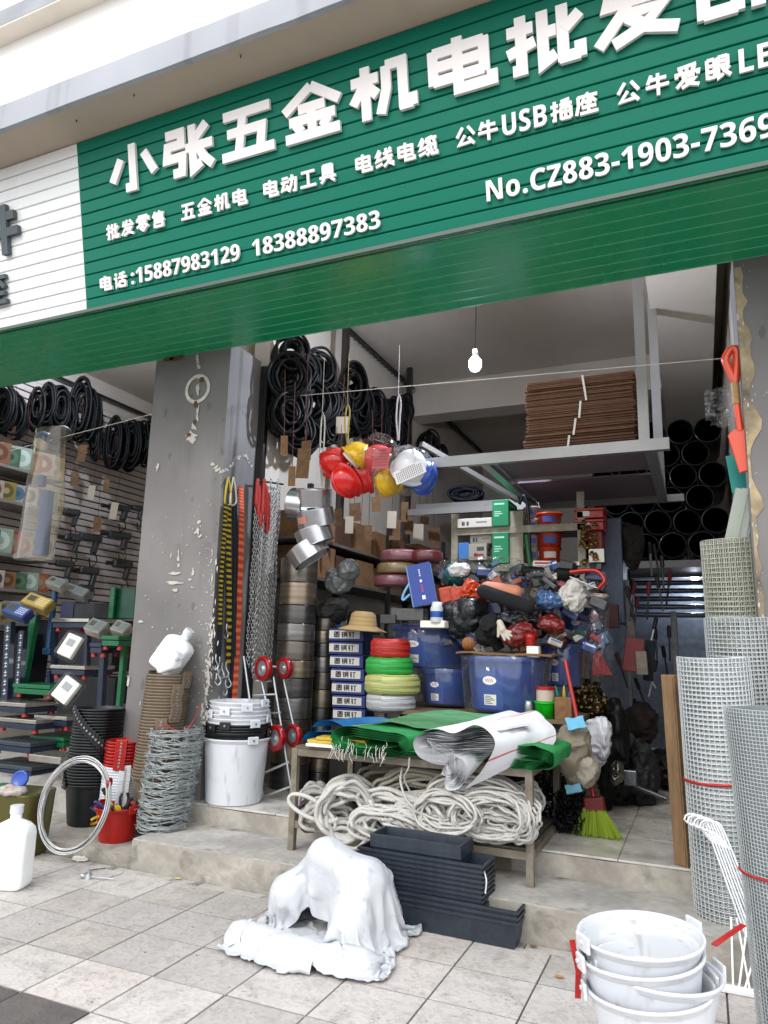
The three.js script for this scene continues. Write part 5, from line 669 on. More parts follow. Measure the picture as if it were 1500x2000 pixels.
// ---- cream shelf unit with boxes ----
{
  const z = -5.5, cs = std(0xb9b096, 0.6, { map: scuffT }), t = thing('shelf_unit', 'cream painted steel shelf unit behind the heap of goods', 'shelf');
  for (const [px, y0] of [[888, 1004], [1000, 998], [1014, 998], [1133, 960]]) { const a = Z(px, y0, z); obj('post', block(a.x - 0.028, a.x + 0.028, FLOOR, a.y, z - 0.04, z, 1), cs, t); obj('post', block(a.x - 0.028, a.x + 0.028, FLOOR, a.y, z - 0.64, z - 0.6, 1), cs, t); }
  const yb = Z(1010, 1030, z).y, x0 = Z(893, 1030, z).x, x1 = Z(1128, 1030, z).x, yb2 = Z(1010, 1104, z).y; for (const y of [yb, yb2, 1.35, 0.8]) { obj('beam', block(x0, x1, y - 0.045, y - 0.004, z - 0.02, z + 0.012, 1), cs, t); obj('board', block(x0, x1, y - 0.003, y + 0.012, z - 0.6, z + 0.01, 1), std(0x8a8272, 0.7), t); }
  const gbox = print(96, 128, (x, w, h) => { x.fillStyle = '#12804f'; x.fillRect(0, 0, w, h); x.fillStyle = '#bfe3cf'; x.fillRect(12, 16, 60, 7); x.fillRect(12, 56, 40, 4); x.fillRect(12, 66, 50, 4); x.fillRect(12, 76, 30, 4); }), gm = std(0xffffff, 0.55, { map: gbox });
  const front = (x0p, y0, x1p, y1, m, label, d = 0.3, zz = z + 0.03, name = 'carton') => { const r = R(x0p, y0, x1p, y1, zz); one(name, label, 'carton', rb(r.w, r.h, d, 0.004), m, V(r.c.x, r.c.y, zz - d / 2)); };
  front(961, 976, 993, 1027, gm, 'green carton with white print on the upper shelf'); front(961, 1040, 993, 1100, gm, 'green carton with white print on the lower shelf');
  const wbx = (a) => std(0xffffff, 0.7, { map: print(128, 48, (x, w, h) => { x.fillStyle = '#cfc8ba'; x.fillRect(0, 0, w, h); x.fillStyle = '#5a5048'; x.fillRect(16, 16, 12, 22); x.fillRect(34, 16, 9, 22); x.fillStyle = a; x.fillRect(70, 18, 40, 8); }) });
  front(893, 1012, 960, 1030, wbx('#777'), 'long pale carton with dark pictures on the upper shelf'); front(918, 1044, 960, 1062, wbx('#998'), 'flat pale carton on the lower shelf', 0.25, z - 0.05); front(895, 1060, 915, 1092, std(0x3f78b8, 0.6), 'small blue carton on the lower shelf', 0.1); front(915, 1062, 950, 1094, std(0xc9c4ba, 0.6, { map: print(64, 64, (x) => { x.fillStyle = '#cdc8bd'; x.fillRect(0, 0, 64, 64); x.fillStyle = '#b3252a'; x.beginPath(); x.arc(26, 44, 8, 0, 7); x.fill(); x.fillRect(26, 40, 28, 7); x.fillStyle = '#555'; x.fillRect(30, 12, 26, 16); }) }), 'white carton with a red tool picture on the lower shelf', 0.12);
  // pails on the shelf
  const pail = (label, px, y0, y1, w, m, tagc) => { const r = R(px - w / 2, y0, px + w / 2, y1, z - 0.1), t2 = thing('paint_pail', label, 'pail', V(r.c.x, r.c.y - r.h / 2, z - 0.12)); obj('body', lathe([[0.001, 0], [r.w * 0.42, 0], [r.w * 0.47, r.h * 0.86], [r.w * 0.52, r.h * 0.87], [r.w * 0.52, r.h], [0.001, r.h]], 26), m, t2); obj('label', new THREE.CylinderGeometry(r.w * 0.475, r.w * 0.45, r.h * 0.4, 12, 1, true, -0.4, 1.2).translate(0, r.h * 0.5, 0), std(tagc, 0.6), t2); };
  const ow = plastic(0xd9401c, 0.4), pk = plastic(0xd3b9ae, 0.45);
  pail('orange plastic pail on the upper shelf', 1072, 1003, 1030, 50, ow, 0x3b4a8a); pail('orange plastic pail on the lower shelf', 1073, 1040, 1072, 50, ow, 0x3b4a8a); pail('orange plastic pail under the other lower orange pail', 1073, 1070, 1100, 44, ow, 0xc8bcb0);
  [[990, 1014], [1014, 1040], [1044, 1070], [1070, 1098]].forEach(([a, b], i) => pail(['pale pink pail topmost of the narrow stack', 'pale pink pail second of the narrow stack', 'pale pink pail third of the narrow stack', 'pale pink pail lowest of the narrow stack'][i], 1037, a, b, 30, pk, 0x41558f));
  // red crates
  for (const [y0, y1, l] of [[992, 1012, 'red plastic stacking crate topmost beside the shelf post'], [1014, 1036, 'red plastic stacking crate below the topmost crate']]) { const r = R(1122, y0, 1178, y1, z), t3 = thing('plastic_crate', l, 'crate', V(r.c.x, r.c.y - r.h / 2, z - 0.12)); obj('shell', [rb(r.w, r.h * 0.75, 0.24, 0.008, 0, r.h * 0.375, 0), rb(r.w * 1.06, r.h * 0.25, 0.26, 0.006, 0, r.h * 0.86, 0)], plastic(0xcf2c14, 0.42), t3); obj('label', bx(0.05, 0.04, 0.002, -0.02, r.h * 0.45, 0.1215), M.paper, t3); }
  boxThing('red_drum', 'red carton under the red crates', 'carton', 1148, 1036, 1176, 1095, z - 0.05, 0.2, plastic(0xa8220f, 0.5));
  for (let i = 0; i < 26; i++) { const p = Z(1150 + rr(-16, 16), 1020 + i * 3.2, z + 0.06 + rr(-0.02, 0.05)); one('brass_bell', 'small brass bell in the hanging cluster beside the red crates', 'bell', i ? bellG() : bellG(), brassM(), p, 'brass bells in the cluster'); }
  function bellG() { return globalThis.bg ??= lathe([[0.001, 0.02], [0.012, 0.018], [0.02, 0.0], [0.026, -0.012], [0.022, -0.014], [0.001, 0.0]], 14); } function brassM() { return globalThis.bm ??= metal(0x8a6c3a, 0.35); }
  boxThing('price_card', 'pale torn price card hanging by the brass bells', 'card', 1150, 1072, 1180, 1098, z + 0.1, 0.003, M.paper);
  const b = thing('green_hose_stick', 'bundle of black and green rods standing behind the pink pails', 'rods', Z(1020, 1095, z - 0.02)); obj('rod', tube([[-0.02, 0.45, 0], [0.02, 0.52, 0], [0.05, 0.4, 0], [0.06, 0.1, 0.01], [0.08, -0.05, 0.02]], 0.014, 24, 7), M.black, b); obj('green_rod', tube([[0.04, 0.2, 0.03], [0.06, 0.0, 0.03], [0.07, -0.08, 0.03]], 0.015, 10, 7), std(0x1d6a3a, 0.5), b);
}
// ---- suspended platform with flattened cartons ----
{
  const Y = 2.6, fs = metal(0x8f8d8a, 0.45, { metalness: 0.5 }), t = thing('steel_platform', 'grey steel platform hung from the ceiling by square posts', 'platform'), zf = -4.68, zb = -6.36, x1 = -0.12;
  obj('front_bar', block(-1.75, x1, Y - 0.03, Y + 0.045, zf - 0.04, zf + 0.01), fs, t); obj('back_bar', block(-2.55, x1 + 0.05, Y - 0.03, Y + 0.03, zb - 0.04, zb + 0.01), fs, t); obj('back_bar', block(-2.6, -1.3, Y + 0.1, Y + 0.15, zb - 0.4, zb - 0.35), fs, t);
  obj('post', block(-0.30, -0.235, Y + 0.046, CEIL, zf - 0.075, zf - 0.012), fs, t); obj('post', block(-0.27, -0.2, Y + 0.031, CEIL - 0.01, zb + 0.3, zb + 0.37), fs, t); obj('side_bar', block(-0.27, -0.2, Y - 0.03, Y + 0.03, zb + 0.011, zf - 0.041), fs, t); obj('side_bar', block(-1.35, -1.29, Y - 0.03, Y + 0.03, zb + 0.011, zf - 0.041), fs, t);
  obj('deck_panel', block(-1.28, -0.28, Y + 0.02, Y + 0.035, zf - 0.7, zf - 0.05), std(0x6d6068, 0.6), t); obj('deck_panel', block(-1.28, -0.28, Y + 0.02, Y + 0.035, zb + 0.02, zf - 0.86), std(0x6d6068, 0.6), t);
  obj('brace', beam(V(-1.9, Y + 0.25, zf - 0.3), V(-1.35, Y - 0.05, zb + 0.5), 0.04), fs, t);
  const cm = std(0x92694e, 0.88, { map: scuffT }), cm2 = std(0x805840, 0.88, { map: scuffT }), tops = [738, 785, 818, 850, 884], zc = zf - 0.2;
  for (let b = 0; b < 4; b++) {
    const y1 = Z(1130, tops[b] - (b ? 0 : 3), zc).y, y0 = Math.max(Y + 0.037, Z(1130, tops[b + 1], zc).y), L = [Z(1026 + rr(-3, 4), 800, zc).x, Z(1240, 800, zc).x], u = thing('carton_bundle', ['bundle of flattened brown cartons topmost on the platform', 'bundle of flattened brown cartons second on the platform', 'bundle of flattened brown cartons third on the platform', 'bundle of flattened brown cartons lowest on the platform'][b], 'cartons', V((L[0] + L[1]) / 2, y0, zc - 0.3)); const n = Math.max(8, Math.round((y1 - y0) / 0.0125)), w = L[1] - L[0];
    for (let i = 0; i < n; i++) { const o = obj('flat_carton', globalThis['fc' + b] ??= rb(w, (y1 - y0) / n * 0.82, 0.6, 0.003), i % 3 ? cm : cm2, u); o.position.set(rr(-0.012, 0.012), (i + 0.5) * (y1 - y0) / n, rr(-0.014, 0.014)); o.rotation.y = rr(-0.01, 0.01); }
    obj('strap', bx(0.014, y1 - y0, 0.004, w * (0.06 - 0.05 * b), (y1 - y0) / 2, 0.318, 0, 0, [0.12, -0.1, -0.15, -0.15][b]), M.paper, u);
  }
}
// ---- helmets ----
{
  const hel = (label, px, py, z, m, rot, s = 1) => { const t = thing('safety_helmet', label, 'helmet', Z(px, py, z)); t.rotation.set(...rot); const R1 = 0.12 * s; obj('shell', [at(new THREE.SphereGeometry(R1, 28, 14, 0, 6.283, 0, 1.6), 0, 0, 0, 0, 0, 0, V(0.92, 1.05, 1.12)), at(lathe([[R1 * 0.98, 0], [R1 * 1.12, -0.012], [R1 * 1.13, -0.02], [R1 * 0.98, -0.012]], 28), 0, 0, 0, 0, 0, 0, V(0.92, 1, 1.12)), at(new THREE.SphereGeometry(R1 * 0.7, 16, 6, 0, 6.283, 0, 0.7), 0, -R1 * 0.52, R1 * 0.85, 0, 0, 0, V(1, 0.9, 1))], m, t); obj('ridge', at(new THREE.TorusGeometry(R1 * 1.09, 0.011, 6, 24, Math.PI * 0.8), 0, -0.004, 0, 0, 1.57, 0.31), m, t); obj('liner', cy(R1 * 0.75, R1 * 0.7, 0.05, 0, -0.02, 0, 20, true), M.paper, t); return t; };
  const z = -4.5, redH = phy(0xd0110c, 0.25, { clearcoat: 0.5 }), yelH = phy(0xe0b20a, 0.28, { clearcoat: 0.5 }), whH = phy(0xd8d9dc, 0.3);
  hel('glossy red safety helmet hanging at the outside of the helmet cluster', 657, 905, z, redH, [0.1, 1.2, 1.0], 1.0); hel('yellow safety helmet hanging in the middle of the cluster', 693, 893, z + 0.05, yelH, [0.3, 0.4, -0.9], 0.95); hel('red safety helmet hanging below the yellow helmet', 678, 938, z + 0.04, redH, [2.2, 0.4, 0.4], 0.95); hel('red safety helmet tucked behind the lower red helmet', 712, 930, z - 0.05, redH, [2.0, 0.2, 0.9], 0.9);
  hel('pale red safety helmet in clear bag with printed label', 742, 900, z, phy(0xc23a3f, 0.3), [0.2, 0.3, 0.9], 1.0); hel('yellow safety helmet peeping from under the bagged ones', 758, 940, z - 0.03, yelH, [2.4, 0.2, 0.3], 0.8); hel('white safety helmet in clear bag with printed lines', 800, 917, z, whH, [0.9, 0.2, -0.5], 1.1); hel('blue safety helmet behind the white bagged helmet', 824, 932, z - 0.08, phy(0x2a4fae, 0.3), [1.0, 0, -0.9], 0.95);
  const bagw = (px, py, rx, ry, label) => { const c = Z(px, py, z); const g = at(new THREE.SphereGeometry(1, 40, 24), 0, 0, 0, 0, 0, 0, V(rx, ry, 0.16)); const q = g.attributes.position; for (let i = 0; i < q.count; i++) { const x = q.getX(i), y = q.getY(i), zz = q.getZ(i), f = 1 + 0.14 * (crease(x + px, y, zz, 12) - 0.55); q.setXYZ(i, x * f, y * f, zz * f); } g.computeVertexNormals(); one('clear_bag', label, 'bag', g, film, c.add(V(0, 0, 0.02))); };
  bagw(742, 898, 0.145, 0.18, 'clear plastic bag round the pale red helmet'); bagw(798, 920, 0.185, 0.17, 'clear plastic bag round the white helmet');
  const lab = (px, py, w, h, rz, col, label) => { const c = Z(px, py, z + 0.17), k = mpp(c); const tx = print(128, 96, (x, W, H) => { x.fillStyle = col[0]; x.fillRect(0, 0, W, H); x.strokeStyle = col[1]; x.lineWidth = 2.4; for (let r = 0; r < 6; r++) for (let i = 0; i < 14; i++) { if (r === 0 && (i < 3 || i > 10)) continue; const a = 8 + i * 8, b = 10 + r * 14; x.beginPath(); x.moveTo(a, b); x.lineTo(a + 5, b); x.moveTo(a + 2.5, b - 4); x.lineTo(a + 2.5, b + 5); x.moveTo(a, b + 5); x.lineTo(a + 5, b + 4); x.stroke(); } }); const o = one('printed_label', label, 'label', bx(w * k, h * k, 0.002), std(0xffffff, 0.5, { map: tx }), c); o.rotation.set(-0.2, 0, rz); };
  lab(745, 895, 34, 44, -0.05, ['#b8484c', '#3a2426'], 'dark printed label inside the bag of the pale red helmet'); lab(800, 922, 64, 30, 0.38, ['#d4d0d0', '#50484c'], 'printed label inside the bag of the white helmet');
  for (const [x, y0, y1, c, l] of [[629, 810, 950, 0xa9a596, 'pale string holding the steel wire coils'], [678, 790, 865, 0x9a8a4a, 'olive string loop over the yellow helmet'], [778, 772, 860, 0xc9bfc2, 'pinkish cord loop over the bagged helmets']]) one('twisted_cord', l, 'cord', [tube([Z(x, y1, z), Z(x - 4, (y0 + y1) / 2, z), Z(x, y0, z), Z(x + 5, y0 + 12, z), Z(x + 3, (y0 + y1) / 2, z), Z(x + 1, y1, z)], 0.006, 30, 5), bar(Z(x, y0 + 3, z), V(Z(x, y0, z).x, 3.46, z), 0.002, 4)], std(c, 0.9));
  one('washing_line', 'thin cord stretched across the bay above the helmets', 'cord', bar(Z(550, 776, -4.55), V(0.3, 3.05, -4.5), 0.0025, 4), M.paper);
  // chain of shiny wire coils
  const cm = metal(0xc2c2c6, 0.28); [[586, 985, 30, 0.3, 'shiny steel wire coil hanging edge on beside the chain of coils'], [613, 972, 34, -0.1, 'shiny steel wire coil topmost in the hanging chain'], [617, 1012, 36, 0.12, 'shiny steel wire coil with red print second in the hanging chain'], [614, 1046, 35, 0.3, 'shiny steel wire coil third in the hanging chain'], [602, 1078, 38, 0.55, 'shiny steel wire coil lowest in the hanging chain']].forEach(([px, py, r, a, l], i) => { const c = Z(px, py, z + 0.02), k = mpp(c), t = thing('wire_coil', l, 'wire coil', c), pf = []; for (let j = 0; j <= 36; j++) pf.push([r * k * (1 + (j % 2 ? 0.0 : 0.035)), (j / 36 - 0.5) * 34 * k]); for (let j = 36; j >= 0; j -= 4) pf.push([r * k * 0.88, (j / 36 - 0.5) * 34 * k]); obj('winding', lathe(pf, 36), cm, t); t.rotation.set(0.25, 0, i ? a : 1.4); if (i === 2) obj('label', new THREE.CylinderGeometry(r * k * 1.045, r * k * 1.045, 0.05, 12, 1, true, -0.7, 0.7), std(0xb07a68, 0.5), t); });
}
// ---- left wall of the main bay: rail, hanging coils, tags, shelf ----
{
  const rail = thing('wall_rail', 'dark hook rail running along the wall under the ceiling', 'rail'); obj('bar', block(-3.30, -3.26, CEIL - 0.07, CEIL - 0.03, -11.5, -4.9), M.darkSteel, rail); for (let i = 0; i < 60; i++) obj('hook', globalThis.hk ??= tube([[0, 0, 0], [0.03, -0.02, 0], [0.035, -0.07, 0], [0.0, -0.08, 0.02]], 0.006, 8, 4), M.darkSteel, rail).position.set(-3.26, CEIL - 0.05, -5.2 - i * 0.1);
  for (const [px, label] of [[672, 'dark square steel post by the hanging coils'], [800, 'dark square steel post deeper along the coil wall']]) { const p = X(px, 760, -3.1); one('steel_post', label, 'post', block(p.x - 0.03, p.x + 0.03, FLOOR, CEIL - 0.002, p.z - 0.03, p.z + 0.03), M.darkSteel); }
  const coil = (px, py, xw, rx, ry, n, r, label, group, turn = 0.9, m = M.rubber) => { const c = X(px, py, xw), k = mpp(c), t = thing('hose_coil', label, 'hose', c, turn, group), g = []; n = Math.round(n * 1.9); for (let q = 0; q < n; q++) { const ff = q % 3 ? rr(0.4, 0.85) : 1, a = rx * k * ff * rr(0.9, 1.05), b = ry * k * ff * rr(0.92, 1.04), zz = (q / n - 0.5) * r * 2.2 * Math.min(n, 9) * 0.8, pts = []; for (let i = 0; i < 14; i++) { const u = i / 14 * 6.283; pts.push(V(Math.cos(u) * a + rr(-0.004, 0.004), Math.sin(u) * b + rr(-0.004, 0.004), zz + rr(-0.01, 0.01))); } g.push(tube(pts, r, 40, 6, true)); } obj('loops', g, m, t); return t; };
  globalThis.hoseCoil = coil; const grp = 'black hose coils on the wall of the main bay', lb = 'black rubber hose coil in the mass hanging on the wall behind the helmets';
  for (const [px, py, rx, ry, n] of [[570, 690, 34, 40, 6], [588, 730, 38, 46, 8], [565, 740, 40, 48, 7], [622, 725, 34, 42, 6], [630, 745, 24, 34, 5], [570, 790, 36, 44, 8], [600, 790, 44, 46, 9], [560, 810, 30, 40, 6], [625, 790, 40, 44, 8], [650, 785, 28, 36, 6], [580, 845, 30, 38, 6], [596, 855, 26, 34, 5], [640, 840, 24, 30, 5]]) coil(px, py, -2.85, rx, ry, n, 0.013, lb, grp, 0.9 + rr(-0.5, 0.4));
  for (const [px, py, rx, ry, n, l] of [[688, 760, 26, 52, 9, 'long black hose bundle hanging beside the steel post'], [697, 800, 30, 50, 9, 'long black hose bundle hanging below the first bundle by the post'], [725, 800, 26, 40, 7, 'black hose coil hanging past the steel post'], [735, 840, 24, 36, 8, 'black hose coil hanging low behind the yellow helmet'], [760, 820, 26, 40, 8, 'round black hose coil hanging before the second post'], [775, 850, 22, 34, 7, 'small black hose coil hanging beside the second post'], [785, 800, 16, 30, 5, 'thin black hose coil hanging above the bagged helmets'], [838, 868, 18, 26, 6, 'black cable coil hanging beyond the second post'], [855, 890, 14, 20, 5, 'small black cable coil hanging deepest on the wall']]) coil(px, py, -3.0, rx, ry, n, 0.014, l, undefined, 0.9 + rr(-0.4, 0.4));
  coil(910, 965, -2.5, 34, 14, 6, 0.014, 'dark blue cable coil lying on the back bars', undefined, 0.2, std(0x1a2232, 0.4));
  // tags on strings
  const tagM = std(0x8d6a48, 0.9, { map: scuffT }), tagW = std(0xb9ac97, 0.9);
  const tg = (px, py, w, h, xw, m, group, label) => { const c = X(px, py, xw), k = mpp(c), t = thing('price_tag', label, 'tag', c, rr(0.1, 0.5), group); obj('card', rb(w * k, h * k, 0.003, 0.001), m, t); obj('string', bar(V(0, h * k / 2, 0), V(0, h * k / 2 + rr(0.3, 0.9), 0), 0.0025, 4), std(0x5a2f2c, 0.9), t); t.rotation.z = rr(-0.1, 0.1); };
  globalThis.priceTag = tg; globalThis.tagM = tagM; globalThis.tagW = tagW;
  for (const [px, py, w, h, m] of [[592, 905, 26, 60, tagM], [598, 880, 20, 40, tagM], [668, 830, 24, 34, tagW], [694, 1000, 22, 36, tagM], [703, 1045, 18, 40, tagM], [682, 1025, 16, 34, tagW], [745, 955, 22, 40, tagM], [735, 985, 18, 30, tagM], [765, 1015, 18, 34, tagW], [771, 1035, 22, 40, tagM], [800, 1025, 16, 38, tagM], [817, 1040, 20, 34, tagW], [830, 1010, 18, 30, tagM], [848, 1050, 22, 40, tagM], [790, 1000, 14, 40, tagM], [555, 870, 14, 40, tagM], [570, 930, 14, 40, tagM], [720, 1040, 14, 30, tagM], [660, 1010, 16, 34, tagM]]) tg(px, py, w, h, -2.6, m, m === tagW ? 'white price tags in the main bay' : 'brown price tags in the main bay', m === tagW ? 'pale paper price tag on a string among the hanging goods' : 'brown cardboard price tag on a string among the hanging goods');
  // wall shelf with brown cartons
  const sh = thing('wall_shelf', 'long shelf of brown cartons along the wall behind the price tags', 'shelf'); for (const y of [2.18, 1.86, 1.42, 0.95]) obj('board', block(-3.305, -2.85, y - 0.025, y, -11, -4.95), std(0x77706a, 0.6, { map: scuffT }), sh); for (const z of [-4.97, -6.6, -8.3, -10]) obj('upright', block(-2.87, -2.83, FLOOR, 2.6, z - 0.02, z + 0.02), M.darkSteel, sh);
  for (const [y, hh] of [[2.18, 0.3], [1.86, 0.27]]) for (let i = 0; i < 13; i++) { const h = hh * rr(0.75, 1), o = one('carton', 'brown cardboard carton on the wall shelf behind the price tags', 'carton', boxUV(rb(0.36, h, 0.38, 0.004), 2), i % 4 === 1 ? std(0x5c3a27, 0.88, { map: scuffT }) : M.card, V(-3.08 + rr(-0.03, 0.03), y + h / 2 + 0.001, -5.3 - i * 0.41), 'brown cartons on the wall shelf'); }
  const sb = (y, z, w, h, c, l) => one('shelf_carton', l, 'carton', boxUV(rb(0.3, h, w, 0.004), 2), std(c, 0.6, { map: scuffT }), V(-3.0, y + h / 2 + 0.001, z));
  sb(1.42, -5.15, 0.16, 0.24, 0x3d3a2a, 'olive carton on the lower wall shelf'); sb(1.42, -5.38, 0.1, 0.25, 0x12483a, 'dark green carton on the lower wall shelf'); sb(1.42, -5.52, 0.1, 0.26, 0x2a5f8a, 'blue carton on the lower wall shelf'); sb(1.42, -5.66, 0.12, 0.25, 0x8c8a86, 'grey carton on the lower wall shelf'); sb(1.42, -6.2, 0.5, 0.2, 0x23211f, 'black tool case on the lower wall shelf');
  lump('film_bundle', 'goods in clear crumpled film on the end of the lower wall shelf', 'bundle', 672, 1125, -5.0, 66, 70, 0.14, phy(0x6f7472, 0.25, { clearcoat: 0.8 }));
  lump('dark_bag', 'dark cloth bag stuffed under the lower wall shelf', 'bag', 655, 1192, -5.0, 70, 50, 0.14, std(0x2a2826, 0.9)); 
}
// ---- straps and chains at the bay edge ----
{
  const stripe = (a, b, n) => print(16, 256, (x) => { x.fillStyle = a; x.fillRect(0, 0, 16, 256); x.fillStyle = b; for (let i = 0; i < n; i++) x.fillRect(0, i * 256 / n, 16, 128 / n); });
  const yb = std(0xffffff, 0.7, { map: stripe('#17181b', '#b39a22', 26) }), rdm = std(0xffffff, 0.7, { map: stripe('#c02e22', '#cf7a4a', 34) }), bkm = std(0x1c222c, 0.7);
  const strap = (label, pts, w, m) => { const p = pts.map(([x, y, d = 0]) => X(x, y, -3.035 + d)), n = 30, c = curve(p), pos = [], uv = [], idx = []; const P = c.getPoints(n); P.forEach((q, i) => { for (const s of [-1, 1]) for (const dd of [0]) { pos.push(q.x + dd, q.y, q.z + s * w / 2); uv.push(s > 0 ? 1 : 0, i / n); } }); for (let i = 0; i < n; i++) idx.push(i * 2, i * 2 + 1, i * 2 + 2, i * 2 + 1, i * 2 + 3, i * 2 + 2); const g = new THREE.BufferGeometry(); g.setAttribute('position', new THREE.Float32BufferAttribute(pos, 3)); g.setAttribute('uv', new THREE.Float32BufferAttribute(uv, 2)); g.setIndex(idx); g.computeVertexNormals(); const b = g.clone().translate(0.005, 0, 0); return one('lashing_strap', label, 'strap', [g, b], m); };
  strap('yellow and black striped strap hanging on the pillar side, wide one', [[446, 985], [446, 1080, 0.01], [447, 1180], [446, 1295]], 0.055, yb); strap('yellow and black striped strap hanging twisted beside the wide one', [[441, 985, 0.02], [436, 1060, 0.03], [431, 1140, 0.02], [429, 1220, 0.02]], 0.04, yb); strap('dark blue strap hanging on the pillar side', [[458, 985, 0.0], [459, 1100, 0.0], [456, 1260, 0.01], [452, 1370]], 0.05, bkm); strap('dark strap hanging at the pillar corner', [[436, 1080, 0.01], [432, 1160, 0.01], [428, 1260, 0.01], [424, 1300, 0.01]], 0.05, bkm); strap('red strap with orange stripes hanging on the pillar side', [[470, 950, 0.01], [471, 1030, 0.02], [466, 1200, 0.01], [457, 1368, 0.01]], 0.06, rdm);
  for (const [px, c, l] of [[446, 0xb39a22, 'yellow strap loop on a hook of the pillar side'], [456, 0xc9c6bd, 'white strap loop on a hook of the pillar side']]) one('strap_loop', l, 'strap', tube([X(px, 932, -3.04), X(px - 5, 960, -3.02), X(px - 6, 985, -3.02), X(px + 5, 982, -3.02), X(px + 4, 955, -3.02), X(px, 932, -3.04)], 0.007, 24, 5), std(c, 0.8));
  for (const [px, py, i] of [[421, 1295, 0], [428, 1300, 1], [426, 1325, 2], [442, 1235, 3], [441, 1310, 4], [446, 1330, 5], [440, 1345, 6], [433, 1312, 7]]) { const p = X(px, py, -3.01), t = thing('snap_hook', 'steel hook dangling at the end of the hanging straps', 'hook', p, rr(0, 3), 'steel hooks on the straps'); obj('hook', tube([[0, 0.06, 0], [0, 0.02, 0], [0.02, -0.02, 0], [0.0, -0.045, 0], [-0.022, -0.02, 0]], 0.006, 16, 5), M.galv, t); }
  // chains
  const lk = (() => { const g = new THREE.TorusGeometry(0.011, 0.0034, 4, 8); g.scale(0.8, 1.5, 1); return g; })(), cmx = metal(0xaaaaa8, 0.38);
  for (let i = 0; i < 11; i++) { const px = 503 + i * 4.4, top = X(px, 940 + (i % 3) * 14, -2.98 + 0.012 * (i % 4)), bot = 1.15 - 0.12 * ((i * 5) % 4) / 4, L = top.y - bot, n = Math.round(L / 0.026), gs = []; for (let j = 0; j < n; j++) gs.push(lk.clone().rotateY(j % 2 ? 1.57 : 0).translate(0.004 * Math.sin(j * 0.4 + i), -j * 0.026, 0.004 * Math.cos(j * 0.3 + i))); const t = thing('steel_chain', 'bright steel chain hanging in the bunch by the shutter rail', 'chain', top, rr(0, 3), 'steel chains by the shutter rail'); obj('links', gs, cmx, t); if (i < 6) obj('sleeve', lathe([[0.012, 0.02], [0.018, -0.03], [0.02, -0.16 - 0.02 * i], [0.014, -0.19 - 0.02 * i]], 10), plastic(0xc9200f, 0.4), t); }
  one('chain_bar', 'steel peg bar holding the chains', 'bar', bar(X(500, 938, -2.99), X(553, 946, -2.99), 0.008), M.darkSteel);
}
// ---- stacked steel strip rolls ----
{
  const bm = tex(128, (u, v) => 190 + 60 * vn(u * 2, v * 60, 3, 60)), mats = [metal(0x8f8c88, 0.36, { map: bm }), metal(0x7d756c, 0.4, { map: bm }), metal(0x9a8a78, 0.4, { map: bm }), metal(0x666462, 0.4, { map: bm })];
  const col = (px, yb, yt, w, n, base, label, group, z) => { const p = z ? V(Z(px, 1400, z).x, FLOOR, z) : stand(px, yb, FLOOR, 0.12), k = mpp(p), top = topY(p, px, yt), r = w * k / 2; let y = p.y; const hs = []; for (let i = 0; i < n; i++) hs.push(rr(0.75, 1.3)); const sum = hs.reduce((a, b) => a + b, 0); for (let i = 0; i < n; i++) { const h = hs[i] / sum * (top - p.y), t = thing('steel_roll', label, 'steel roll', V(p.x + rr(-0.006, 0.006), y, p.z + rr(-0.006, 0.006)), rr(0, 3), group); obj('winding', lathe([[r * 0.5, 0.001], [r - 0.004, 0.001], [r, 0.005], [r, h - 0.006], [r - 0.004, h - 0.002], [r * 0.5, h - 0.002], [r * 0.5, 0.001]], 36), mats[(i * 7 + n) % 4], t); y += h; } };
  col(571, 1590, 1092, 76, 11, FLOOR, 'wide steel strip roll in the tall column by the chains', 'steel rolls in the tall column', -4.78); col(628, 1560, 1200, 46, 11, FLOOR, 'narrow steel strip roll in the lower column behind', 'steel rolls in the lower column', -5.0); col(670, 1560, 1400, 50, 4, FLOOR, 'dark steel roll standing under the nail boxes', 'steel rolls under the nail boxes', -5.15);
}
// ---- folding trolleys ----
{
  const tr = (label, wheels, rails, z) => { const o = Z(520, 1430, z), t = thing('folding_trolley', label, 'trolley', o), L = (px, py, d = 0) => Z(px, py, z + d).sub(o); rails.forEach(([a, b]) => obj('tube', bar(L(...a), L(...b), 0.008, 8), M.galv, t)); wheels.forEach(([px, py, r]) => { const c = L(px, py, 0.04), k = mpp(Z(px, py, z)), w = obj('wheel', at(lathe([[r * k * 0.62, -0.018], [r * k * 0.9, -0.022], [r * k, -0.012], [r * k, 0.012], [r * k * 0.9, 0.022], [r * k * 0.62, 0.018]], 28), c.x, c.y, c.z, 1.57, 0, 0.4), plastic(0xa80f18, 0.35), t); obj('rim', at(lathe([[0.001, 0.02], [r * k * 0.2, 0.02], [r * k * 0.25, 0.008], [r * k * 0.5, 0.008], [r * k * 0.62, 0.018], [r * k * 0.62, -0.016], [0.001, -0.016]], 24), c.x, c.y, c.z, 1.57, 0, 0.4), M.galv, w); }); };
  tr('folded silver trolley with red wheels leaning by the white pail', [[515, 1306, 24], [540, 1441, 25]], [[[476, 1282], [514, 1556]], [[534, 1322], [568, 1536]], [[495, 1358], [540, 1356]], [[512, 1394], [549, 1392]], [[505, 1306], [536, 1440]], [[510, 1512], [565, 1488]], [[514, 1556], [568, 1536]], [[500, 1330], [530, 1330]]], -4.3); tr('second folded silver trolley with red wheels behind the first', [[556, 1305, 21], [574, 1437, 22]], [[[550, 1310], [578, 1440]], [[520, 1300], [556, 1305]]], -4.42);
}
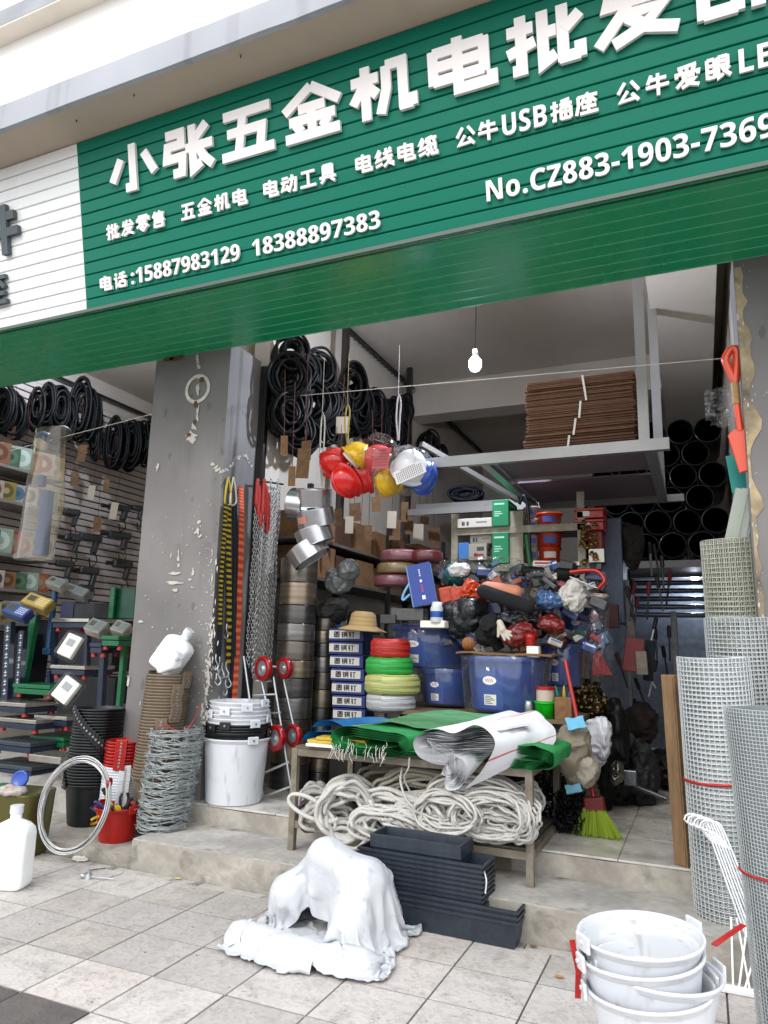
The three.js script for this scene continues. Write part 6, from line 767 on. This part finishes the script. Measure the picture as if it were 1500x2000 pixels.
// ---- nail boxes, hat ----
{
  const NB = { a: '10,8 10,95|10,8 90,8 90,95|10,92 90,92|32,22 68,22 68,36 32,36 32,22|26,48 74,48 74,72|26,48 26,72|50,54 46,72 28,86|54,76 72,86', b: '22,4 6,30|12,20 40,20|8,42 38,42|4,60 40,60|22,42 22,92 38,82|52,8 52,96|52,10 94,10 94,92 84,92|60,24 84,76|84,24 60,76', c: '22,4 6,30|12,20 40,20|8,42 38,42|4,60 40,60|22,42 22,92 38,82|50,16 98,16|74,16 74,92 60,92' };
  const face = std(0xffffff, 0.6, { map: print(192, 64, (x) => { x.fillStyle = '#1d2f6e'; x.fillRect(0, 0, 192, 64); x.fillStyle = '#c9c6be'; x.fillRect(0, 8, 172, 44); strokes(x, NB.a, 26, 13, 34, 33, 5, '#1a1a1e'); strokes(x, NB.b, 68, 13, 34, 33, 5, '#1a1a1e'); strokes(x, NB.c, 110, 13, 34, 33, 5, '#1a1a1e'); }) }), sideM = std(0x1d2f6e, 0.6, { map: scuffT });
  for (let i = 0; i < 7; i++) { const z = -4.85, r = R(640 + i * 1.2, 1228 + i * 26, 704 + i * 0.5, 1252 + i * 26, z), t = thing('nail_box', ['blue and white nail carton topmost under the straw hat', 'blue and white nail carton second in its stack', 'blue and white nail carton third in its stack', 'blue and white nail carton fourth in its stack', 'blue and white nail carton fifth in its stack', 'blue and white nail carton sixth in its stack', 'blue and white nail carton lowest in its stack'][i], 'carton', V(r.c.x, r.c.y, z - 0.12), 0.12 + rr(-0.04, 0.04)); obj('box', rb(r.w, r.h, 0.24, 0.004), sideM, t); obj('front_print', bx(r.w * 0.98, r.h * 0.94, 0.002, 0, 0, 0.1215), face, t); }
  one('nail_box_stand', 'dark wooden box under the nail cartons', 'box', block(Z(645, 1450, -4.87).x, Z(708, 1450, -4.87).x, FLOOR, Z(670, 1412, -4.87).y, -5.1, -4.87), std(0x1d1a18, 0.8));
  const c = Z(708, 1228, -4.78), k = mpp(c), h = thing('straw_hat', 'beige straw hat lying on the nail cartons', 'hat', c); obj('crown', [lathe([[0.001, 34 * k], [17 * k, 33 * k], [24 * k, 28 * k], [28 * k, 6 * k], [33 * k, 3 * k], [48 * k, -3 * k], [47 * k, -5 * k], [30 * k, 0]], 36)], std(0xa58a5c, 0.9, { map: tex(64, (u, v) => 205 + 45 * Math.abs(Math.sin(v * 60)) ), bumpMap: grainB, bumpScale: 0.002 }), h); h.rotation.z = -0.06;
}
// ---- right part of the bay ----
{
  // broom
  const a = Z(1104, 1290, -4.62), b = Z(1160, 1560, -4.42), t = thing('broom', 'broom with red handle and lime green bristles standing on the floor tiles', 'broom', V(b.x, FLOOR, b.z)); const L = (v) => v.clone().sub(t.position); obj('handle', bar(L(a), L(b), 0.013, 10), M.red, t); obj('head', rb(0.12, 0.09, 0.04, 0.015, 0.0, b.y - FLOOR - 0.03, 0, 0, 0, 0.1), plastic(0x8a1c14, 0.5), t);
  const br = []; for (let i = 0; i < 420; i++) { const u = rr(-1, 1), v = rr(-1, 1); br.push(bar(V(u * 0.055, b.y - FLOOR - 0.05, v * 0.018), V(u * 0.13 + 0.01 + rr(-0.01, 0.01), rr(0.0, 0.02), v * 0.035 + 0.01), 0.0022, 3)); } obj('bristles', br, std(0x8fa82a, 0.7), t).userData.kind = 'stuff';
  lump('cloth_bundle', 'crumpled beige canvas cloth hanging at the table corner', 'cloth', 1118, 1462, -4.35, 66, 90, 0.13, std(0x8f8674, 0.95, { map: grainT }), 0.028, 7, 0, 56); lump('cloth_bundle', 'pale crumpled canvas bag bulging below the beige cloth', 'cloth', 1135, 1500, -4.3, 50, 66, 0.11, std(0xa39b8c, 0.95, { map: grainT }), 0.026, 8, 0, 56); lump('plastic_bag', 'white plastic carrier bag hanging behind the broom handle', 'bag', 1165, 1440, -4.7, 56, 100, 0.1, phy(0xc2c4ca, 0.35), 0.03, 8, 0, 56); for (const [px, py, w, h, c, l] of [[1124, 1412, 34, 24, 0x5fa9c9, 'light blue packet on top of the canvas cloth'], [1120, 1540, 30, 16, 0x5a8fa5, 'light blue rag under the canvas bag']]) { const q = Z(px, py, -4.22), k = mpp(q), g = roughen(new THREE.BoxGeometry(w * k, h * k, 0.012, 14, 10, 1), 0.012, 16); const o = one('blue_wrap', l, 'wrapper', g, std(c, 0.6), q); o.rotation.set(-0.5, 0.2, 0.35); }
  // hanks of dark chain
  const lk = new THREE.TorusGeometry(0.013, 0.004, 4, 7), ch = metal(0x2a2b2e, 0.3); const hank = (label, px, py, z, w, h, n) => { const c = Z(px, py, z), g = []; for (let i = 0; i < n; i++) g.push(at(lk.clone(), rr(-1, 1) * w, rr(-1, 1) * h, rr(-1, 1) * 0.08, rr(0, 3), rr(0, 3), rr(0, 3), V(0.9, 1.6, 1))); const o = one('chain_pile', label, 'chain', g, ch, c); o.userData.kind = 'stuff'; };
  hank('heap of dark steel chain on the floor by the broom', 1115, 1585, -4.45, 0.075, 0.1, 420); hank('tangle of black wire and chain under the table end', 1040, 1555, -4.75, 0.22, 0.15, 500); hank('heap of dark chain under the wooden table', 1010, 1500, -4.95, 0.3, 0.14, 400);
  // black planter rolls on the high shelf: open tubes seen end on
  const zt = -7.6, rt = 0.135, sh = thing('pipe_shelf', 'dark shelf across the back of the bay carrying black mesh rolls', 'shelf'), yS = Z(1300, 1092, zt).y; obj('board', block(-1.15, 0.35, yS - 0.09, yS - 0.02, zt - 1.1, zt + 0.05), std(0x6b6660, 0.6), sh); obj('upright', block(-1.1, -1.05, FLOOR, yS - 0.091, zt - 0.1, zt - 0.05), M.darkSteel, sh); obj('upright', block(0.27, 0.32, FLOOR, yS - 0.091, zt - 0.1, zt - 0.05), M.darkSteel, sh);
  const tg = lathe([[rt * 0.9, 0], [rt * 0.95, 0], [rt * 0.97, 0.01], [rt * 0.97, 1], [rt * 0.001, 1], [rt * 0.001, 0.95], [rt * 0.9, 0.95], [rt * 0.9, 0]], 28).rotateX(-Math.PI / 2), tm = phy(0x060a0b, 0.4, { clearcoat: 0.3 }); let f;
  for (let row = 0; row < 6; row++) for (let i = 0; i < 6 - (row > 3 ? row - 3 : 0); i++) { const x = -1.0 + (i + (row % 2) * 0.5) * rt * 1.96 - (row > 3 ? -0.25 : 0), y = yS + rt + row * rt * 1.72; if (x > 0.24) continue; const t2 = thing('mesh_roll', 'black green plastic mesh roll end on in the pile on the back shelf', 'roll', V(x + rr(-0.01, 0.01), y, zt + rr(-0.03, 0.03)), 0, 'black mesh rolls on the back shelf'); obj('roll', tg, tm, t2); }
  for (let i = 0; i < 7; i++) one('steel_pipe', 'long steel pipe in the rack under the back shelf', 'pipe', bar(V(-1.0, 1.72 + i * 0.085, -8.2), V(0.34, 1.72 + i * 0.085, -8.25), 0.028, 10), metal(0x5c6068, 0.3), null, 'steel pipes in the back rack');
  one('rear_panel', 'dark painted panel closing the back of the aisle under the shelf', 'panel', block(-2.4, 0.35, FLOOR, 2.3, -8.9, -8.8), std(0x77808c, 0.6, { map: scuffT }));
  // dark hanging goods by the aisle
  const z = -5.6, dk = (label, x0, y0, x1, y1, c, zz = z, d = 0.06, rz = 0, r = 0.6, name = 'hanging_goods', cat = 'goods') => { const o = boxThing(name, label, cat, x0, y0, x1, y1, zz, d, std(c, r, { map: scuffT })); o.rotation.z = rz; return o; };
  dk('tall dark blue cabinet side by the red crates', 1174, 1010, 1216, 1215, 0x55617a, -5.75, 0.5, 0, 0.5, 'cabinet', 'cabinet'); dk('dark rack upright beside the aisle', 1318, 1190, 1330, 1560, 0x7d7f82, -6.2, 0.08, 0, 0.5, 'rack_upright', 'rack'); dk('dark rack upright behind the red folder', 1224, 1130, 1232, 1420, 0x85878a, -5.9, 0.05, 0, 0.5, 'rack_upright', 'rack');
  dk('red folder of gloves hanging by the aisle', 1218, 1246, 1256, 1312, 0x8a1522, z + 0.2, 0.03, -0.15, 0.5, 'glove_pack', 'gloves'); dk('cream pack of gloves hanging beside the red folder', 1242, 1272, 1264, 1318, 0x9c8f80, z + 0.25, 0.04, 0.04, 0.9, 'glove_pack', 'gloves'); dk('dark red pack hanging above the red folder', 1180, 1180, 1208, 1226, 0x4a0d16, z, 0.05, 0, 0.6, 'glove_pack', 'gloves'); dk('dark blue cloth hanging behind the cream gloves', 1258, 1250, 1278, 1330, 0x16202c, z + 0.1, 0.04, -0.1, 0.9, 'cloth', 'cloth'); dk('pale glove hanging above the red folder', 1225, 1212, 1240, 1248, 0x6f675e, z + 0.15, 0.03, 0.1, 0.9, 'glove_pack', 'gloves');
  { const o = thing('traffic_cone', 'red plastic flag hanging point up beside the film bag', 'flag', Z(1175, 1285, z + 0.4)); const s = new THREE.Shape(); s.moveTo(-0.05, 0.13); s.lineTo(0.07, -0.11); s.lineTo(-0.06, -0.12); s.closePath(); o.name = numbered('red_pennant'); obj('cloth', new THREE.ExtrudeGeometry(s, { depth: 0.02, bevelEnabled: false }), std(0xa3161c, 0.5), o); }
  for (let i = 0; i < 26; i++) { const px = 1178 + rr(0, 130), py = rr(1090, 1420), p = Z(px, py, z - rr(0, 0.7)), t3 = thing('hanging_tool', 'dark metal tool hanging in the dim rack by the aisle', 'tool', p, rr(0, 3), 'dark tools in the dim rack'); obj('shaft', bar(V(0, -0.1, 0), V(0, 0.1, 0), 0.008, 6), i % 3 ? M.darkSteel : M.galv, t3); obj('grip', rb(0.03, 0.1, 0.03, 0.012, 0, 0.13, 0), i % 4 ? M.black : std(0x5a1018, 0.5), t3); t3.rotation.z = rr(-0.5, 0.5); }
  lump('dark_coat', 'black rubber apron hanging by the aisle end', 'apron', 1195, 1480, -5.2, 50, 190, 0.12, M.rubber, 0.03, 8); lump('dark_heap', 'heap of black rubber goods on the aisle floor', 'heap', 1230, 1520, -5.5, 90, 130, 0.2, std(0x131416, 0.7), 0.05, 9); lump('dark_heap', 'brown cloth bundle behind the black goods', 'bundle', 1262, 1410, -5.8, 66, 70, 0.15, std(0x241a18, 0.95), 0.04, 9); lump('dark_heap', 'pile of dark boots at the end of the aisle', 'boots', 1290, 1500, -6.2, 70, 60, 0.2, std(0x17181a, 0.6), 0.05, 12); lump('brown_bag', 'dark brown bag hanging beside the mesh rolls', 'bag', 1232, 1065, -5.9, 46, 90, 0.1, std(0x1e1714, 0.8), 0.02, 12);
  const bulbs = lump('bulb_heap', 'dull brass knobs heaped on the low rack', 'knobs', 1150, 1365, -5.3, 60, 60, 0.12, metal(0x4a3d28, 0.35), 0.05, 26);
  one('metal_stand', 'short grey metal stand lying on the aisle floor', 'stand', [bar(V(0, 0, 0), V(0.2, -0.05, 0.06), 0.014, 8), rb(0.09, 0.1, 0.06, 0.01, -0.02, 0.05, 0)], metal(0x6a6c72, 0.35), Z(1238, 1535, -5.15)); lump('chrome_mask', 'shiny black and silver welding mask lying by the broom', 'mask', 1203, 1510, -5.0, 24, 40, 0.06, metal(0x6b6a62, 0.2), 0.01, 10);
}
// ---- by the right pillar: toy shovel, bag, mesh strips ----
{
  const z = -4.12, p = Z(1443, 800, z), k = mpp(p), t = thing('toy_shovel', 'orange shovel with wooden shaft and loop grip hanging on the pillar edge', 'shovel', p), om = phy(0xd8400c, 0.28, { clearcoat: 0.4 }), Lc = (px, py) => Z(px, py, z).sub(p);
  obj('grip', [tube([Lc(1434, 745), Lc(1421, 715), Lc(1417, 700), Lc(1428, 682), Lc(1438, 684), Lc(1439, 705), Lc(1436, 745)], 8 * k, 30, 8), bar(Lc(1434, 735), Lc(1436, 748), 8 * k, 10)], om, t); obj('shaft', bar(Lc(1435, 744), Lc(1439, 790), 7.5 * k, 12), std(0xb08850, 0.6, { map: grainT }), t); obj('socket', bar(Lc(1439, 788), Lc(1446, 842), 6.5 * k, 12), om, t);
  const s = new THREE.Shape(); [[1424, 852], [1434, 842], [1448, 838], [1460, 841], [1462, 918], [1446, 922], [1436, 890]].forEach(([a, b], i) => { const q = Lc(a, b); s[i ? 'lineTo' : 'moveTo'](q.x, q.y); }); obj('blade', new THREE.ExtrudeGeometry(s, { depth: 0.006, bevelEnabled: true, bevelSize: 0.006, bevelThickness: 0.005, bevelSegments: 2 }), om, t);
  lump('clear_bag', 'clear plastic bag hanging behind the orange shovel', 'bag', 1420, 795, -4.4, 50, 50, 0.06, film, 0.05, 12); const tq = Z(1440, 925, -4.3); one('teal_packet', 'teal packet hanging under the orange shovel blade', 'packet', [bx(30 * mpp(tq), 75 * mpp(tq), 0.02, 0, 0, 0, 0, 0, 0.1)], std(0x128a80, 0.5), tq);
  const sm = metal(0xa9b0a6, 0.45, { metalness: 0.4 }); [[1415, 1065, 1452, 955, 'grey metal lath strip leaning on the pillar behind the mesh rolls'], [1432, 1065, 1465, 955, 'second grey metal lath strip leaning beside the first']].forEach(([a, b, c, d, l]) => { const A = Z(a, b + 60, -4.25), B = Z(c, d, -4.18), o = thing('metal_lath', l, 'lath', A); const dir = B.clone().sub(A); obj('strip', beam(V(0, 0, 0), dir, 0.075, 0.004), sm, o); obj('rib', beam(V(0.02, 0, 0.006), dir.clone().add(V(0.02, 0, 0.006)), 0.012, 0.01), sm, o); });
  lump('red_bottle', 'dark red bottle on the ledge behind the lath strips', 'bottle', 1462, 1035, -4.45, 14, 50, 0.03, plastic(0x8a1020, 0.3), 0.002, 10);
}
// ================= left bay =================
{
  const XW = -7.05, LY = 0.2;
  // slat wall
  const sw = thing('slat_wall', 'white slat board wall with dark grooves in the left bay', 'slat wall'); obj('backing', block(-7.092, -7.072, 0.7, 4.3, -11.4, -4.6), std(0x1d1715, 0.9), sw);
  const sm = std(0xe4dede, 0.7, { map: wallT }), g = boxUV(rb(0.018, 0.067, 6.7, 0.004)); for (let i = 0; i < 43; i++) obj('slat', g, sm, sw).position.set(-7.062, 0.75 + i * 0.0835, -8.0);
  obj('top_rail', block(-7.06, -7.0, 4.42, 4.46, -11.4, -4.6), M.darkSteel, sw);
  // hoses along the top
  const lb = 'black hose loop in the row hanging along the top of the slat wall', gp = 'black hose loops on the slat wall';
  for (const [px, py, rx, ry, n] of [[10, 800, 22, 46, 8], [30, 815, 20, 40, 7], [72, 800, 14, 40, 6], [95, 790, 14, 42, 6], [112, 800, 20, 48, 8], [130, 820, 12, 44, 7], [158, 800, 20, 64, 8], [180, 815, 13, 50, 7], [186, 860, 8, 40, 3], [220, 865, 14, 50, 7], [235, 870, 12, 46, 6], [255, 870, 18, 48, 8], [272, 865, 12, 44, 6], [288, 865, 12, 42, 5]]) hoseCoil(px, py, -6.75, rx, ry, n, 0.016, lb, gp, 1.0 + rr(-0.5, 0.5));
  for (const [px, py, w, h, m] of [[160, 885, 20, 34, tagM], [146, 935, 15, 28, tagM], [178, 962, 15, 28, tagW], [208, 948, 11, 26, tagM], [222, 998, 15, 34, tagW], [190, 1024, 15, 30, tagM], [22, 845, 16, 24, tagM], [3, 895, 10, 26, tagW], [50, 885, 20, 36, M.black]]) priceTag(px, py, w, h, -6.7, m, undefined, `${m === tagW ? 'pale' : m === tagM ? 'brown' : 'black'} price tag on the slat wall ${({ 160: 'under the long hose loops', 146: 'below the upper brown tag', 178: 'under a dark string in the middle', 208: 'on a reddish string beside the pale tag', 222: 'hanging before the dark drill', 190: 'lowest among the bagged tools', 22: 'beside the wrapped mop', 3: 'at the shelf end', 50: 'above the wrapped mop bag' })[px]}`);
  // bagged power tools
  const bagT = phy(0x23282a, 0.3, { clearcoat: 0.9, clearcoatRoughness: 0.12 });
  const tool = (px, py, w, h, label) => { const c = X(px, py, -6.85), k = mpp(c), t = thing('power_tool', label, 'power tool', c, 1.2); obj('body', [rb(w * k, h * k * 0.32, 0.1, 0.03, 0, h * k * 0.2, 0, 0, 0, 0, 2), rb(w * k * 0.26, h * k * 0.6, 0.08, 0.025, w * k * 0.25, -h * k * 0.12, 0, 0, 0, -0.2, 2)], bagT, t); obj('chuck', cy(0.03, 0.02, w * k * 0.4, -w * k * 0.6, h * k * 0.2, 0, 12, false, 0, 0, 1.57), M.darkSteel, t); obj('cable', tube([[w * k * 0.3, -h * k * 0.4, 0], [w * k * 0.35, -h * k * 0.7, 0.02], [w * k * 0.1, -h * k * 0.95, 0.03], [w * k * 0.0, -h * k * 0.6, 0.03]], 0.008, 20, 5), M.black, t); };
  tool(232, 1000, 44, 40, 'dark green drill hanging highest on the slat wall'); tool(232, 1055, 46, 46, 'bagged drill hanging second beside the pillar'); tool(238, 1112, 40, 50, 'bagged grinder hanging third beside the pillar'); tool(175, 1060, 46, 50, 'bagged drill hanging in the middle row of the slat wall'); tool(172, 1125, 40, 50, 'bagged drill hanging low in the middle row'); tool(138, 1010, 34, 46, 'bagged tool hanging beside the wrapped mop'); tool(140, 1060, 34, 46, 'bagged drill hanging below the wrapped mop side'); tool(125, 1110, 36, 44, 'dark grinder hanging beside the shelf boxes'); tool(268, 1000, 24, 36, 'dark red drill half hidden by the pillar'); tool(165, 1160, 30, 50, 'black tool with looped cable hanging lowest');
  // shelves of boxed discs
  const sh = thing('disc_shelf', 'grey wall shelves with boxed saw discs in the left bay', 'shelf'); const lev = [X(60, 990, -6.7).y, X(60, 1090, -6.7).y, X(60, 1155, -6.7).y, X(60, 1218, -6.7).y, X(60, 925, -6.7).y]; const zA = X(-30, 1000, -6.6).z, zB = X(118, 1000, -6.6).z;
  for (const y of lev) obj('board', block(-7.04, -6.6, y - 0.03, y, zB, zA), std(0x7d7874, 0.6), sh);
  const disc = (bg, ring, core) => std(0xffffff, 0.45, { map: print(64, 64, (x) => { x.fillStyle = bg; x.fillRect(0, 0, 64, 64); x.fillStyle = ring; x.beginPath(); x.arc(32, 32, 25, 0, 7); x.fill(); x.fillStyle = core; x.beginPath(); x.arc(32, 32, 11, 0, 7); x.fill(); }) });
  const dm = [['red and white', disc('#9a948c', '#7e4a3c', '#b4aca2')], ['green', disc('#3c5c44', '#4f7054', '#26382b')], ['blue and white', disc('#9c9c98', '#4a6c82', '#3a566e')], ['orange', disc('#8a4a2c', '#a06a4a', '#9a8a7c')], ['brown', disc('#7a5638', '#5a3420', '#8a6a4a')], ['yellow', disc('#857638', '#5c5026', '#a0945c')], ['pale green', disc('#8a9a8c', '#b4c4b8', '#90a898')], ['white', disc('#a09c96', '#3a3634', '#76726e')]]; let q = 0;
  lev.forEach((y, li) => { for (let i = 0; i < 6; i++) { const s = [0.2, 0.24, 0.2, 0.22, 0.24][li] * rr(0.85, 1.1), [nm, m] = dm[(q * 5 + li * 3) % 8]; q++; const z = zA - 0.12 - i * (zA - zB - 0.1) / 6; const t = thing('disc_box', `${nm} saw disc box, ${['first', 'second', 'third', 'fourth', 'fifth', 'sixth'][i]} from the street on the ${['upper', 'middle', 'low', 'lowest', 'top'][li]} wall shelf`, 'disc box', V(-6.68, y + s / 2 + 0.001, z), 1.2); obj('box', rb(s, s, 0.09, 0.006), m, t); obj('face', bx(s * 0.97, s * 0.97, 0.003, 0, 0, 0.0465), m, t); } });
  // wrapped mop
  { const z = -4.35, a = Z(88, 850, z), b = Z(62, 1092, z), t = thing('wrapped_mop', 'blue and white mop head in a long crumpled clear bag hanging in the left bay', 'mop', a); const L = (px, py) => Z(px, py, z).sub(a), k = mpp(a); obj('blue_pad', [bar(L(92, 960), L(80, 1085), 13 * k, 12), bar(L(83, 930), L(81, 950), 8 * k, 10)], plastic(0x2b62b4, 0.5), t); obj('mop_head', at(new THREE.CapsuleGeometry(11 * k, 10 * k, 6, 14), L(80, 868).x, L(80, 868).y, 0, 0, 0, 1.0), std(0xcfc8b8, 0.9), t); obj('blue_cap', at(new THREE.CapsuleGeometry(10 * k, 12 * k, 6, 14), L(84, 852).x, L(84, 852).y, -0.02, 0, 0, 1.2), plastic(0x2b62b4, 0.5), t);
    const rows = [[74, 128, 838], [68, 124, 880], [60, 122, 930], [52, 120, 980], [44, 110, 1030], [36, 102, 1070], [30, 97, 1092]], sec = [], uvn = 40, pos = [], idx = []; rows.forEach(([x0, x1, y], i) => { const A = L(x0, y), B = L(x1, y), c = A.clone().add(B).multiplyScalar(0.5), w = A.distanceTo(B) / 2; for (let j = 0; j < uvn; j++) { const u = j / uvn * 6.283, f = 1 + 0.12 * (crease(Math.cos(u) * 0.3, i * 0.05, Math.sin(u) * 0.3, 16) - 0.5); pos.push(c.x + Math.cos(u) * w * f, c.y, c.z + Math.sin(u) * w * 0.45 * f); } }); for (let i = 0; i < rows.length - 1; i++) for (let j = 0; j < uvn; j++) { const p = i * uvn + j, n = i * uvn + (j + 1) % uvn; idx.push(p, n, p + uvn, n, n + uvn, p + uvn); } const gg = new THREE.BufferGeometry(); gg.setAttribute('position', new THREE.Float32BufferAttribute(pos, 3)); gg.setIndex(idx); const gr = roughen(gg, 0.012, 30); obj('clear_bag', gr, new THREE.MeshPhysicalMaterial({ color: 0xe9e2d4, roughness: 0.1, transmission: 0.93, thickness: 0, side: THREE.DoubleSide }), t); obj('dark_end', at(new THREE.SphereGeometry(24 * k, 14, 10), L(112, 845).x, L(112, 845).y, -0.04, 0, 0, 0, V(1, 0.7, 0.6)), std(0x4a4640, 0.6), t); }
  one('washing_line', 'thin pale cord stretched across the left bay', 'cord', bar(Z(20, 880, -4.45), Z(300, 808, -4.2), 0.0025, 4), M.paper);
  // ---- platform scales ----
  const steel = metal(0xb4b0a8, 0.32), navy = plastic(0x27344e, 0.45), grn = plastic(0x0b7a4a, 0.42), blk = plastic(0x17202c, 0.45);
  const writ = print(32, 160, (x) => { x.fillStyle = '#1a2536'; x.fillRect(0, 0, 32, 160); x.strokeStyle = '#c8ccd0'; x.lineWidth = 2; for (let i = 0; i < 8; i++) { const y = 12 + i * 18; x.beginPath(); x.moveTo(9, y); x.lineTo(23, y); x.moveTo(16, y - 5); x.lineTo(16, y + 8); x.moveTo(9, y + 7); x.lineTo(23, y + 6); x.stroke(); } }); const writM = std(0xffffff, 0.5, { map: writ });
  const keyT = (bg, ky) => std(0xffffff, 0.45, { map: print(96, 48, (x) => { x.fillStyle = bg; x.fillRect(0, 0, 96, 48); x.fillStyle = '#3a3f2c'; x.fillRect(10, 8, 32, 24); x.fillStyle = ky; for (let r = 0; r < 4; r++) for (let i = 0; i < 5; i++) x.fillRect(52 + i * 8, 7 + r * 9, 5, 5); }) });
  const head = (t, o, px, py, w, h, z, m, km, rz = 0.08) => { const c = Z(px, py, z).sub(o), k = mpp(Z(px, py, z)), hd = obj('display', at(rb(w * k, h * k * 0.75, 0.09, 0.012), c.x, c.y, c.z, -0.75, 0.25, -0.12), m, t); obj('keypad', at(bx(w * k * 0.92, h * k * 0.66, 0.003, 0, 0, 0.047), c.x, c.y, c.z, -0.75, 0.25, -0.12), km, hd); };
  const scale = (label, z, plate, colm, hd, plateM, colM) => { const o = Z(plate[0], plate[1], z), t = thing('platform_scale', label, 'scale', V(o.x, LY, o.z)), O = t.position.clone(), k = mpp(o), w = plate[2] * k, y = o.y - LY; obj('plate', [rb(w, 0.035, 0.36, 0.006, 0, y, -0.1)], plateM, t); obj('base', [rb(w * 0.96, 0.045, 0.34, 0.006, 0, y - 0.045, -0.1)], colM, t); for (const s of [-1, 1]) for (const d of [0.03, -0.24]) obj('foot', cy(0.022, 0.026, 0.03, s * w * 0.4, y - 0.083, d, 10), M.red, t); if (colm) { const a = Z(colm[0], colm[1], z - 0.12).sub(O), b = Z(colm[2], colm[3], z - 0.12).sub(O); obj('column', beam(a, b, colm[4] * k, 0.05), colm[5] || colM, t); } if (hd) head(t, O, ...hd); return t; };
  const gold = plastic(0xa8914a, 0.4), cream = plastic(0xb9b3a6, 0.5), bluH = plastic(0x2c437a, 0.45), kGold = keyT('#9c8644', '#d8ccA0'), kBlu = keyT('#2c437a', '#c8d0e0'), kGry = keyT('#6a706e', '#3a4040');
  scale('green platform scale with gold display in the left bay', -4.75, [75, 1340, 100], [70, 1200, 46, 1330, 16, grn], [75, 1180, 62, 40, -4.78, gold, kGold], grn, grn);
  scale('steel plated scale with blue display at the front of the left bay', -4.6, [25, 1374, 110], [20, 1215, 12, 1370, 18, writM], [36, 1198, 56, 36, -4.62, bluH, kBlu], steel, navy); scale('steel plated scale with navy column beside the blue display', -4.62, [45, 1406, 110], [46, 1232, 36, 1360, 14, writM], null, steel, navy); scale('grey scale base stacked low at the front of the left bay', -4.58, [35, 1450, 110], null, null, plastic(0x46525a, 0.4), navy); scale('grey scale base lowest in the front stack', -4.58, [30, 1495, 130], null, null, plastic(0x46525a, 0.4), navy);
  scale('navy folding scale with steel plate topmost in the left bay rack', -4.9, [150, 1212, 96], [108, 1215, 106, 1300, 8, navy], [112, 1142, 40, 28, -4.95, cream, kGry], steel, navy); scale('navy folding scale with steel plate second in the rack', -4.9, [145, 1303, 90], [172, 1215, 170, 1300, 8, navy], [150, 1158, 56, 28, -5.1, plastic(0x8d918e, 0.4), kGry], steel, navy); scale('scale with steel plate and red feet behind the black buckets', -4.8, [112, 1400, 86], [98, 1310, 100, 1398, 8, navy], null, steel, navy); scale('green scale base behind the black buckets', -4.85, [105, 1440, 90], null, null, grn, grn);
  scale('green framed scale standing by the pillar', -4.7, [228, 1246, 44], [245, 1250, 228, 1440, 9, grn], [190, 1228, 40, 40, -4.72, cream, kGry], grn, grn); scale('navy framed scale standing beside the green framed one', -4.72, [200, 1260, 30], [204, 1262, 196, 1400, 12, navy], [238, 1230, 34, 36, -4.74, cream, kGry], navy, navy);
  const blue = thing('scale_pole', 'blue steel pole with bracket standing behind the gold display', 'pole', Z(104, 1150, -5.0)); { const L = (px, py) => Z(px, py, -5.0).sub(blue.position); obj('pole', bar(L(108, 1150), L(94, 1270), 0.028, 10), plastic(0x1f5f8e, 0.4), blue); obj('bracket', rb(0.09, 0.06, 0.06, 0.01, L(94, 1272).x, L(94, 1272).y, 0), plastic(0x1f5f8e, 0.4), blue); }
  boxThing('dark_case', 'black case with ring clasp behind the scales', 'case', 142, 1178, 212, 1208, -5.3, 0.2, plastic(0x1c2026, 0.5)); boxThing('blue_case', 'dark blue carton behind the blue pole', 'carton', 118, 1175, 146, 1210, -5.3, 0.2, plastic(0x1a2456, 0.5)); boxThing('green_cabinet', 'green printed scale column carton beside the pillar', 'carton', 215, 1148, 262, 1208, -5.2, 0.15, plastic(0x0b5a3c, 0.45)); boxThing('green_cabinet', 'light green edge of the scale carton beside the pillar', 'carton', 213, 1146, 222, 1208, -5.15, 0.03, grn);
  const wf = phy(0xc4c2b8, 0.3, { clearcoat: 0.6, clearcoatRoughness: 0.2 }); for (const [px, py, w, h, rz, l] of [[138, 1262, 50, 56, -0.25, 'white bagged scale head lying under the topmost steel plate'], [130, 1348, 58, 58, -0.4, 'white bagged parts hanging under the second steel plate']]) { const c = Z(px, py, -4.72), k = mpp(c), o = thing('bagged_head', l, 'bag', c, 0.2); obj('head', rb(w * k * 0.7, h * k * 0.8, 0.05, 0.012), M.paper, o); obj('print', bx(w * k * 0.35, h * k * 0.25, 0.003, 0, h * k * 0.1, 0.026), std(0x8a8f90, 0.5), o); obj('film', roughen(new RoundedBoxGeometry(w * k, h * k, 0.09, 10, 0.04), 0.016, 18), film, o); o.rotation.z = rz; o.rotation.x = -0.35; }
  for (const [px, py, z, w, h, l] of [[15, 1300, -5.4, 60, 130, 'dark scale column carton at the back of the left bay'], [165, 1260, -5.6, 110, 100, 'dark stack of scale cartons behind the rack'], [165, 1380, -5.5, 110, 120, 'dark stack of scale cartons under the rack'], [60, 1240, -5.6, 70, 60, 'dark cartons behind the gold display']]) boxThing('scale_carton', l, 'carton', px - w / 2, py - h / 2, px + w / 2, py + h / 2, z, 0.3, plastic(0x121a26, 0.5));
  boxThing('card_plate', 'pale steel offcut lying on the ledge behind the wire coil', 'plate', 55, 1476, 118, 1490, -4.35, 0.25, steel);
}
renderer.render(scene, camera);
